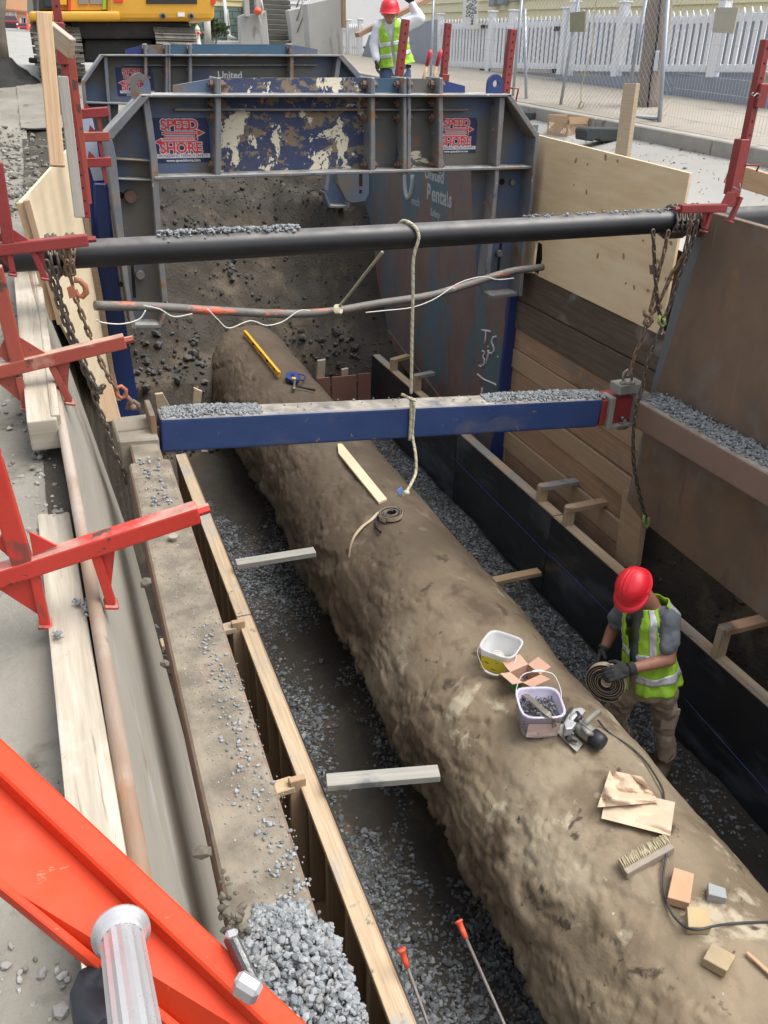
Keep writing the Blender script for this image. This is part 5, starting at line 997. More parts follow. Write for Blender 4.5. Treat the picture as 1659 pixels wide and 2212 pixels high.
# cardboard box
m_card = M('brown_cardboard', (.50, .29, .21), (.55, .33, .24), s=5, rough=.8, bump=.05); m_cardy = M('yellow_print_card', (.62, .5, .04), (.1, .25, .06), s=3, con=.06, rough=.6, bump=0)
cb = lay(OP(1131, 1482), 0); rb = thing('cardboard_box', 'small open cardboard box with yellow and green sides between the two buckets', 'box', cb); qb = Matrix.Translation(cb)@Matrix.Rotation(math.radians(12), 4, 'Z')
bx_, by_, bh = .066, .052, .10
for (a, b, c, d) in (((-bx_, -by_), (bx_, -by_), 0, 0), ((bx_, -by_), (bx_, by_), 0, 0), ((bx_, by_), (-bx_, by_), 0, 0), ((-bx_, by_), (-bx_, -by_), 0, 0)):
    P_ = [qb@Vector((a[0], a[1], 0)), qb@Vector((b[0], b[1], 0)), qb@Vector((b[0], b[1], bh)), qb@Vector((a[0], a[1], bh))]; MB().slab(P_, .003).build('side', m_cardy if a[1] == -by_ and b[1] == -by_ or a[0] == -bx_ and b[0] == -bx_ else m_card, rb)
    o_ = Vector(((a[1]-b[1])*-1, (a[0]-b[0]), 0)).normalized(); m2 = Vector(((b[0]-a[0]), (b[1]-a[1]), 0)).normalized(); out = Vector((m2.y, -m2.x, 0))
    f_ = [Vector((a[0], a[1], bh)), Vector((b[0], b[1], bh)), Vector((b[0], b[1], bh))+out*.075+Vector((0, 0, .022)), Vector((a[0], a[1], bh))+out*.075+Vector((0, 0, .022))]; MB().slab([qb@v for v in f_], .003).build('flap', m_card, rb)
MB().poly([qb@Vector(v) for v in ((-bx_, -by_, .004), (bx_, -by_, .004), (bx_, by_, .004), (-bx_, by_, .004))], (0, 0, .003)).build('bottom', m_card, rb)
nails(rb, qb, 26, .045, .01, .03)
# circular saw
m_sawg = M('grey_tool_plastic', (.20, .19, .17), (.26, .25, .22), s=12, rough=.55, bump=.1, bs=90, spots=[((.36, .33, .27), 9, .62, .1)]); m_sawl = M('cast_aluminium', (.42, .43, .44), (.5, .5, .5), s=12, rough=.4, metal=.5, bump=.15); m_sawk = M('black_tool_rubber', (.02, .022, .03), (.03, .032, .04), s=12, rough=.5, bump=.05)
r = thing('circular_saw', 'grey corded circular saw lying on its side on the pipe below the worker', 'circular saw', OP(1245, 1610))
slab_on([(1200, 1578), (1206, 1571), (1228, 1540), (1236, 1545), (1231, 1575), (1259, 1606), (1246, 1624)], .03, .006, 'base_plate', M('worn_base_plate', (.42, .40, .35), (.5, .48, .42), s=20, rough=.4, metal=.4, spots=[((.6, .5, .3), 20, .62, .05), ((.12, .11, .1), 25, .66, .03)]), r, bevel=.001)
n_ = ON(OP(1240, 1570)); mb = MB(); a = OP(1236, 1552, .075); ax = (OP(1290, 1602, .07)-OP(1246, 1574, .07)).normalized()
R4 = Matrix.Translation(OP(1241, 1561, .07))@ax.to_track_quat('Z', 'Y').to_matrix().to_4x4()
mb.lathe([(.0005, -.022), (.050, -.022), (.058, -.014), (.058, .004), (.05, .008), (.0005, .010)], R4@Matrix.Diagonal((1, .9, 1, 1)), 26); mb.build('blade_guard', m_sawl, r)
MB().poly([OP(x, y, .11) for x, y in ((1219, 1562), (1240, 1530), (1256, 1527), (1266, 1534), (1246, 1560), (1236, 1574), (1222, 1575))], -n_*.05).build('upper_guard', m_sawl, r, bevel=.006, seg=2)
MB().tube([OP(1246, 1540, .105), OP(1253, 1549, .12), OP(1243, 1558, .11)], [.012, .014, .010], n=8).build('lever', m_sawk, r)
MB().tube([OP(1246, 1566, .065), OP(1262, 1577, .066), OP(1280, 1590, .066)], [.036, .043, .043], n=18).build('motor_housing', m_sawg, r)
MB().tube([OP(1280, 1590, .066), OP(1297, 1602, .066), OP(1304, 1607, .066)], [.0445, .044, .036], n=18).build('motor_cap', m_sawk, r)
MB().tube(smooth([OP(1262, 1566, .10), OP(1268, 1558, .125), OP(1281, 1546, .13), OP(1294, 1537, .125)], 4), .0155, n=10).build('handle', m_sawg, r)
MB().tube([OP(1258, 1572, .10), OP(1270, 1584, .115), OP(1279, 1586, .10)], [.012, .018, .012], n=10).build('front_knob', m_sawg, r)
mb = MB()
for k in range(7): p = OP(1248+k*3.2, 1555+k*3.0, .11); mb.beam(p, p+Vector((.004, -.02, .006)), .003, .008)
mb.build('vent_ribs', m_sawl, r); MB().tube([OP(1216, 1584, .04), OP(1232, 1581, .055), OP(1240, 1585, .05)], .005, n=6).build('guard_lever', m_sawl, r)
MB().beam(OP(1222, 1592, .04), OP(1246, 1603, .05), .016, .012).cyl(OP(1230, 1596, .035), OP(1230, 1596, .06), .014).build('depth_lock', m_sawk, r, bevel=.003)
MB().poly([OP(x, y, .035) for x, y in ((1210, 1558), (1230, 1530), (1238, 1528), (1217, 1562))], Vector((0, 0, .004))).build('rip_guide', m_sawk, r)
# electric cord
cpts = [(1292, 1556, .06), (1300, 1566, .02), (1321, 1586, .012), (1345, 1601, .012), (1368, 1618, .012), (1392, 1642, .012), (1412, 1670, .012), (1428, 1698, .012), (1434, 1718, .012), (1432, 1750, .014), (1425, 1790, .014), (1434, 1812, .014), (1440, 1840, .03), (1437, 1862, .013), (1432, 1900, .012), (1437, 1938, .012), (1452, 1974, .012), (1478, 2001, .035), (1505, 2008, .06), (1540, 2001, .045), (1572, 1996, .014), (1610, 1993, .012), (1670, 1992, .01), (1720, 1998, .01)]
MB().tube(smooth([OP(*p) for p in cpts], 6), .0052, n=8).build('power_cord', M('grey_black_cord', (.035, .037, .045), (.06, .06, .07), s=60, rough=.5, bump=.1), label='dark power cord running from the saw under the paper and round the wood blocks', cat='cord')
# paper
m_paper = M('cream_paper', (.58, .45, .32), (.64, .51, .37), s=3, rough=.75, bump=.15, bs=20)
def sheet(name, cs, amp, seed, lab, n=26, base=.02, curl=0.):
    def f(u, v):
        x = (cs[0][0]*(1-u)+cs[1][0]*u)*(1-v)+(cs[3][0]*(1-u)+cs[2][0]*u)*v; y_ = (cs[0][1]*(1-u)+cs[1][1]*u)*(1-v)+(cs[3][1]*(1-u)+cs[2][1]*u)*v
        h = base+amp*abs(fb(u*1.6+seed, v*1.6, seed, 2))*1.8+amp*.22*abs(fb(u*4, v*4, seed, 2))
        return OP(x, y_, max(.006, h))
    o = grid(name, f, lin(0, 1, n), lin(0, 1, n), m_paper, kind=None, smooth=False, off=f(.5, .5)); sol = o.modifiers.new('thickness', 'SOLIDIFY'); sol.thickness = .0012
    return tag(o, lab, 'paper')
sheet('paper_sheet', [(1312, 1700), (1458, 1733), (1448, 1806), (1299, 1768)], .018, 3, 'lower smooth cream paper sheet lying on the pipe under the crumpled one')
sheet('crumpled_paper', [(1317, 1664), (1386, 1678), (1424, 1733), (1290, 1744)], .05, 8, 'crumpled cream paper on top of the smooth sheet on the pipe', base=.035)
# brush
r = thing('scrub_brush', 'wooden block brush lying on its side with pale bristles, below the paper', 'brush', OP(1395, 1870)); a, b = OP(1344, 1884, .03), OP(1450, 1824, .03); a, b = OP(1350, 1889, .025), OP(1452, 1832, .025)
MB().beam(a, b, .030, .048, up=(0, 0, 1)).build('block', M('grey_wood_block', (.30, .25, .20), (.38, .32, .26), s=4, stretch=(6, 6, 1), bump=.15), r, bevel=.008, seg=2)
dirb = (OP(1338, 1862, .04)-OP(1350, 1884, .03)).normalized(); mb = MB()
for i in range(24):
    for j in range(3):
        p = a.lerp(b, (i+.5)/24)+Vector((0, 0, -.012+.013*j))+dirb*.012; 
        for k in range(4): q = p+dirb*.05+Vector((random.gauss(0, .004), random.gauss(0, .004), random.gauss(0, .004))); mb.tube([p, q], [.0035, .0025], n=4)
mb.build('bristles', M('pale_bristles', (.45, .38, .24), (.55, .48, .33), s=40, bump=0), r)['kind'] = 'stuff'
# blocks
m_bl1 = M('fresh_cut_block', (.50, .30, .18), (.56, .36, .22), s=5, stretch=(3, 1, 3), bump=.1, spots=[((.3, .13, .07), 12, .68, .03)]); m_bl2 = M('stained_blue_block', (.28, .31, .32), (.36, .37, .36), s=6, bump=.1, spots=[((.5, .3, .16), 5, .58, .05)])
m_bl3 = M('yellowish_block', (.42, .35, .23), (.55, .40, .19), s=5, stretch=(3, 1, 1), bump=.1); m_bl4 = M('half_grey_block', (.50, .37, .19), (.33, .28, .2), s=5, stretch=(4, 1, 4), bump=.1)
for pts, mt, lb, hh in (([(1456, 1873), (1500, 1887), (1490, 1951), (1442, 1938)], m_bl1, 'reddish offcut of lumber, largest of the four wood blocks, below the brush', .042), ([(1530, 1906), (1567, 1918), (1571, 1941), (1531, 1931)], m_bl2, 'small blue-grey stained wood block right of the reddish one', .042), ([(1484, 1958), (1532, 1960), (1537, 2004), (1487, 2002)], m_bl3, 'yellowish wood block with the cord lying over its front edge', .042), ([(1538, 2035), (1590, 2064), (1570, 2098), (1519, 2070)], m_bl4, 'two-toned wood block, nearest of the four on the pipe', .045)):
    P_ = [OP(x, y, hh) for x, y in pts]; MB().poly(P_, Vector((0, 0, -.045))).build('wood_block', mt, bevel=.002, label=lb, cat='wood block', group='wood offcuts lying on the pipe')
slab_on([(1611, 2058), (1616, 2054), (1670, 2100), (1670, 2112)], .02, .008, 'wood_shim', m_bl1, label='pointed wood shim at the right edge near the two-toned block', cat='shim')
# shovel handles
for x0, y0, x1, y1, lb in ((928, 108, 920, 178, ''), (951, 108, 936, 182, '')):
    pass
for i, (x0, y0, x1, y1) in enumerate(((931, 108, 909, 190), (953, 108, 930, 190))):
    a, b = at(x0, y0, Y=9.3), at(x1, y1, Y=9.3); r = thing('shovel_handle', ['left one of two wooden tool handles with red tips behind the near arch', 'right one of two wooden tool handles with red tips behind the near arch'][i], 'tool handle', b); d = b-a
    MB().tube([a+d*.42, b], .017, n=8).build('shaft', m_wood, r); MB().tube([a, a+d*.1, a+d*.42], [.019, .026, .019], n=8).build('red_grip', M('red_grip', (.5, .04, .06), bump=0, rough=.5), r)
# ================================================================== LADDER
m_lad = M('orange_fibreglass', (.56, .040, .010), (.64, .055, .013), s=5, rough=.62, spec=.3, bump=.12, bs=70, spots=[((.66, .50, .45), 14, .72, .01), ((.40, .022, .012), 3, .56, .1), ((.6, .12, .07), 40, .66, .02, (1, 3, 1))]); m_alu = M('ribbed_aluminium', (.42, .42, .43), (.58, .58, .59), s=8, rough=.28, metal=.45, bump=.08)
r = thing('ladder', 'orange fibreglass ladder with aluminium rungs leaning across the lower left foreground', 'ladder', (.0, .3, .5))
A_, B_, C_, D_ = at(-90, 1572, Z=1.04), at(760, 2372, Z=.86), at(520, 2345, Z=.85), at(-90, 1850, Z=1.0)
nrm = (B_-A_).cross(D_-A_).normalized()
if nrm.z < 0: nrm = -nrm
MB().poly([A_, B_, C_, D_], -nrm*.005).build('rail_web', m_lad, r)
up_ = nrm; MB().beam(A_+up_*.008, B_+up_*.008, .020, .022, up=up_).build('rail_flange', m_lad, r, bevel=.005, seg=3)
MB().beam(D_+up_*.006, C_+up_*.006, .006, .016, up=up_).build('rail_flange', m_lad, r, bevel=.002, seg=2)
ra, rb_ = at(262, 2020, Z=.975), at(318, 2400, Z=1.04); ax = (rb_-ra).normalized(); N_ = 28; sd = ax.orthogonal().normalized(); u2 = sd.cross(ax); vs = []
for p in (ra, rb_):
    for k in range(N_): a = 2*math.pi*k/N_; q = .0138*(1+(.05 if k % 2 else -.02)); vs.append(p+sd*math.cos(a)*q+u2*math.sin(a)*q)
MB().add(vs, [(k, (k+1) % N_, N_+(k+1) % N_, N_+k) for k in range(N_)]).build('rung', m_alu, r)
R4 = Matrix.Translation(ra)@ax.to_track_quat('Z', 'Y').to_matrix().to_4x4()
MB().lathe([(.014, .010), (.016, .007), (.016, .002), (.0195, -.001), (.0195, -.004), (.014, -.007)], R4, 32).build('rung_collar', m_alu, r)
MB().tube([at(245, 2098, Z=.93), at(212, 2120, Z=.92), at(202, 2160, Z=.92), at(206, 2200, Z=.92), at(240, 2225, Z=.93)], [.008, .011, .012, .011, .008], n=8, flat=1.6).build('rubber_hook', m_sawk, r)
c = [at(x, y, Z=z) for x, y, z in ((490, 2015, .955), (512, 2010, .955), (572, 2135, .935), (550, 2142, .935))]
MB().poly([c[0], c[1], c[2], c[3]], -nrm*.016).build('clip', M('clip_steel', (.12, .13, .13), (.2, .2, .2), s=8, rough=.35, metal=.7), r, bevel=.002)
MB().beam(at(508, 2118, Z=.955), at(560, 2150, Z=.95), .012, .018).build('clip_lip', m_alu, r, bevel=.003); MB().beam(at(487, 2022, Z=.965), at(514, 2012, Z=.965), .006, .006).build('clip_lip', m_alu, r, bevel=.002)

MB().tube(smooth([at(x, y, X=1.60) for x, y in ((700, 1300), (722, 1345), (760, 1392), (795, 1440), (815, 1500), (832, 1545), (868, 1618), (905, 1690), (960, 1790))], 6), .011, n=8).build('buried_cable', M('muddy_cable', (.03, .035, .045), (.06, .06, .06), s=9, rough=.5), label='dark cable snaking along the ragged left foot of the old pipe', cat='cable')
# ================================================================== PEOPLE
def cap(mb, a, b, r0, r1, n=14, k=5):
    a = Vector(a); b = Vector(b); d = (b-a); L_ = d.length; d.normalize(); P_ = []; R_ = []
    for i in range(k): t = math.pi/2*i/k; P_.append(a-d*math.cos(t)*r0); R_.append(max(.0008, math.sin(t)*r0))
    for i in range(6): P_.append(a.lerp(b, i/5)); R_.append(r0+(r1-r0)*i/5)
    for i in range(1, k+1): t = math.pi/2*i/k; P_.append(b+d*math.sin(t)*r1); R_.append(max(.0008, math.cos(t)*r1))
    mb.tube(P_, R_, n=n)
def blob(name, caps, mt, parent, vox=.012, sm=6, disp=0, balls=()):
    mb = MB()
    for c in caps: cap(mb, *c)
    for c in balls: mb.ball(*c)
    o = mb.build(name, mt, parent); md = o.modifiers.new('join', 'REMESH'); md.mode = 'VOXEL'; md.voxel_size = vox; md.use_smooth_shade = True
    if sm: s_ = o.modifiers.new('soften', 'SMOOTH'); s_.iterations = sm; s_.factor = .5
    if disp:
        tx = bpy.data.textures.new('folds', 'CLOUDS'); tx.noise_scale = .09; tx.noise_depth = 3; dm = o.modifiers.new('folds', 'DISPLACE'); dm.texture = tx; dm.strength = disp; dm.mid_level = .5; dm.texture_coords = 'LOCAL'
    return o
def hand(parent, wrist, tip, palm_n, side_d, mt, curl=.6, s=1., name='glove'):
    """tip: direction of the knuckles; palm_n: the way the palm faces; side_d: towards the thumb"""
    d = (Vector(tip)).normalized(); n_ = (Vector(palm_n)-d*Vector(palm_n).dot(d)).normalized(); t_ = d.cross(n_); t_ = t_ if t_.dot(Vector(side_d)) > 0 else -t_
    w_ = Vector(wrist); caps_ = []
    for k in range(4): o = (k-1.5)*.021*s; caps_.append((w_+t_*o*.7+d*.012*s, w_+t_*o+d*.082*s, .0145*s, .0125*s, 10))
    caps_.append((w_-d*.03*s, w_+d*.02*s, .028*s, .027*s, 12))
    for k, L_ in enumerate((.078, .086, .08, .062)):
        o = (1.5-k)*.021*s; p = w_+t_*o+d*.084*s; ang = curl*.6; q = d
        for j, f in enumerate((.42, .33, .25)):
            q = (d*math.cos(ang)+n_*math.sin(ang)).normalized(); p2 = p+q*L_*f*s; caps_.append((p, p2, (.0102-.001*j)*s, (.0095-.001*j)*s, 10)); p = p2; ang += curl*(.95 if j == 0 else .7)
    p = w_+t_*.026*s+d*.02*s; p2 = p+(t_*.8+d*.7+n_*.5).normalized()*.045*s; p3 = p2+(t_*.25+d*.8+n_*.7).normalized()*.032*s
    caps_ += [(p, p2, .0145*s, .0115*s, 10), (p2, p3, .0115*s, .0095*s, 10)]
    return blob(name, caps_, mt, parent, vox=.0042*s, sm=3)
m_skin = M('tanned_skin', (.30, .135, .085), (.38, .18, .12), s=14, rough=.55, bump=.1, bs=90); m_skin2 = M('ruddy_skin', (.42, .19, .13), (.5, .25, .17), s=14, rough=.5, bump=.1)
m_hat = M('red_hard_hat', (.62, .015, .03), (.68, .02, .035), s=8, rough=.4, bump=.04, spots=[((.65, .3, .28), 18, .74, .02)]); m_glove = M('black_knit_glove', (.022, .022, .024), (.05, .05, .05), s=20, rough=.9, bump=.4, bs=120)
m_lime = M('lime_safety_vest', (.25, .47, .03), (.34, .58, .04), s=6, rough=.7, bump=.2, bs=40, spots=[((.16, .3, .03), 7, .68, .08)]); m_refl = M('reflective_tape', (.50, .51, .53), (.60, .61, .63), s=9, rough=.35, metal=.25, bump=.15)
m_grey = M('grey_tshirt', (.105, .12, .14), (.15, .165, .185), s=7, rough=.9, bump=.3, bs=60); m_khaki = M('khaki_work_trousers', (.40, .30, .215), (.52, .41, .30), s=6, rough=.9, bump=.35, bs=50, spots=[((.13, .10, .08), 5, .62, .1)])
m_boot = M('muddy_boot', (.13, .09, .06), (.2, .15, .11), s=9, rough=.85, bump=.4); m_hair = M('dark_hair', (.015, .013, .012), (.03, .026, .022), s=40, rough=.8, bump=.5, bs=90)
m_whs = M('white_long_sleeve', (.68, .70, .74), (.6, .62, .66), s=6, rough=.85, bump=.25, bs=50); m_jean = M('blue_jeans', (.05, .085, .17), (.09, .14, .25), s=7, rough=.85, bump=.3, bs=70); m_trim = M('black_trim', (.015, .015, .015), rough=.8, bump=0)
def head(root, c, up, fw, s=1., glasses=False, skin=None, hair=True, neck=None):
    up = Vector(up).normalized(); fw = (Vector(fw)-up*Vector(fw).dot(up)).normalized(); sd = fw.cross(up); c = Vector(c); s *= .105
    P_ = lambda x, y, z: c+sd*x*s+fw*y*s+up*z*s
    caps_ = [(P_(0, -.12, .18), P_(0, .1, .15), .80*s, .78*s, 18), (P_(0, .2, -.35), P_(0, .38, -.72), .62*s, .40*s, 14), (P_(0, .80, .0), P_(0, 1.0, -.25), .10*s, .15*s, 8), (P_(-.3, .62, .18), P_(.3, .62, .18), .2*s, .2*s, 8), (P_(-.2, .74, -.52), P_(.2, .74, -.52), .1*s, .1*s, 8), (P_(-.2, .72, -.64), P_(.2, .72, -.64), .1*s, .1*s, 8)]
    for k in (-1, 1): caps_ += [(P_(.80*k, -.05, .12), P_(.84*k, -.0, -.2), .13*s, .09*s, 8), (P_(.42*k, .45, -.2), P_(.3*k, .55, -.35), .28*s, .2*s, 8)]
    if neck is not None: caps_.append((P_(0, -.2, -.3), neck, .56*s, .62*s, 14))
    h = blob('head', caps_, skin or m_skin, root, vox=.007, sm=3); R4 = frame(c, sd, fw)
    if hair: blob('hair', [(P_(0, -.3, .15), P_(0, -.22, .0), .80*s, .78*s, 16), (P_(-.7, -.1, .1), P_(.7, -.1, .1), .22*s, .22*s, 8), (P_(-.3, -.6, -.35), P_(.3, -.6, -.35), .35*s, .35*s, 10)], m_hair, root, vox=.008, sm=2)
    mb = MB(); prof = [(1.30, .02), (1.20, .03), (1.12, .12), (1.10, .4), (.98, .75), (.74, 1.02), (.4, 1.18), (.001, 1.23)]
    hb = Matrix.Translation(P_(0, .02, .28))@R4.to_3x3().to_4x4()@Matrix.Rotation(math.radians(-6), 4, 'X')@Matrix.Diagonal((s*.90, s*1.08, s*.92, 1))
    mb.lathe(prof[1:], hb, 32); mb.lathe([(1.10, .12), (1.09, -.03), (1.18, -.02)], hb, 32)
    vs = []; N_ = 24
    for i in range(N_+1):                                  # peak
        a = math.pi*(i/N_); e = math.sin(a)**.7; 
        for rr, zz in ((1.10, .05), (1.12+.42*e, -.10-.06*e), (1.12+.42*e, -.13-.06*e), (1.10, .0)): vs.append(hb@Vector((math.cos(a)*rr*(1 if rr < 1.11 else .98), math.sin(a)*rr, zz)))
    mb.add(vs, [(i*4+k, i*4+(k+1) % 4, i*4+4+(k+1) % 4, i*4+4+k) for i in range(N_) for k in range(4)], sm=True)
    for x in (-.28, 0, .28): mb.tube([hb@Vector((x, y, math.sqrt(max(0, 1-(y/1.1)**2-(x/1.1)**2))*1.17+.06+(.02 if x == 0 else 0))) for y in lin(-.85, .85, 12)], s*.07, n=6)
    mb.build('hard_hat', m_hat, root)
    for k in (-1, 1): MB().beam(hb@Vector((k*1.10, -.12, .1)), hb@Vector((k*1.10, .12, .1)), s*.12, s*.2).build('hat_slot', m_hat, root, bevel=.001)
    if glasses:
        for k in (-1, 1): MB().poly([P_(x*k, .80-.12*abs(x), z) for x, z in ((.06, .22), (.62, .24), (.60, -.02), (.34, -.12), (.1, -.02))], fw*s*.08).build('sunglass_lens', m_trim, root, bevel=.001)
        MB().beam(P_(-.8, .2, .18), P_(-.6, .72, .18), s*.06, s*.1).beam(P_(.8, .2, .18), P_(.6, .72, .18), s*.06, s*.1).build('glasses_frame', m_trim, root)
def vest(root, pel, nk, fw, wd, dp, gap, bands=(.18, .45), lean=None, hole=.56, drop=.12):
    pel = Vector(pel); nk = Vector(nk); A = (nk-pel).normalized(); fw = Vector(fw); fw = (fw-A*fw.dot(A)).normalized(); sd = fw.cross(A); L_ = (nk-pel).length
    def S_(u, v, o=0.):
        a = math.radians(u); c = pel+(nk-pel)*(v*(1+drop)-drop)
        k = 1-.06*math.sin(v*3)+(.10 if v < .2 else 0)*(1-v/.2); k2 = 1-sst(v, .86, 1.0)*.38; w_ = (wd*k*k2+o)*(1-.05*math.sin(a*6)*(1-v)); d_ = dp*k*(1-sst(v, .8, 1.)*.35)+o
        e = .85; ca, sa = math.cos(a), math.sin(a)
        p = c+sd*(abs(sa)**e*math.copysign(1, sa)*w_)+fw*(abs(ca)**e*math.copysign(1, ca)*d_)
        p += (sd*sa+fw*ca)*(fb(u*.03, v*4, 5)*.018+.008*math.sin(u*.12+v*5)*(1-v)); return p
    def kp(u0, v0, u1, v1):
        um, vm = abs((u0+u1)/2), (v0+v1)/2
        if um < gap(vm): return False
        if vm > hole and ((um-90)/(20+9*math.sin(math.pi*(vm-hole)/(1-hole)*.8)))**2+((vm-.80)/(.24))**2 < 1: return False
        return True
    def piece(nm, mt, us, vs, o, kk=None):
        ob = grid(nm, lambda u, v: S_(u, v, o), us, vs, mt, kind=None, parent=root, keep=(lambda *q: kp(*q) and (kk is None or kk(*q)))); m_ = ob.modifiers.new('thickness', 'SOLIDIFY'); m_.thickness = .004; return ob
    piece('vest', m_lime, lin(-180, 180, 121), lin(0, 1, 50), .012)
    for v in bands: piece('reflective_band', m_refl, lin(-180, 180, 121), lin(v-.045, v+.045, 5), .0165)
    piece('reflective_band', m_refl, lin(-180, 180, 121), lin(max(bands)+.03, 1, 26), .0162, lambda u0, v0, u1, v1: 38 < abs((u0+u1)/2) < 56 or 124 < abs((u0+u1)/2) < 142)
    return S_
W = thing('person', 'worker in red hard hat and khaki trousers standing in the trench holding a coil', 'person', at(1428, 1690, Z=-2.75))
J = {k: at(x, y, Z=z) for k, (x, y, z) in dict(pel=(1406, 1470, -1.83), hL=(1430, 1484, -1.87), hR=(1378, 1474, -1.87), kL=(1437, 1548, -2.25), kR=(1326, 1536, -2.25), aL=(1434, 1642, -2.64), aR=(1344, 1604, -2.66),
     ch=(1410, 1352, -1.45), nk=(1402, 1305, -1.31), sL=(1446, 1336, -1.345), sR=(1350, 1312, -1.47), eL=(1444, 1424, -1.56), wL=(1358, 1446, -1.60), eR=(1324, 1360, -1.70), wR=(1304, 1404, -1.80)).items()}
fw = Vector((-.92, -.38, 0)); hd = at(1373, 1272, Z=-1.17)
blob('body', [(J['pel'], J['ch'], .10, .11, 18), (J['sL'], J['sR'], .05, .05), (J['ch'], J['nk'], .10, .062), (J['sL'], J['eL'], .052, .043), (J['eL'], J['wL'], .045, .030), (J['sR'], J['eR'], .052, .043), (J['eR'], J['wR'], .045, .030), (J['hL'], J['kL'], .075, .055), (J['kL'], J['aL'], .055, .04), (J['hR'], J['kR'], .075, .055), (J['kR'], J['aR'], .055, .04), (J['nk'], hd, .062, .06)], m_skin, W)
head(W, hd, (-.60, -.12, .79), (-.80, -.38, -.58), neck=J['nk'], s=.92)
sh = lambda a, b, t: J[a].lerp(J[b], t)
blob('tshirt', [(J['pel']+Vector((0, 0, .0)), J['ch'], .120, .118, 20), (J['ch'], J['nk']-Vector((0, 0, .03)), .105, .072), (J['sL'], J['sR'], .058, .058, 14), (J['sL'], sh('sL', 'eL', .62), .064, .066), (J['sR'], sh('sR', 'eR', .60), .062, .064)], m_grey, W, vox=.011, sm=3, disp=.045)
blob('trousers', [(J['pel']-Vector((0, 0, .02)), J['pel']+Vector((0, 0, .06)), .132, .128, 18), (J['hL'], J['kL'], .094, .074), (J['kL'], J['aL']+Vector((0, 0, .05)), .074, .064), (J['hR'], J['kR'], .092, .074), (J['kR'], J['aR'], .074, .062), (J['pel'], J['hL'], .105, .095), (J['pel'], J['hR'], .105, .095)], m_khaki, W, vox=.011, sm=3, disp=.045)
p = sh('hL', 'kL', .78)+Vector((-.03, -.056, 0)); MB().beam(p+Vector((.02, 0, .07)), p+Vector((.02, -.005, -.10)), .10, .026, up=(-.3, -1, .1)).build('cargo_pocket', m_khaki, W, bevel=.01, seg=2)
MB().beam(p+Vector((.018, -.016, .075)), p+Vector((.018, -.018, .025)), .106, .014, up=(-.3, -1, 0)).build('pocket_flap', m_khaki, W, bevel=.005, seg=2)
vest(W, J['pel'], J['nk']+Vector((.0, 0, .02)), (-.97, -.15, 0), .146, .132, lambda v: 7+15*v*v, drop=.02)
for k, f in (('aL', Vector((-.8, -.6, 0))), ('aR', Vector((-.7, -.5, 0)))):
    a = J[k]; t = Vector((a.x, a.y, -2.69)); blob('boot', [(a+Vector((0, 0, .08)), t, .068, .06), (t, t+f*.12-Vector((0, 0, .015)), .058, .048), (t-f*.04, t+f*.12-Vector((0, 0, .02)), .05, .045)], m_boot, W, vox=.01, sm=2)
hand(W, J['wL'], (J['wL']-J['eL']), (-.35, .5, -.6), (-.3, 0, 1), m_glove, curl=.75, s=1.12)
hand(W, J['wR'], (J['wR']-J['eR'])+Vector((-.06, -.05, 0)), (.3, -.9, -.2), (.6, -.2, .4), m_glove, curl=.7, s=1.12)
for a, b in (('wL', 'eL'), ('wR', 'eR')): MB().tube([J[a].lerp(J[b], -.02), J[a].lerp(J[b], .14)], [.038, .040], n=14).build('glove_cuff', m_glove, W)
cr = thing('gasket_roll', 'large rolled black gasket with tan backing held upright in the worker\'s gloves', 'roll', at(1310, 1515, Z=-1.9))
cc = at(1311, 1472, Z=-1.74); ax = Vector((-.80, -.62, .10)).normalized(); coil(cr, cc, ax, .036, .118, 6, .042)
MB().lathe([(.024, -.021), (.030, -.021), (.030, .021), (.024, .021), (.024, -.021)], Matrix.Translation(cc)@ax.to_track_quat('Z', 'Y').to_matrix().to_4x4(), 24).build('core', m_back, cr)
ribbon([cc+Vector((-.05, .04, -.10)), cc+Vector((-.03, .05, -.2)), cc+Vector((.02, .05, -.34)), cc+Vector((.07, .05, -.52))], .04, .012, m_gask, 'hanging_tail', cr, lambda p, t: Vector((-.6, -.6, .2)))
# the man with the plank
YP = 11.5; zt2 = at(838, 0, Y=YP).z; zf = zg(at(850, 165, Y=YP).x, YP)
B = thing('person', 'man in sunglasses and white sleeves carrying a plank on his shoulder', 'person', (at(855, 165, Y=YP).x, YP, zf))
Q = {k: at(x, y, Y=YP+d) for k, (x, y, d) in dict(pel=(855, 146, 0), hL=(870, 158, 0), hR=(838, 158, 0), ch=(850, 80, 0), nk=(842, 48, 0), sL=(875, 54, .02), sR=(819, 58, 0), eR=(808, 98, .02), wR=(813, 128, -.05), eL=(906, 40, -.05), wL=(889, 8, .02)).items()}
for k, hx in (('L', .10), ('R', -.10)): Q['k'+k] = Vector((Q['h'+k].x, YP, (Q['h'+k].z+zf)/2+.03)); Q['a'+k] = Vector((Q['h'+k].x+hx*.3, YP, zf+.1))
hd2 = at(842, 28, Y=YP-.02); fw2 = Vector((-.45, -.9, 0))
blob('body', [(Q['pel'], Q['ch'], .13, .14, 18), (Q['sL'], Q['sR'], .06, .06), (Q['ch'], Q['nk'], .10, .065), (Q['sL'], Q['eL'], .055, .045), (Q['eL'], Q['wL'], .045, .032), (Q['sR'], Q['eR'], .055, .045), (Q['eR'], Q['wR'], .045, .032)]+[(Q['h'+k], Q['k'+k], .08, .055) for k in 'LR']+[(Q['k'+k], Q['a'+k], .055, .04) for k in 'LR']+[(Q['nk'], hd2, .065, .06)], m_skin2, B, vox=.014)
head(B, hd2, (-.02, -.05, 1), fw2-Vector((0, 0, .1)), s=1.12, glasses=True, skin=m_skin2, neck=Q['nk'], hair=False)
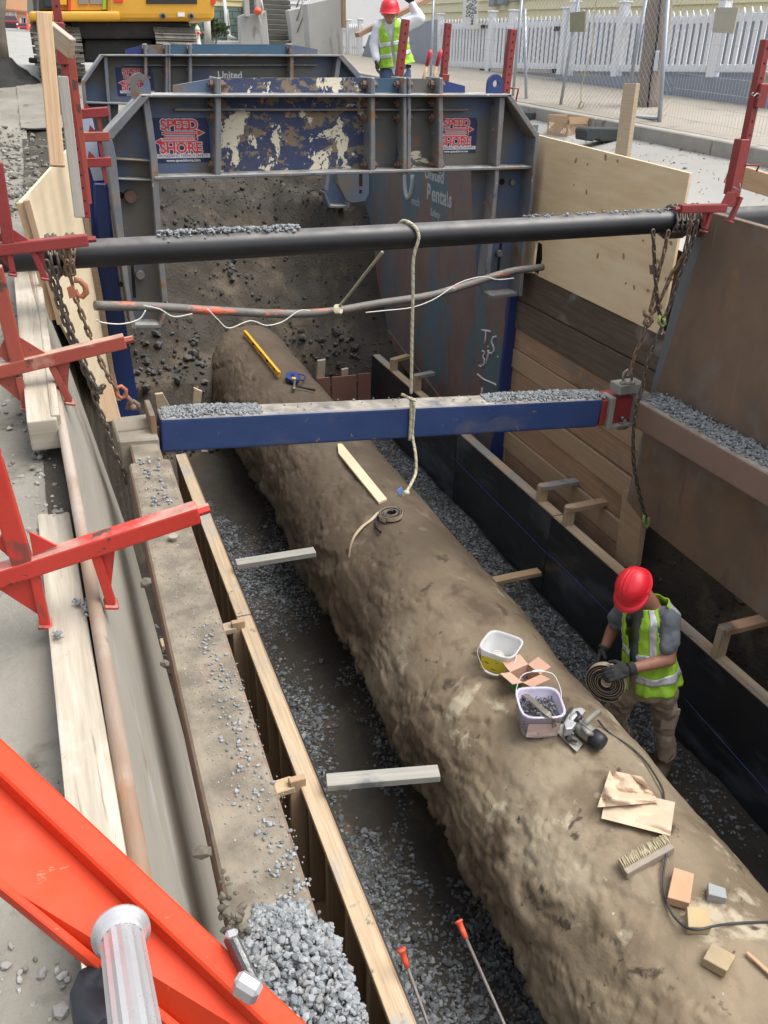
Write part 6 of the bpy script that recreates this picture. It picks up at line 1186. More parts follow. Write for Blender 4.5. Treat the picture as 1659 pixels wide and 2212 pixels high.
blob('long_sleeve_shirt', [(Q['pel'], Q['ch'], .165, .165, 20), (Q['ch'], Q['nk'], .14, .09), (Q['sL'], Q['sR'], .085, .085), (Q['sL'], Q['eL'], .085, .078), (Q['eL'], Q['wL'].lerp(Q['eL'], .1), .078, .05), (Q['sR'], Q['eR'], .08, .065), (Q['eR'], Q['wR'], .062, .05)], m_whs, B, vox=.013, sm=3, disp=.02)
blob('jeans', [(Q['pel'], Q['pel']+Vector((0, 0, .02)), .165, .165, 18)]+[(Q['h'+k], Q['k'+k], .115, .09) for k in 'LR']+[(Q['k'+k], Q['a'+k], .09, .08) for k in 'LR'], m_jean, B, vox=.014, sm=3, disp=.02)
vest(B, Q['pel']+Vector((0, 0, .03)), Q['nk']+Vector((0, 0, .03)), fw2, .205, .178, lambda v: 2 if v < .55 else 2+38*(v-.55), bands=(.25, .5), drop=.0, hole=.60)
MB().beam(Q['pel']+Vector((-.16, -.13, .02)), Q['pel']+Vector((.16, -.13, .02)), .02, .035).build('belt', m_trim, B)
hand(B, Q['wR'], (.05, -.1, -1), (.6, -.4, 0), (.2, -1, 0), m_glove, curl=.45, s=1.15); hand(B, Q['wL'], (-.3, -.2, 1), (-.5, -.5, .2), (-.5, -.5, 0), m_glove, curl=.8, s=1.1)
for k in 'LR': t = Vector((Q['a'+k].x, YP, zf+.05)); blob('boot', [(Q['a'+k], t, .06, .06), (t, t+Vector((-.05, -.14, -.01)), .055, .045)], m_boot, B, vox=.012, sm=2)
MB().beam(at(771, 76, Y=YP+.20), at(946, -12, Y=YP+.20), .15, .055, up=(.35, 0, 1)).build('carried_plank', m_lag, bevel=.004, label='long weathered plank resting on the shoulder of the man with sunglasses', cat='plank')
# ================================================================== EXCAVATOR
YE = 17.2; m_cat = M('machine_yellow', (.62, .31, .025), (.68, .36, .04), s=1.5, rough=.42, bump=.04, spots=[((.42, .24, .06), 3, .66, .1)]); m_blk = M('machine_black', (.018, .018, .018), (.03, .028, .026), s=5, rough=.6, bump=.1, spots=[((.09, .08, .065), 6, .66, .08)])
m_trk = M('muddy_track', (.15, .14, .12), (.24, .225, .195), s=5, rough=.8, bump=.4, spots=[((.10, .085, .065), 6, .55, .1)]); m_glass = M('dark_glass', (.03, .04, .045), rough=.08, bump=0)
r = thing('excavator', 'yellow tracked excavator parked beyond the trench, seen from its counterweight end', 'excavator', at(250, 165, Y=YE))
def ebx(nm, x0, y0, x1, y1, d0, d1, mt, bv=.03, rt=None): return MB().poly([at(x, y, Y=YE+d0) for x, y in ((x0, y0), (x1, y0), (x1, y1), (x0, y1))], (0, d1-d0, 0)).build(nm, mt, rt or r, bevel=bv, seg=3)
ebx('counterweight', 232, -75, 465, 46, 0, 1.6, m_cat, .12); ebx('engine_panel', 126, -75, 231, 23, .1, 2.6, m_cat, .02); ebx('side_skirt', 62, 24, 260, 46, -.05, 2.8, m_cat, .06)
cabp = ebx('cab', 84, -90, 125, 23, .15, 2.0, m_blk, .03); MB().poly([at(x, y, Y=YE+.13) for x, y in ((92, -70), (118, -70), (118, 14), (96, 14))], (0, .015, 0)).build('cab_window', m_glass, cabp)
ebx('warning_stripe', 147, -30, 153, 23, -.02, .1, M('red_orange_decal', (.7, .05, .03), bump=0), 0); ebx('yellow_label', 129, -10, 144, 10, -.02, .1, m_yel, 0)
ebx('vent_grille', 170, -20, 190, 9, .07, .1, M('grey_grille', (.25, .24, .21), bump=0), .0); ebx('vent_grille', 194, -20, 221, 9, .07, .1, bpy.data.materials['grey_grille'], .0); ebx('lime_decal', 222, -20, 229, 20, .07, .1, bpy.data.materials['lime_safety_vest'], 0)
ebx('rear_grille', 316, -20, 426, 8, -.02, .05, m_blk, .01); ebx('reflector', 246, -10, 266, 5, -.02, .05, bpy.data.materials['red_orange_decal'], 0); ebx('reflector', 457, -4, 466, 9, -.02, .05, bpy.data.materials['red_orange_decal'], 0)
for x in (352, 413): p = at(x, 35, Y=YE-.01); MB().cyl(p+Vector((0, .02, 0)), p-Vector((0, .015, 0)), .055, n=18).build('bolt_recess', m_trk, r, bevel=.01); MB().cyl(p+Vector((0, .0, 0)), p-Vector((0, .02, 0)), .03, n=18).build('bolt_hole', m_dark, r)
ebx('sticker', 384, 27, 399, 36, -.015, .0, m_whp, 0)
ebx('belly', 152, 46, 410, 84, .3, 2.4, m_blk, .05); ebx('carbody', 180, 84, 330, 135, .5, 2.6, m_blk, .05); ebx('cross_member', 168, 64, 400, 110, 1.2, 2.2, m_blk, .02)
def track(x0, x1, ytop, ybot, lab):
    a = at(x0, ybot, Y=YE); b = at(x1, ybot, Y=YE); top = at(x0, ytop, Y=YE).z; H_ = top-a.z; R_ = H_/2; Lt = 3.6; cz = a.z+R_
    tr = MB(); prof = []
    for i in range(13): t = math.pi*i/12; prof.append((YE+R_-math.sin(t)*R_, cz+math.cos(t)*R_))
    for i in range(13): t = math.pi*i/12; prof.append((YE+R_+Lt+math.sin(t)*R_, cz-math.cos(t)*R_))
    o = MB().poly([Vector((a.x+.06, y, z)) for y, z in [(YE+R_+(y-YE-R_)*.94, cz+(z-cz)*.86) for y, z in prof]], (b.x-a.x-.12, 0, 0)).build('track_frame', m_trk, r)
    P_ = [Vector((0, y, z)) for y, z in prof]; Ltot = sum((P_[(i+1) % len(P_)]-P_[i]).length for i in range(len(P_))); n = int(Ltot/.165); me = None
    mbs = MB().beam((0, 0, 0), (b.x-a.x, 0, 0), .135, .03).beam((0, .03, .028), (b.x-a.x, .03, .028), .02, .03).beam((0, -.04, .024), (b.x-a.x, -.04, .024), .015, .02).mesh('track_shoe', m_trk)
    s = 0; i = 0; acc = 0
    for k in range(n):
        s = Ltot*k/n; i = 0; acc = 0
        while True:
            L_ = (P_[(i+1) % len(P_)]-P_[i]).length
            if acc+L_ >= s or i == len(P_)-1: break
            acc += L_; i += 1
        d = (P_[(i+1) % len(P_)]-P_[i]).normalized(); p = P_[i]+d*(s-acc); nn = Vector((1, 0, 0)).cross(d); q = bpy.data.objects.new('track_shoe', mbs); COL.objects.link(q); q.parent = r
        if nn.dot(p-Vector((0, YE+R_+Lt/2, cz))) < 0: nn = -nn
        m4 = Matrix.Identity(4); yv = nn.cross(Vector((1, 0, 0)))
        for c_ in range(3): m4[c_][0] = (1, 0, 0)[c_]; m4[c_][1] = yv[c_]; m4[c_][2] = nn[c_]
        q.matrix_local = Matrix.Translation(Vector((a.x, p.y, p.z))-OFF[r.name])@m4
track(86, 187, 58, 165, ''); track(345, 432, 60, 166, '')
# ================================================================== FAR LEFT: street, cars, orange building, trees
m_or = M('orange_stucco', (.62, .34, .18), (.66, .38, .21), s=1, bump=.05, rough=.8); m_win = M('window_glass', (.10, .12, .14), rough=.12, bump=0); m_wfr = M('white_trim', (.72, .72, .70), rough=.5, bump=0)
def wall(nm, lab, cat, pts, Y, d, mt, **k):
    r_ = thing(nm, lab, cat, at(pts[0][0], max(p[1] for p in pts), Y=Y)); flat('wall', pts, Y, d, mt, r_, bevel=0, **k); return r_
def fwin(r_, x0, y0, x1, y1, Y, fr=.06, mt=None):
    w_ = flat('window', [(x0, y0), (x1, y0), (x1, y1), (x0, y1)], Y-.03, .02, mt or m_win, r_, bevel=0); mb = MB(); c = [at(x, y, Y=Y-.04) for x, y in ((x0, y0), (x1, y0), (x1, y1), (x0, y1))]
    for i in range(4): mb.beam(c[i], c[(i+1) % 4], fr, .08, up=(0, 1, 0))
    mb.build('frame', m_wfr, w_)
Yo = 96; r_ = wall('orange_building', 'orange stucco building far up the street at the upper left', 'building', [(-60, -90), (60, -30), (60, 68), (-60, 72)], Yo, 12, m_or)
for x in (10, 16, 24, 30, 44, 49, 53): fwin(r_, x, 24 if x < 40 else 38, x+4, 44 if x < 40 else 56, Yo, .12)
flat('cornice', [(-60, 10), (60, 24), (60, 28), (-60, 14)], Yo-.4, .4, M('brown_cornice', (.35, .17, .1), bump=0), r_, bevel=0)
flat('house_wall', [(60, -60), (130, -60), (130, 60), (60, 62)], 70, 6, M('grey_green_wall', (.16, .17, .15), (.2, .21, .19), s=1, bump=.1), bevel=0, label='dark grey-green building glimpsed behind the excavator cab', cat='building')
flat('row_house', [(130, -60), (470, -60), (470, 92), (130, 84)], 74, 8, M('pale_row_house', (.42, .40, .37), (.5, .47, .43), s=.5, bump=.1), bevel=0, label='pale building behind the excavator, glimpsed under its belly', cat='building')
def tree(nm, lab, x, y0, Y, h, R_, seed, dens=1400, leaf=.16, trunk=.12, grp=None, lean=0.):
    random.seed(seed); b0 = at(x, y0, Y=Y); r_ = thing(nm, lab, 'tree', b0, grp); mb = MB(); top = b0+Vector((lean, 0, h)); mb.tube([b0-Vector((0, 0, .2)), b0.lerp(top, .35)+Vector((.1, 0, 0)), b0.lerp(top, .75)], [trunk, trunk*.7, trunk*.35], n=8)
    cl = []
    for k in range(9):
        a = random.uniform(0, 6.28); q = b0.lerp(top, random.uniform(.45, .9))+Vector((math.cos(a), math.sin(a), .2))*R_*random.uniform(.3, .8); mb.tube([b0.lerp(top, random.uniform(.3, .6)), q], [trunk*.3, trunk*.1], n=5); cl.append((q, R_*random.uniform(.3, .55)))
    mb.build('trunk', M('bark', (.10, .08, .06), (.16, .13, .10), s=8, bump=.5), r_); P_ = []; 
    vs = []; fs = []
    for k in range(dens):
        c, rr = random.choice(cl); d = Vector((random.gauss(0, 1), random.gauss(0, 1), random.gauss(0, .8))).normalized()*rr*random.random()**.4; p = c+d; n_ = Vector((random.gauss(0, 1), random.gauss(0, 1), random.gauss(0, 1))).normalized(); u = n_.orthogonal().normalized()*leaf*random.uniform(.5, 1); v = n_.cross(u)*.6; o_ = len(vs)
        vs += [p-u, p+v, p+u, p-v]; fs.append((o_, o_+1, o_+2, o_+3))
    MB().add(vs, fs).build('crown', M('leaf_green', (.035, .06, .02), (.07, .11, .035), s=.8, rough=.7, bump=0), r_)['kind'] = 'stuff'; random.seed(seed+1); return r_
tree('street_tree', 'dark tree beside the orange building behind the cab', 84, 60, 62, 9, 3.0, 5, 2200, .3, .2)
_b = MB().tube([at(6, 128, Y=16), at(3, 90, Y=16), at(-1, 40, Y=16), at(8, -30, Y=16)], [.10, .085, .07, .06], n=9).build('bare_trunk', bpy.data.materials['bark'], label='bare leaning trunk at the very left edge beside the far cars', cat='tree')
def car(x, yb, Y, wpx, col, lab, suv=False):
    s = wpx/F*(Y*.84); c = at(x, yb, Y=Y); c.z += .0; r_ = thing('parked_car', lab, 'car', c, 'cars parked far up the street'); k = s/1.8; mt = M('car_'+str(x), col, rough=.3, bump=0)
    def bx(nm, P_, y0, y1, m_, bv=.05): return MB().poly([c+Vector((px_*k, y0*k, pz_*k)) for px_, pz_ in P_], (0, (y1-y0)*k, 0)).build(nm, m_, r_, bevel=bv*k, seg=2)
    h = .25 if suv else 0
    bx('body', [(-.9, .32), (.9, .32), (.9, .8+h), (.82, .95+h), (-.82, .95+h), (-.9, .8+h)], 0, 4.4, mt, .12)
    bx('cabin', [(-.78, .9+h), (.78, .9+h), (.62, 1.42+h), (-.62, 1.42+h)], 1.2, 3.8, mt, .1); bx('windscreen', [(-.68, .96+h), (.68, .96+h), (.56, 1.34+h), (-.56, 1.34+h)], 1.17, 1.25, m_win, .0)
    bx('grille', [(-.5, .45), (.5, .45), (.5, .72+h), (-.5, .72+h)], -.03, .05, m_blk, .01)
    for sx in (-1, 1):
        bx('headlight', [(sx*.56, .62+h*.8), (sx*.84, .62+h*.8), (sx*.84, .78+h*.8), (sx*.56, .78+h*.8)], -.03, .08, m_wfr, .02)
        for yy_ in (.8, 3.5): MB().cyl(c+Vector((sx*.92*k, yy_*k, .33*k)), c+Vector((sx*.7*k, yy_*k, .33*k)), .33*k, n=16).build('wheel', m_blk, r_)
    return r_
car(26, 74, 88, 37, (.22, .02, .03), 'dark red pickup truck parked far up the street', True); car(53, 73, 80, 25, (.5, .02, .04), 'small red car parked right of the dark red pickup'); car(0, 76, 78, 24, (.6, .62, .65), 'white vehicle cut by the left edge beside the red pickup', True); car(235, 84, 60, 26, (.6, .6, .62), 'pale car glimpsed under the excavator belly', False); car(272, 84, 60, 22, (.05, .06, .09), 'dark car glimpsed under the excavator beside the pale one', False)
for x, y, Y in ((64, 66, 60), (166, 76, 30)):
    c = at(x, y, Y=Y); r_ = thing('traffic_cone', 'orange cone standing '+('by the far cars' if x < 100 else 'behind the left excavator track'), 'cone', c); k = 1 if x < 100 else .5
    MB().lathe([(.2*k, .02), (.16*k, .05), (.03*k, .9*k), (.001, .92*k)], Matrix.Translation(c), 14).build('cone_body', m_cap, r_); MB().box(c+Vector((0, 0, .015)), (.42*k, .42*k, .03)).build('base', m_cap, r_)
# asphalt heap and plate on the road
def hp(x, y):
    k = math.exp(-((x+.7)/.9)**2-((y-17.6)/.8)**2); return (x, y, zg(x, y)-.30+.8*k*(1+.25*fb(x*3, y*3, 1))+fb(x*9, y*9, 2)*.05)
grid('asphalt_heap', hp, lin(-4, .6, 60), lin(15.2, 20, 60), M('black_asphalt_crumb', (.010, .010, .009), (.024, .022, .021), s=6, bump=1, bs=40, bdist=.04), kind='stuff', label='black heap of broken asphalt at the left beyond the dirt', cat='heap', off=(-1, 14, .6))
MB().poly([at(x, y, Y=19) for x, y in ((62, 124), (86, 126), (86, 138), (62, 136))], (0, .3, 0)).build('small_box', m_blk, bevel=.02, label='small dark box on the road left of the excavator track', cat='box')
P_ = [(lambda x, y: (x, y, zL(x, y)+.02))(random.uniform(-3.5, -.2), random.uniform(7, 13)) for _ in range(900)]; stones('road_crumbs', P_, rng.uniform(.015, .07, 900), s_tan, label='broken pavement crumbs on the dirt at the upper left', cat='rubble')
# ================================================================== BACK STREET: green block house, stairs, walls
m_blkw = M('green_block_wall', (.14, .20, .17), (.20, .26, .22), s=2, bump=.3, spots=[((.09, .12, .11), 3, .6, .1)]); m_sid = M('yellow_siding', (.62, .53, .27), (.66, .57, .31), s=2, bump=.05); m_conc = M('weathered_concrete', (.34, .345, .34), (.43, .43, .41), s=1.2, bump=.25, bs=25, spots=[((.22, .21, .19), 2.5, .6, .1, (1, 1, .3)), ((.5, .49, .45), 3, .64, .1)])
m_stair = M('stair_concrete', (.075, .075, .064), (.12, .115, .10), s=2, bump=.3); m_whsid = M('white_siding', (.60, .62, .65), (.66, .67, .69), s=2, bump=.05)
Yh = 33
r_ = thing('green_block_house', 'house with green concrete-block base and yellow siding behind the excavator', 'house', at(500, 98, Y=Yh))
flat('wall', [(455, 14), (680, 18), (680, 130), (455, 130)], Yh+.12, 8, m_blkw, r_, bevel=0); flat('upper_wall', [(455, -120), (680, -120), (680, 18), (455, 14)], Yh+.1, 8, m_sid, r_, bevel=0)
bw = .42; 
a = at(462, 17, Y=Yh); b_ = at(548, 100, Y=Yh); cnt = 0; zz = b_.z; row = 0
while zz < a.z:
    xx = a.x+(row % 2)*bw/2-.2
    while xx < b_.x+1.0 and cnt < 260:
        MB().box((xx+bw/2, Yh+.08, zz+.1), (bw-.015, .1, .19)).build('block', m_blkw, r_); xx += bw; cnt += 1
    zz += .205; row += 1
for k in range(8):
    z0 = at(500, 15, Y=Yh).z+.02+k*.17; MB().poly([Vector((a.x-.3, Yh+.02, z0)), Vector((a.x-.3, Yh+.06, z0+.175)), Vector((a.x-.3, Yh+.1, z0+.175)), Vector((a.x-.3, Yh+.1, z0))], (5.0, 0, 0)).build('siding_board', m_sid, r_)
fwin(r_, 542, 16, 562, 72, Yh-.02, .12); dr = flat('door', [(485, 20), (493, 20), (500, 88), (492, 88)], Yh-.06, .06, m_wfr, r_); flat('door_glass', [(488, 30), (491, 30), (495, 60), (492, 60)], Yh-.065, .004, m_win, dr, bevel=0)
MB().tube([at(x, y, Y=Yh-.1) for x, y in ((484, -10), (488, 40), (491, 74), (494, 78), (512, 86))], .055, n=8).build('downpipe', m_wfr, r_)
flat('low_wall', [(465, 88), (545, 88), (545, 108), (465, 108)], 31, .3, m_conc, bevel=.02, label='low weathered wall below the green block house', cat='wall')
Yst = 28; r_ = thing('concrete_stairs', 'steep dark concrete stairs climbing between two weathered concrete walls', 'stairs', at(600, 100, Y=Yst))
ys_ = [97, 87, 75, 63.5, 52.5, 42, 30.5, 20, 10, 0, -10]
for i in range(10):
    yb_, yt_ = ys_[i], ys_[i+1]; xl_ = 582-(97-yb_)*.14; xr_ = 630-(97-yb_)*.10; Yk_ = Yst+i*.28
    p0_, p1_ = at(xl_-4, yb_, Y=Yk_), at(xr_+6, yb_, Y=Yk_); z1_ = at(600, yt_, Y=Yk_).z; MB().poly([p0_, p1_, Vector((p1_.x, Yk_, z1_)), Vector((p0_.x, Yk_, z1_))], (0, 3.2, 0)).build('step', m_stair, r_, bevel=.015)
flat('side_wall', [(518, 34), (531, 30), (556, 30), (560, 33), (575, 22), (582, 97), (584, 118), (520, 118)], Yst-.1, .35, m_conc, r_, bevel=.02); flat('side_wall', [(622, 22), (640, 18), (668, 14), (676, 118), (632, 118), (628, 60)], Yst-.1, .35, m_conc, r_, bevel=.02)
for pts in ([(610-34, -5), (592-27, 30), (558+.0, 85)], [(589, -30), (567, 22), (604-40, 30)], [(606, 16), (622, 0), (632, -20)]): pass
for x0, y0, x1, y1 in ((606, 14, 634, 90), (611, 0, 634, 88)): pass
MB().tube([at(552, 5, Y=Yst-.2), at(566, 58, Y=Yst-.2)], .03, n=7).tube([at(562, -10, Y=Yst-.2), at(569, 24, Y=Yst-.2)], .03, n=7).tube([at(547, -20, Y=Yst-.2), at(560, 20, Y=Yst-.2), at(566, 36, Y=Yst-.2)], .03, n=7).build('white_handrail', m_wfr, r_)
for x0, x1, y1 in ((658, 641, 45), (672, 642, 70), (649, 640, 16)): MB().tube([at(x0, -8, Y=Yst-.25), at(x1, y1, Y=Yst-.25)], .025, n=6).build('grey_handrail', m_steel, r_)
flat('timber_post', [(527, -30), (537, -30), (540, 36), (530, 36)], Yst-.3, .2, M('grey_post', (.36, .35, .32), (.42, .41, .38), s=5), r_, bevel=.01); flat('timber_post', [(556-5, -30), (564-2, -30), (566-2, 30), (556-2, 30)], Yst-.3, .2, bpy.data.materials['grey_post'], r_, bevel=.01)
MB().ball(at(557, 24, Y=Yst-.4), .12, (1, 1, .8)).build('orange_pot', m_cap, label='round orange pot on the left stair wall', cat='pot')
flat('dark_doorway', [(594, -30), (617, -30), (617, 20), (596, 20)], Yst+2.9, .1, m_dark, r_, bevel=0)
r_ = thing('white_house', 'white-sided house above the concrete wall behind the farther arch', 'house', at(700, 110, Y=30.5)); flat('wall', [(617, -120), (905, -120), (905, 100), (617, 100)], 31.2, 6, m_whsid, r_, bevel=0)
for k in range(9):
    z0 = at(640, 22, Y=31.1).z+k*.17; x0_, x1_ = at(617, 10, Y=31.1).x, at(665, 10, Y=31.1).x; MB().poly([Vector((x0_, 31.05, z0)), Vector((x0_, 31.1, z0+.175)), Vector((x0_, 31.2, z0+.175)), Vector((x0_, 31.2, z0))], (x1_-x0_, 0, 0)).build('siding_board', m_whsid, r_)
flat('concrete_wall', [(662, 8), (690, 2), (740, -10), (742, 140), (672, 130)], 26.5, .5, m_conc, bevel=.02, label='tall pale concrete wall right of the stairs', cat='wall')
flat('end_post', [(740, -40), (747, -40), (748, 60), (741, 60)], 26, .2, m_woodd, bevel=.01, label='dark upright beam between the concrete wall and the white fence', cat='post')
# picket fence, retaining wall, yellow house on the right
XF = 9.3; m_pic = M('white_vinyl', (.82, .84, .87), (.78, .80, .83), s=4, rough=.4, bump=.02); m_ret = M('blue_grey_masonry', (.25, .28, .33), (.30, .33, .38), s=1.5, bump=.15, spots=[((.2, .22, .26), 3, .6, .1)])
def pickets(xs, topf, botf, X, lab, wpx, grp=None, posts=(), rails=(.12, .88)):
    a = at(xs[0], botf(xs[0]), X=X); r_ = thing('picket_fence', lab, 'fence', a, 'white picket fences')
    Y0 = at(xs[0], botf(xs[0]), X=X).y; Y1 = at(xs[-1], botf(xs[-1]), X=X).y; n = int(abs(Y1-Y0)/wpx)
    for i in range(n+1):
        Yi = Y0+(Y1-Y0)*i/n; lo, hi = xs[0], xs[-1]
        for _ in range(24):
            mid = (lo+hi)/2
            if (at(mid, botf(mid), X=X).y-Yi)*(1 if Y0 > Y1 else -1) > 0: lo = mid
            else: hi = mid
        zb = at(mid, botf(mid), X=X).z; ztp = at(mid, topf(mid), X=X).z; w_ = .075
        mb = MB().beam((X, Yi, zb+.06), (X, Yi, ztp-.04), .02, w_, up=(0, 1, 0)); mb.poly([Vector((X-.01, Yi-w_/2, ztp-.04)), Vector((X-.01, Yi+w_/2, ztp-.04)), Vector((X-.01, Yi, ztp+.02))], (.02, 0, 0)); mb.build('picket', m_pic, r_)
    for t in rails:
        p, q = [Vector((X+.03, at(x, botf(x), X=X).y, at(x, botf(x), X=X).z*(1-t)+at(x, topf(x), X=X).z*t)) for x in (xs[0], xs[-1])]; MB().beam(p, q, .045, .10).build('rail', m_pic, r_, bevel=.005)
    for x in posts:
        b_ = at(x, botf(x), X=X); t_ = at(x, topf(x), X=X); MB().beam(b_-Vector((0, 0, .02)), Vector((b_.x, b_.y, t_.z+.12)), .14, .14, up=(0, 1, 0)).build('fence_post', m_pic, r_, bevel=.01); MB().beam(Vector((b_.x, b_.y, t_.z+.12)), Vector((b_.x, b_.y, t_.z+.15)), .18, .18, up=(0, 1, 0)).build('post_cap', m_pic, r_, bevel=.008)
    return r_
pickets((726, 782), lambda x: 56-(x-726)*.05, lambda x: 132+(x-726)*.16, XF, 'white picket fence left of the grey stair wall', .155, posts=(729, 753, 778))
g1_ = pickets((942, 1214), lambda x: 45-(x-942)*.03, lambda x: 150+(x-942)*.03, XF, 'white picket fence and gate behind the two shovel handles', .155, posts=(946, 1056, 1100, 1212))
pickets((1216, 1392), lambda x: 24+(x-1216)*.02, lambda x: 162+(x-1216)*.01, XF, 'white picket fence left of the utility pole', .15, posts=(1226, 1330))
pickets((1420, 1760), lambda x: 30-(x-1420)*.06, lambda x: 163+(x-1420)*.01, XF, 'white picket fence right of the utility pole', .15, posts=(1538, 1700))
for x, y in ((1047, 59), (1053, 152), (1171+98-30, 62)): pass
for x, y in ((1040, 58), (1052, 58), (1037, 152), (1050, 152), (1130+68, 62), (1193, 153)):
    p = at(x, y, X=XF-.03); MB().beam(p, p-Vector((0, .16, 0)), .03, .07).build('hinge', m_trim, g1_)
r_ = thing('retaining_wall', 'long blue-grey masonry wall under the picket fence, sidewalk in front', 'wall', at(1400, 240, X=XF)); side('wall', [(1201, 163), (1760, 167), (1760, 270), (1199, 192)], XF-.05, .3, m_ret, r_); 
side('wall', [(1060, 152), (1202, 158), (1202, 182), (1100, 172)], XF+.2, .2, m_ret, r_)
side('stair_side_wall', [(772, 150), (776, 138), (797, 76), (860, 58), (942, 42), (942, 166), (900, 162)], XF-.1, .3, m_ret, label='blue-grey masonry stair wall behind the man with the plank', cat='wall')
r_ = thing('yellow_house', 'pale yellow clapboard house with a blue-grey base across the street', 'house', at(1300, 150, X=10.9)); XH = 10.9
Y0_, Y1_ = at(1760, 60, X=XH).y, at(905, 45, X=XH).y; zb1 = at(1500, 46, X=XH).z; zb2 = at(950, 44, X=XH).z
MB().poly([Vector((XH+.05, Y0_, -.2)), Vector((XH+.05, Y1_, -.2)), Vector((XH+.05, Y1_, zb2+.1)), Vector((XH+.05, Y0_, zb1+.1))], (4, 0, 0)).build('foundation', m_ret, r_)
MB().poly([Vector((XH+.08, Y0_, zb1)), Vector((XH+.08, Y1_, zb2)), Vector((XH+.08, Y1_, zb2+4)), Vector((XH+.08, Y0_, zb1+4))], (4, 0, 0)).build('wall', bpy.data.materials['yellow_siding'], r_)
m_sid2 = M('pale_yellow_clapboard', (.78, .71, .44), (.82, .75, .49), s=2, bump=.04)
for k in range(11):
    za, zc_ = zb1+k*.21, zb2+k*.21; MB().poly([Vector((XH-.0, Y0_, za)), Vector((XH+.06, Y0_, za+.215)), Vector((XH+.1, Y0_, za+.215)), Vector((XH+.1, Y0_, za))], (0, Y1_-Y0_, zc_-za)).build('siding_board', m_sid2, r_)
for x0, y1_ in ((1066, 14), (1085, 10), (1110, 4)): a = at(x0, y1_, X=XH-.1); MB().beam(a, a+Vector((0, 0, .55)), .16, .28, up=(0, 1, 0)).build('meter_box', M('meter_grey', (.3, .33, .33), bump=0), r_, bevel=.03, seg=2)
b_ = thing('cloth_banner', 'white banner with black sideways lettering hung on the white fence', 'banner', at(1015, 62, X=9.05)); side('sheet', [(1001, -60), (1035, -60), (1031, 63), (998, 61)], 9.05, .004, m_wfr, b_)
m_ink = M('black_ink', (.02, .02, .02), bump=0)
for s_, px, py, hp_ in (('FOR YOUR', 1009, 38, 7.5), ('AND OUR', 1014.5, 38, 7.5), ('MONITORED', 1019.5, 54, 7.5), ('BY VIDEO', 1026.5, 30, 7.5)):
    p = at(px, py, X=9.045); h = (at(px-hp_/2, py, X=9.045)-at(px+hp_/2, py, X=9.045)).length
    text('lettering', s_, m_ink, b_, frame(p, (0, 0, 1), (0, 1, 0)), h*.92, .002, .80, ext=.0005, align='LEFT')
# chain-link panels
XK = 7.0; m_galv = M('galvanised_tube', (.33, .37, .41), (.42, .46, .5), s=6, rough=.45, metal=.4, bump=.05)
def fence_panel(lab, posts, rail, mesh_x, kind_, topf, botf, X=XK):
    r_ = thing('mesh_fence_panel', lab, 'fence panel', at(posts[-1][2], posts[-1][3], X=X), 'temporary mesh fence panels on the kerb')
    for x0, y0, x1, y1 in posts: MB().tube([at(x0, y0, X=X), at(x1, y1, X=X)], .022, n=10).build('post', m_galv, r_)
    for x0, y0, x1, y1 in rail: MB().tube([at(x0, y0, X=X), at(x1, y1, X=X)], .021, n=10).build('rail', m_galv, r_)
    a, b = at(mesh_x[0], botf(mesh_x[0]), X=X), at(mesh_x[1], botf(mesh_x[1]), X=X); H_ = 2.1; L_ = abs(b.y-a.y); mb = MB(); d = (b-a).normalized()
    if kind_ == 'diamond':
        n = int((L_+H_)/.085)
        for i in range(n):
            s = i*.085
            for sg in (0, 1):
                s0_, h0_ = (s, 0) if s <= L_ else (L_, s-L_); s1_, h1_ = (s-H_, H_) if s > H_ else (0, s)
                if sg: s0_, s1_ = L_-s0_, L_-s1_
                mb.tube([a+d*s0_+Vector((0, 0, h0_)), a+d*s1_+Vector((0, 0, h1_))], .0019, n=3, cap=False)
    else:
        for i in range(int(L_/.05)): mb.tube([a+d*i*.05, a+d*i*.05+Vector((0, 0, H_))], .0017, n=3, cap=False)
        for i in range(14): mb.tube([a+Vector((0, 0, i*.15)), b+Vector((0, 0, i*.15))], .0019, n=3, cap=False)
    mb.build('mesh', m_galv, r_)['kind'] = 'stuff'; return r_
fence_panel('mesh fence panel with diamond wire left of the utility pole', [(1129, -20, 1107, 218), (1134, 20, 1137, 240), (1251, -10, 1209, 238), (1397, -10, 1362, 175), (1444, -10, 1422, 281)], [(1137, 236, 1422, 256)], (1112, 1440), 'diamond', None, lambda x: 222+(x-1112)*.11)
fence_panel('mesh fence panel with fine upright wire at the right edge', [(1444, -10, 1424, 272)], [(1098, 212, 1700, 332)], (1440, 1720), 'bars', None, lambda x: 282+(x-1440)*.2, X=6.96)
fence_panel('mesh fence panel behind the man with the plank', [(937, -20, 930, 166)], [], (932, 1110), 'bars', None, lambda x: 176+(x-932)*.2)
side('olive_board', [(1231, 27), (1264, 24), (1262, 69), (1231, 69)], XK-.04, .02, M('olive_board', (.24, .24, .15), (.3, .29, .2), s=6), label='small olive board wired to the mesh fence', cat='board'); side('striped_board', [(1546, 16), (1595, 16), (1583, 73), (1538, 70)], XK-.04, .02, M('corrugated_card', (.42, .39, .31), (.5, .46, .38), s=3, stretch=(1, 40, 1), bump=0), label='pale corrugated board wired to the fence at the right', cat='board')
MB().tube(smooth([at(x, y, X=XK-.05) for x, y in ((1290, -5), (1284, 30), (1279, 100), (1266, 150), (1256, 190), (1255, 222), (1246, 240), (1262, 226), (1256, 218), (1250, 228))], 5), .008, n=5).build('thin_rope', m_rope, label='thin yellow rope hanging down the mesh fence', cat='rope')
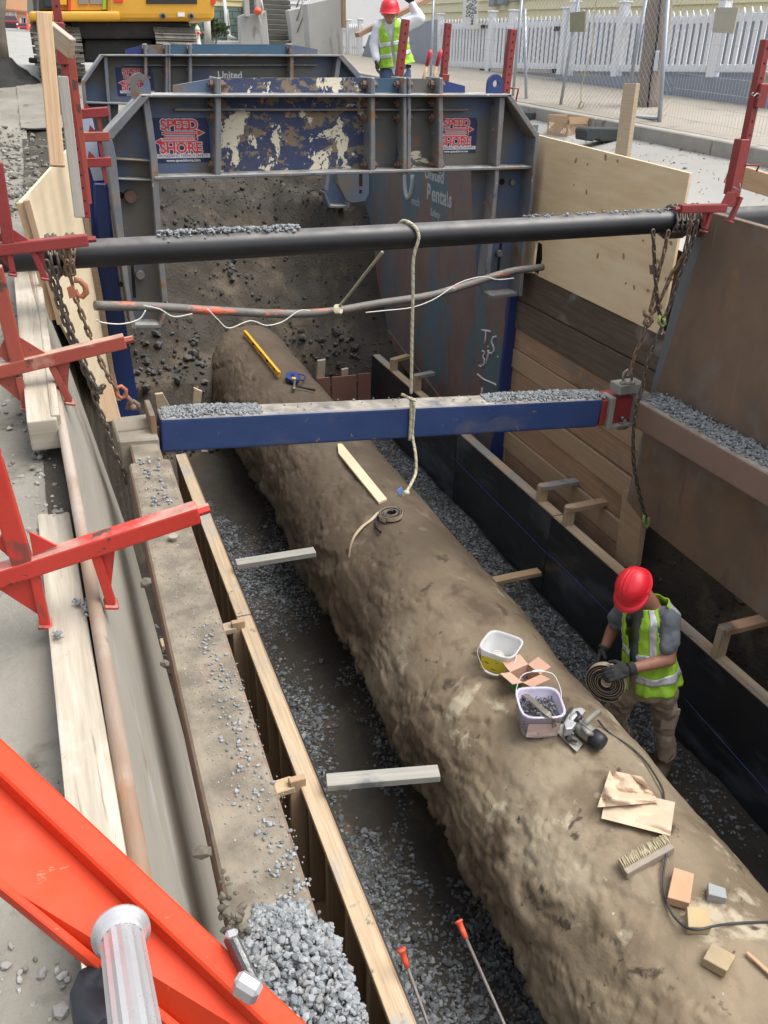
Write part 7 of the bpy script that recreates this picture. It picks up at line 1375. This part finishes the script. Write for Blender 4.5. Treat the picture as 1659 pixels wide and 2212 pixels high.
# utility pole
Yp_ = 10.6; r_ = thing('utility_pole', 'weathered wooden utility pole behind the mesh fence', 'pole', at(1394, 252, Y=Yp_)); c0_, c1_ = at(1394, 256, Y=Yp_), at(1430, -30, Y=Yp_)
m_pole = M('weathered_pole', (.22, .17, .135), (.34, .29, .25), s=3, stretch=(3, 3, .25), rough=.85, bump=.8, bs=20, bdist=.02, spots=[((.12, .085, .07), 3, .6, .1, (3, 3, .3)), ((.42, .39, .36), 3, .6, .1, (2, 2, .4))])
P_ = []; Rr = []
for i in range(14): t = i/13; P_.append(c0_.lerp(c1_+(c1_-c0_)*1.2, t)+Vector((.012*math.sin(t*9), 0, 0))); Rr.append(.172-.02*t+.006*math.sin(t*17))
MB().tube(P_, Rr, n=26).build('shaft', m_pole, r_); MB().tube([at(x, y, Y=Yp_-.19) for x, y in ((1428, -20), (1420, 80), (1405, 170), (1397, 256))], .014, n=6).build('ground_cable', m_trim, r_); flat('tag_plate', [(1414, 110), (1425, 110), (1421, 154), (1411, 153)], Yp_-.2, .01, m_galv, r_)
# stake, crate, rubber feet
side('lumber_stake', [(1347, 180), (1374, 180), (1353, 340), (1327, 338)], 5.6, .05, WOOD('tan_stake', (.40, .31, .21), (.48, .38, .26)), label='upright two-by-six stake behind the clean plywood', cat='stake', bevel=.003)
def gnd(px, py, off=0.):
    r__ = ray(px, py); t = 0.; 
    for i in range(4000):
        t += .01*(1+t*.3)/1800*1; p = CAM+r__*t
        if p[2] < zg(p[0], p[1])+off: return Vector(p)
    return Vector(p)
m_crt = M('tan_crate_plastic', (.45, .30, .18), (.5, .35, .22), s=8, rough=.5, bump=.05); c = gnd(1224, 297); zc = c.z
r_ = thing('milk_crate', 'tan plastic milk crate standing on the road by the fence', 'crate', c); uL = (at(1182, 290, Z=zc)-c); uR = (at(1265, 296, Z=zc)-c); hC = at(1226, 252, X=c.x).z-zc
cs = [c, c+uR, c+uR+uL, c+uL]; Z = Vector((0, 0, 1))
def fr_side(a, b):
    d = b-a; n = 8; mb = MB()
    for z0, z1 in ((0, .16), (.82, 1)): mb.slab([a+Z*hC*z0, b+Z*hC*z0, b+Z*hC*z1, a+Z*hC*z1], .012)
    for t in (0, .955): mb.slab([a+d*t+Z*hC*.16, a+d*(t+.045)+Z*hC*.16, a+d*(t+.045)+Z*hC*.82, a+d*t+Z*hC*.82], .012)
    for i in range(-5, 9):
        for sg in (1, -1):
            t0 = i/9+.0; t1 = t0+.42; 
            if sg < 0: t0, t1 = t1, t0
            z0, z1 = .16, .66; tt0, tt1 = t0, t1
            if min(t0, t1) < 0 or max(t0, t1) > 1: continue
            mb.beam(a+d*t0+Z*hC*z0, a+d*t1+Z*hC*z1, .008, .012, up=d.cross(Z))
    mb.slab([a+Z*hC*.64, b+Z*hC*.64, b+Z*hC*.82, a+Z*hC*.82], .012)
    mb.build('lattice_side', m_crt, r_)
for i in range(4): fr_side(cs[i], cs[(i+1) % 4])
MB().poly([p+Z*.01 for p in cs], (0, 0, .012)).build('bottom', m_crt, r_)
m_rub = M('recycled_rubber', (.03, .036, .036), (.05, .055, .055), s=10, rough=.8, bump=.2)
for pts, X, lb in (([(1266, 282), (1272, 276), (1400, 279), (1406, 284), (1406, 308), (1372, 309), (1366, 302), (1340, 301), (1332, 306), (1300, 306), (1292, 300), (1280, 306), (1266, 304)], 7.0, 'black rubber fence foot right of the milk crate'), ([(1112, 245), (1118, 240), (1160, 243), (1163, 250), (1162, 266), (1112, 264)], 7.6, 'black rubber fence foot left of the milk crate')):
    g_ = gnd(1330 if X == 7. else 1135, 306 if X == 7. else 265); a_ = [at(x, y, Y=g_.y) for x, y in pts]; MB().poly(a_, (0, .24, 0)).build('fence_foot', m_rub, bevel=.012, label=lb, cat='fence foot', group='rubber feet of the fence')
# hydrant and post by the stairs
Yy = 24; c = at(429, 97, Y=Yy); r_ = thing('fire_hydrant', 'white fire hydrant with red caps behind the farther arch', 'hydrant', c); k = (at(429, 54, Y=Yy).z-c.z)/.85; M4 = Matrix.Translation(c)@Matrix.Diagonal((k, k, k, 1)); m_hyd = M('white_hydrant', (.66, .63, .58), (.5, .44, .38), s=12, bump=.1)
MB().lathe([(.17, 0), (.17, .04), (.11, .06), (.10, .45), (.13, .5), (.13, .56), (.11, .6), (.13, .62), (.12, .70), (.07, .78), (.03, .80), (.03, .85), (.001, .86)], M4, 20).build('barrel', m_hyd, r_)
for d in (Vector((-1, 0, 0)), Vector((1, 0, 0)), Vector((0, -1, 0))): MB().cyl(c+d*.08*k+Vector((0, 0, .5*k)), c+d*.2*k+Vector((0, 0, .5*k)), .06*k, n=12).build('cap', M('red_cap', (.4, .03, .03), bump=0) if 'red_cap' not in bpy.data.materials else bpy.data.materials['red_cap'], r_, bevel=.004)
MB().tube([at(450, 100, Y=24.5), at(447, 44, Y=24.5)], .085, n=14).build('metal_post', M('dull_post', (.33, .31, .29), (.4, .38, .35), s=4), label='grey-brown post beside the fire hydrant', cat='post')
tree('shrub', 'green shrub behind the fire hydrant', 462, 97, 27, .55, .40, 9, 700, .07, .03)
tree('shrub', 'leafy shrub left of the fire hydrant', 412, 97, 26, .5, .35, 12, 600, .07, .03)

P_ = []
for _ in range(650):
    y = random.uniform(7, 14); x = random.uniform(-1.2, itp(y, [(6.7, .1), (7.6, .3), (9, .38), (12, .46), (14, 1)])); P_.append((x, y, (zL(min(x, -.17), y))+.0))
stones('edge_rubble', P_, rng.uniform(.01, .055, len(P_))+rng.uniform(0, 1, len(P_))**8*.12, STONE('edge_stone', [(.15, .14, .115), (.21, .195, .165), (.10, .09, .07), (.25, .235, .20)]), label='rubble along the crumbling dirt edge left of the arches', cat='rubble')
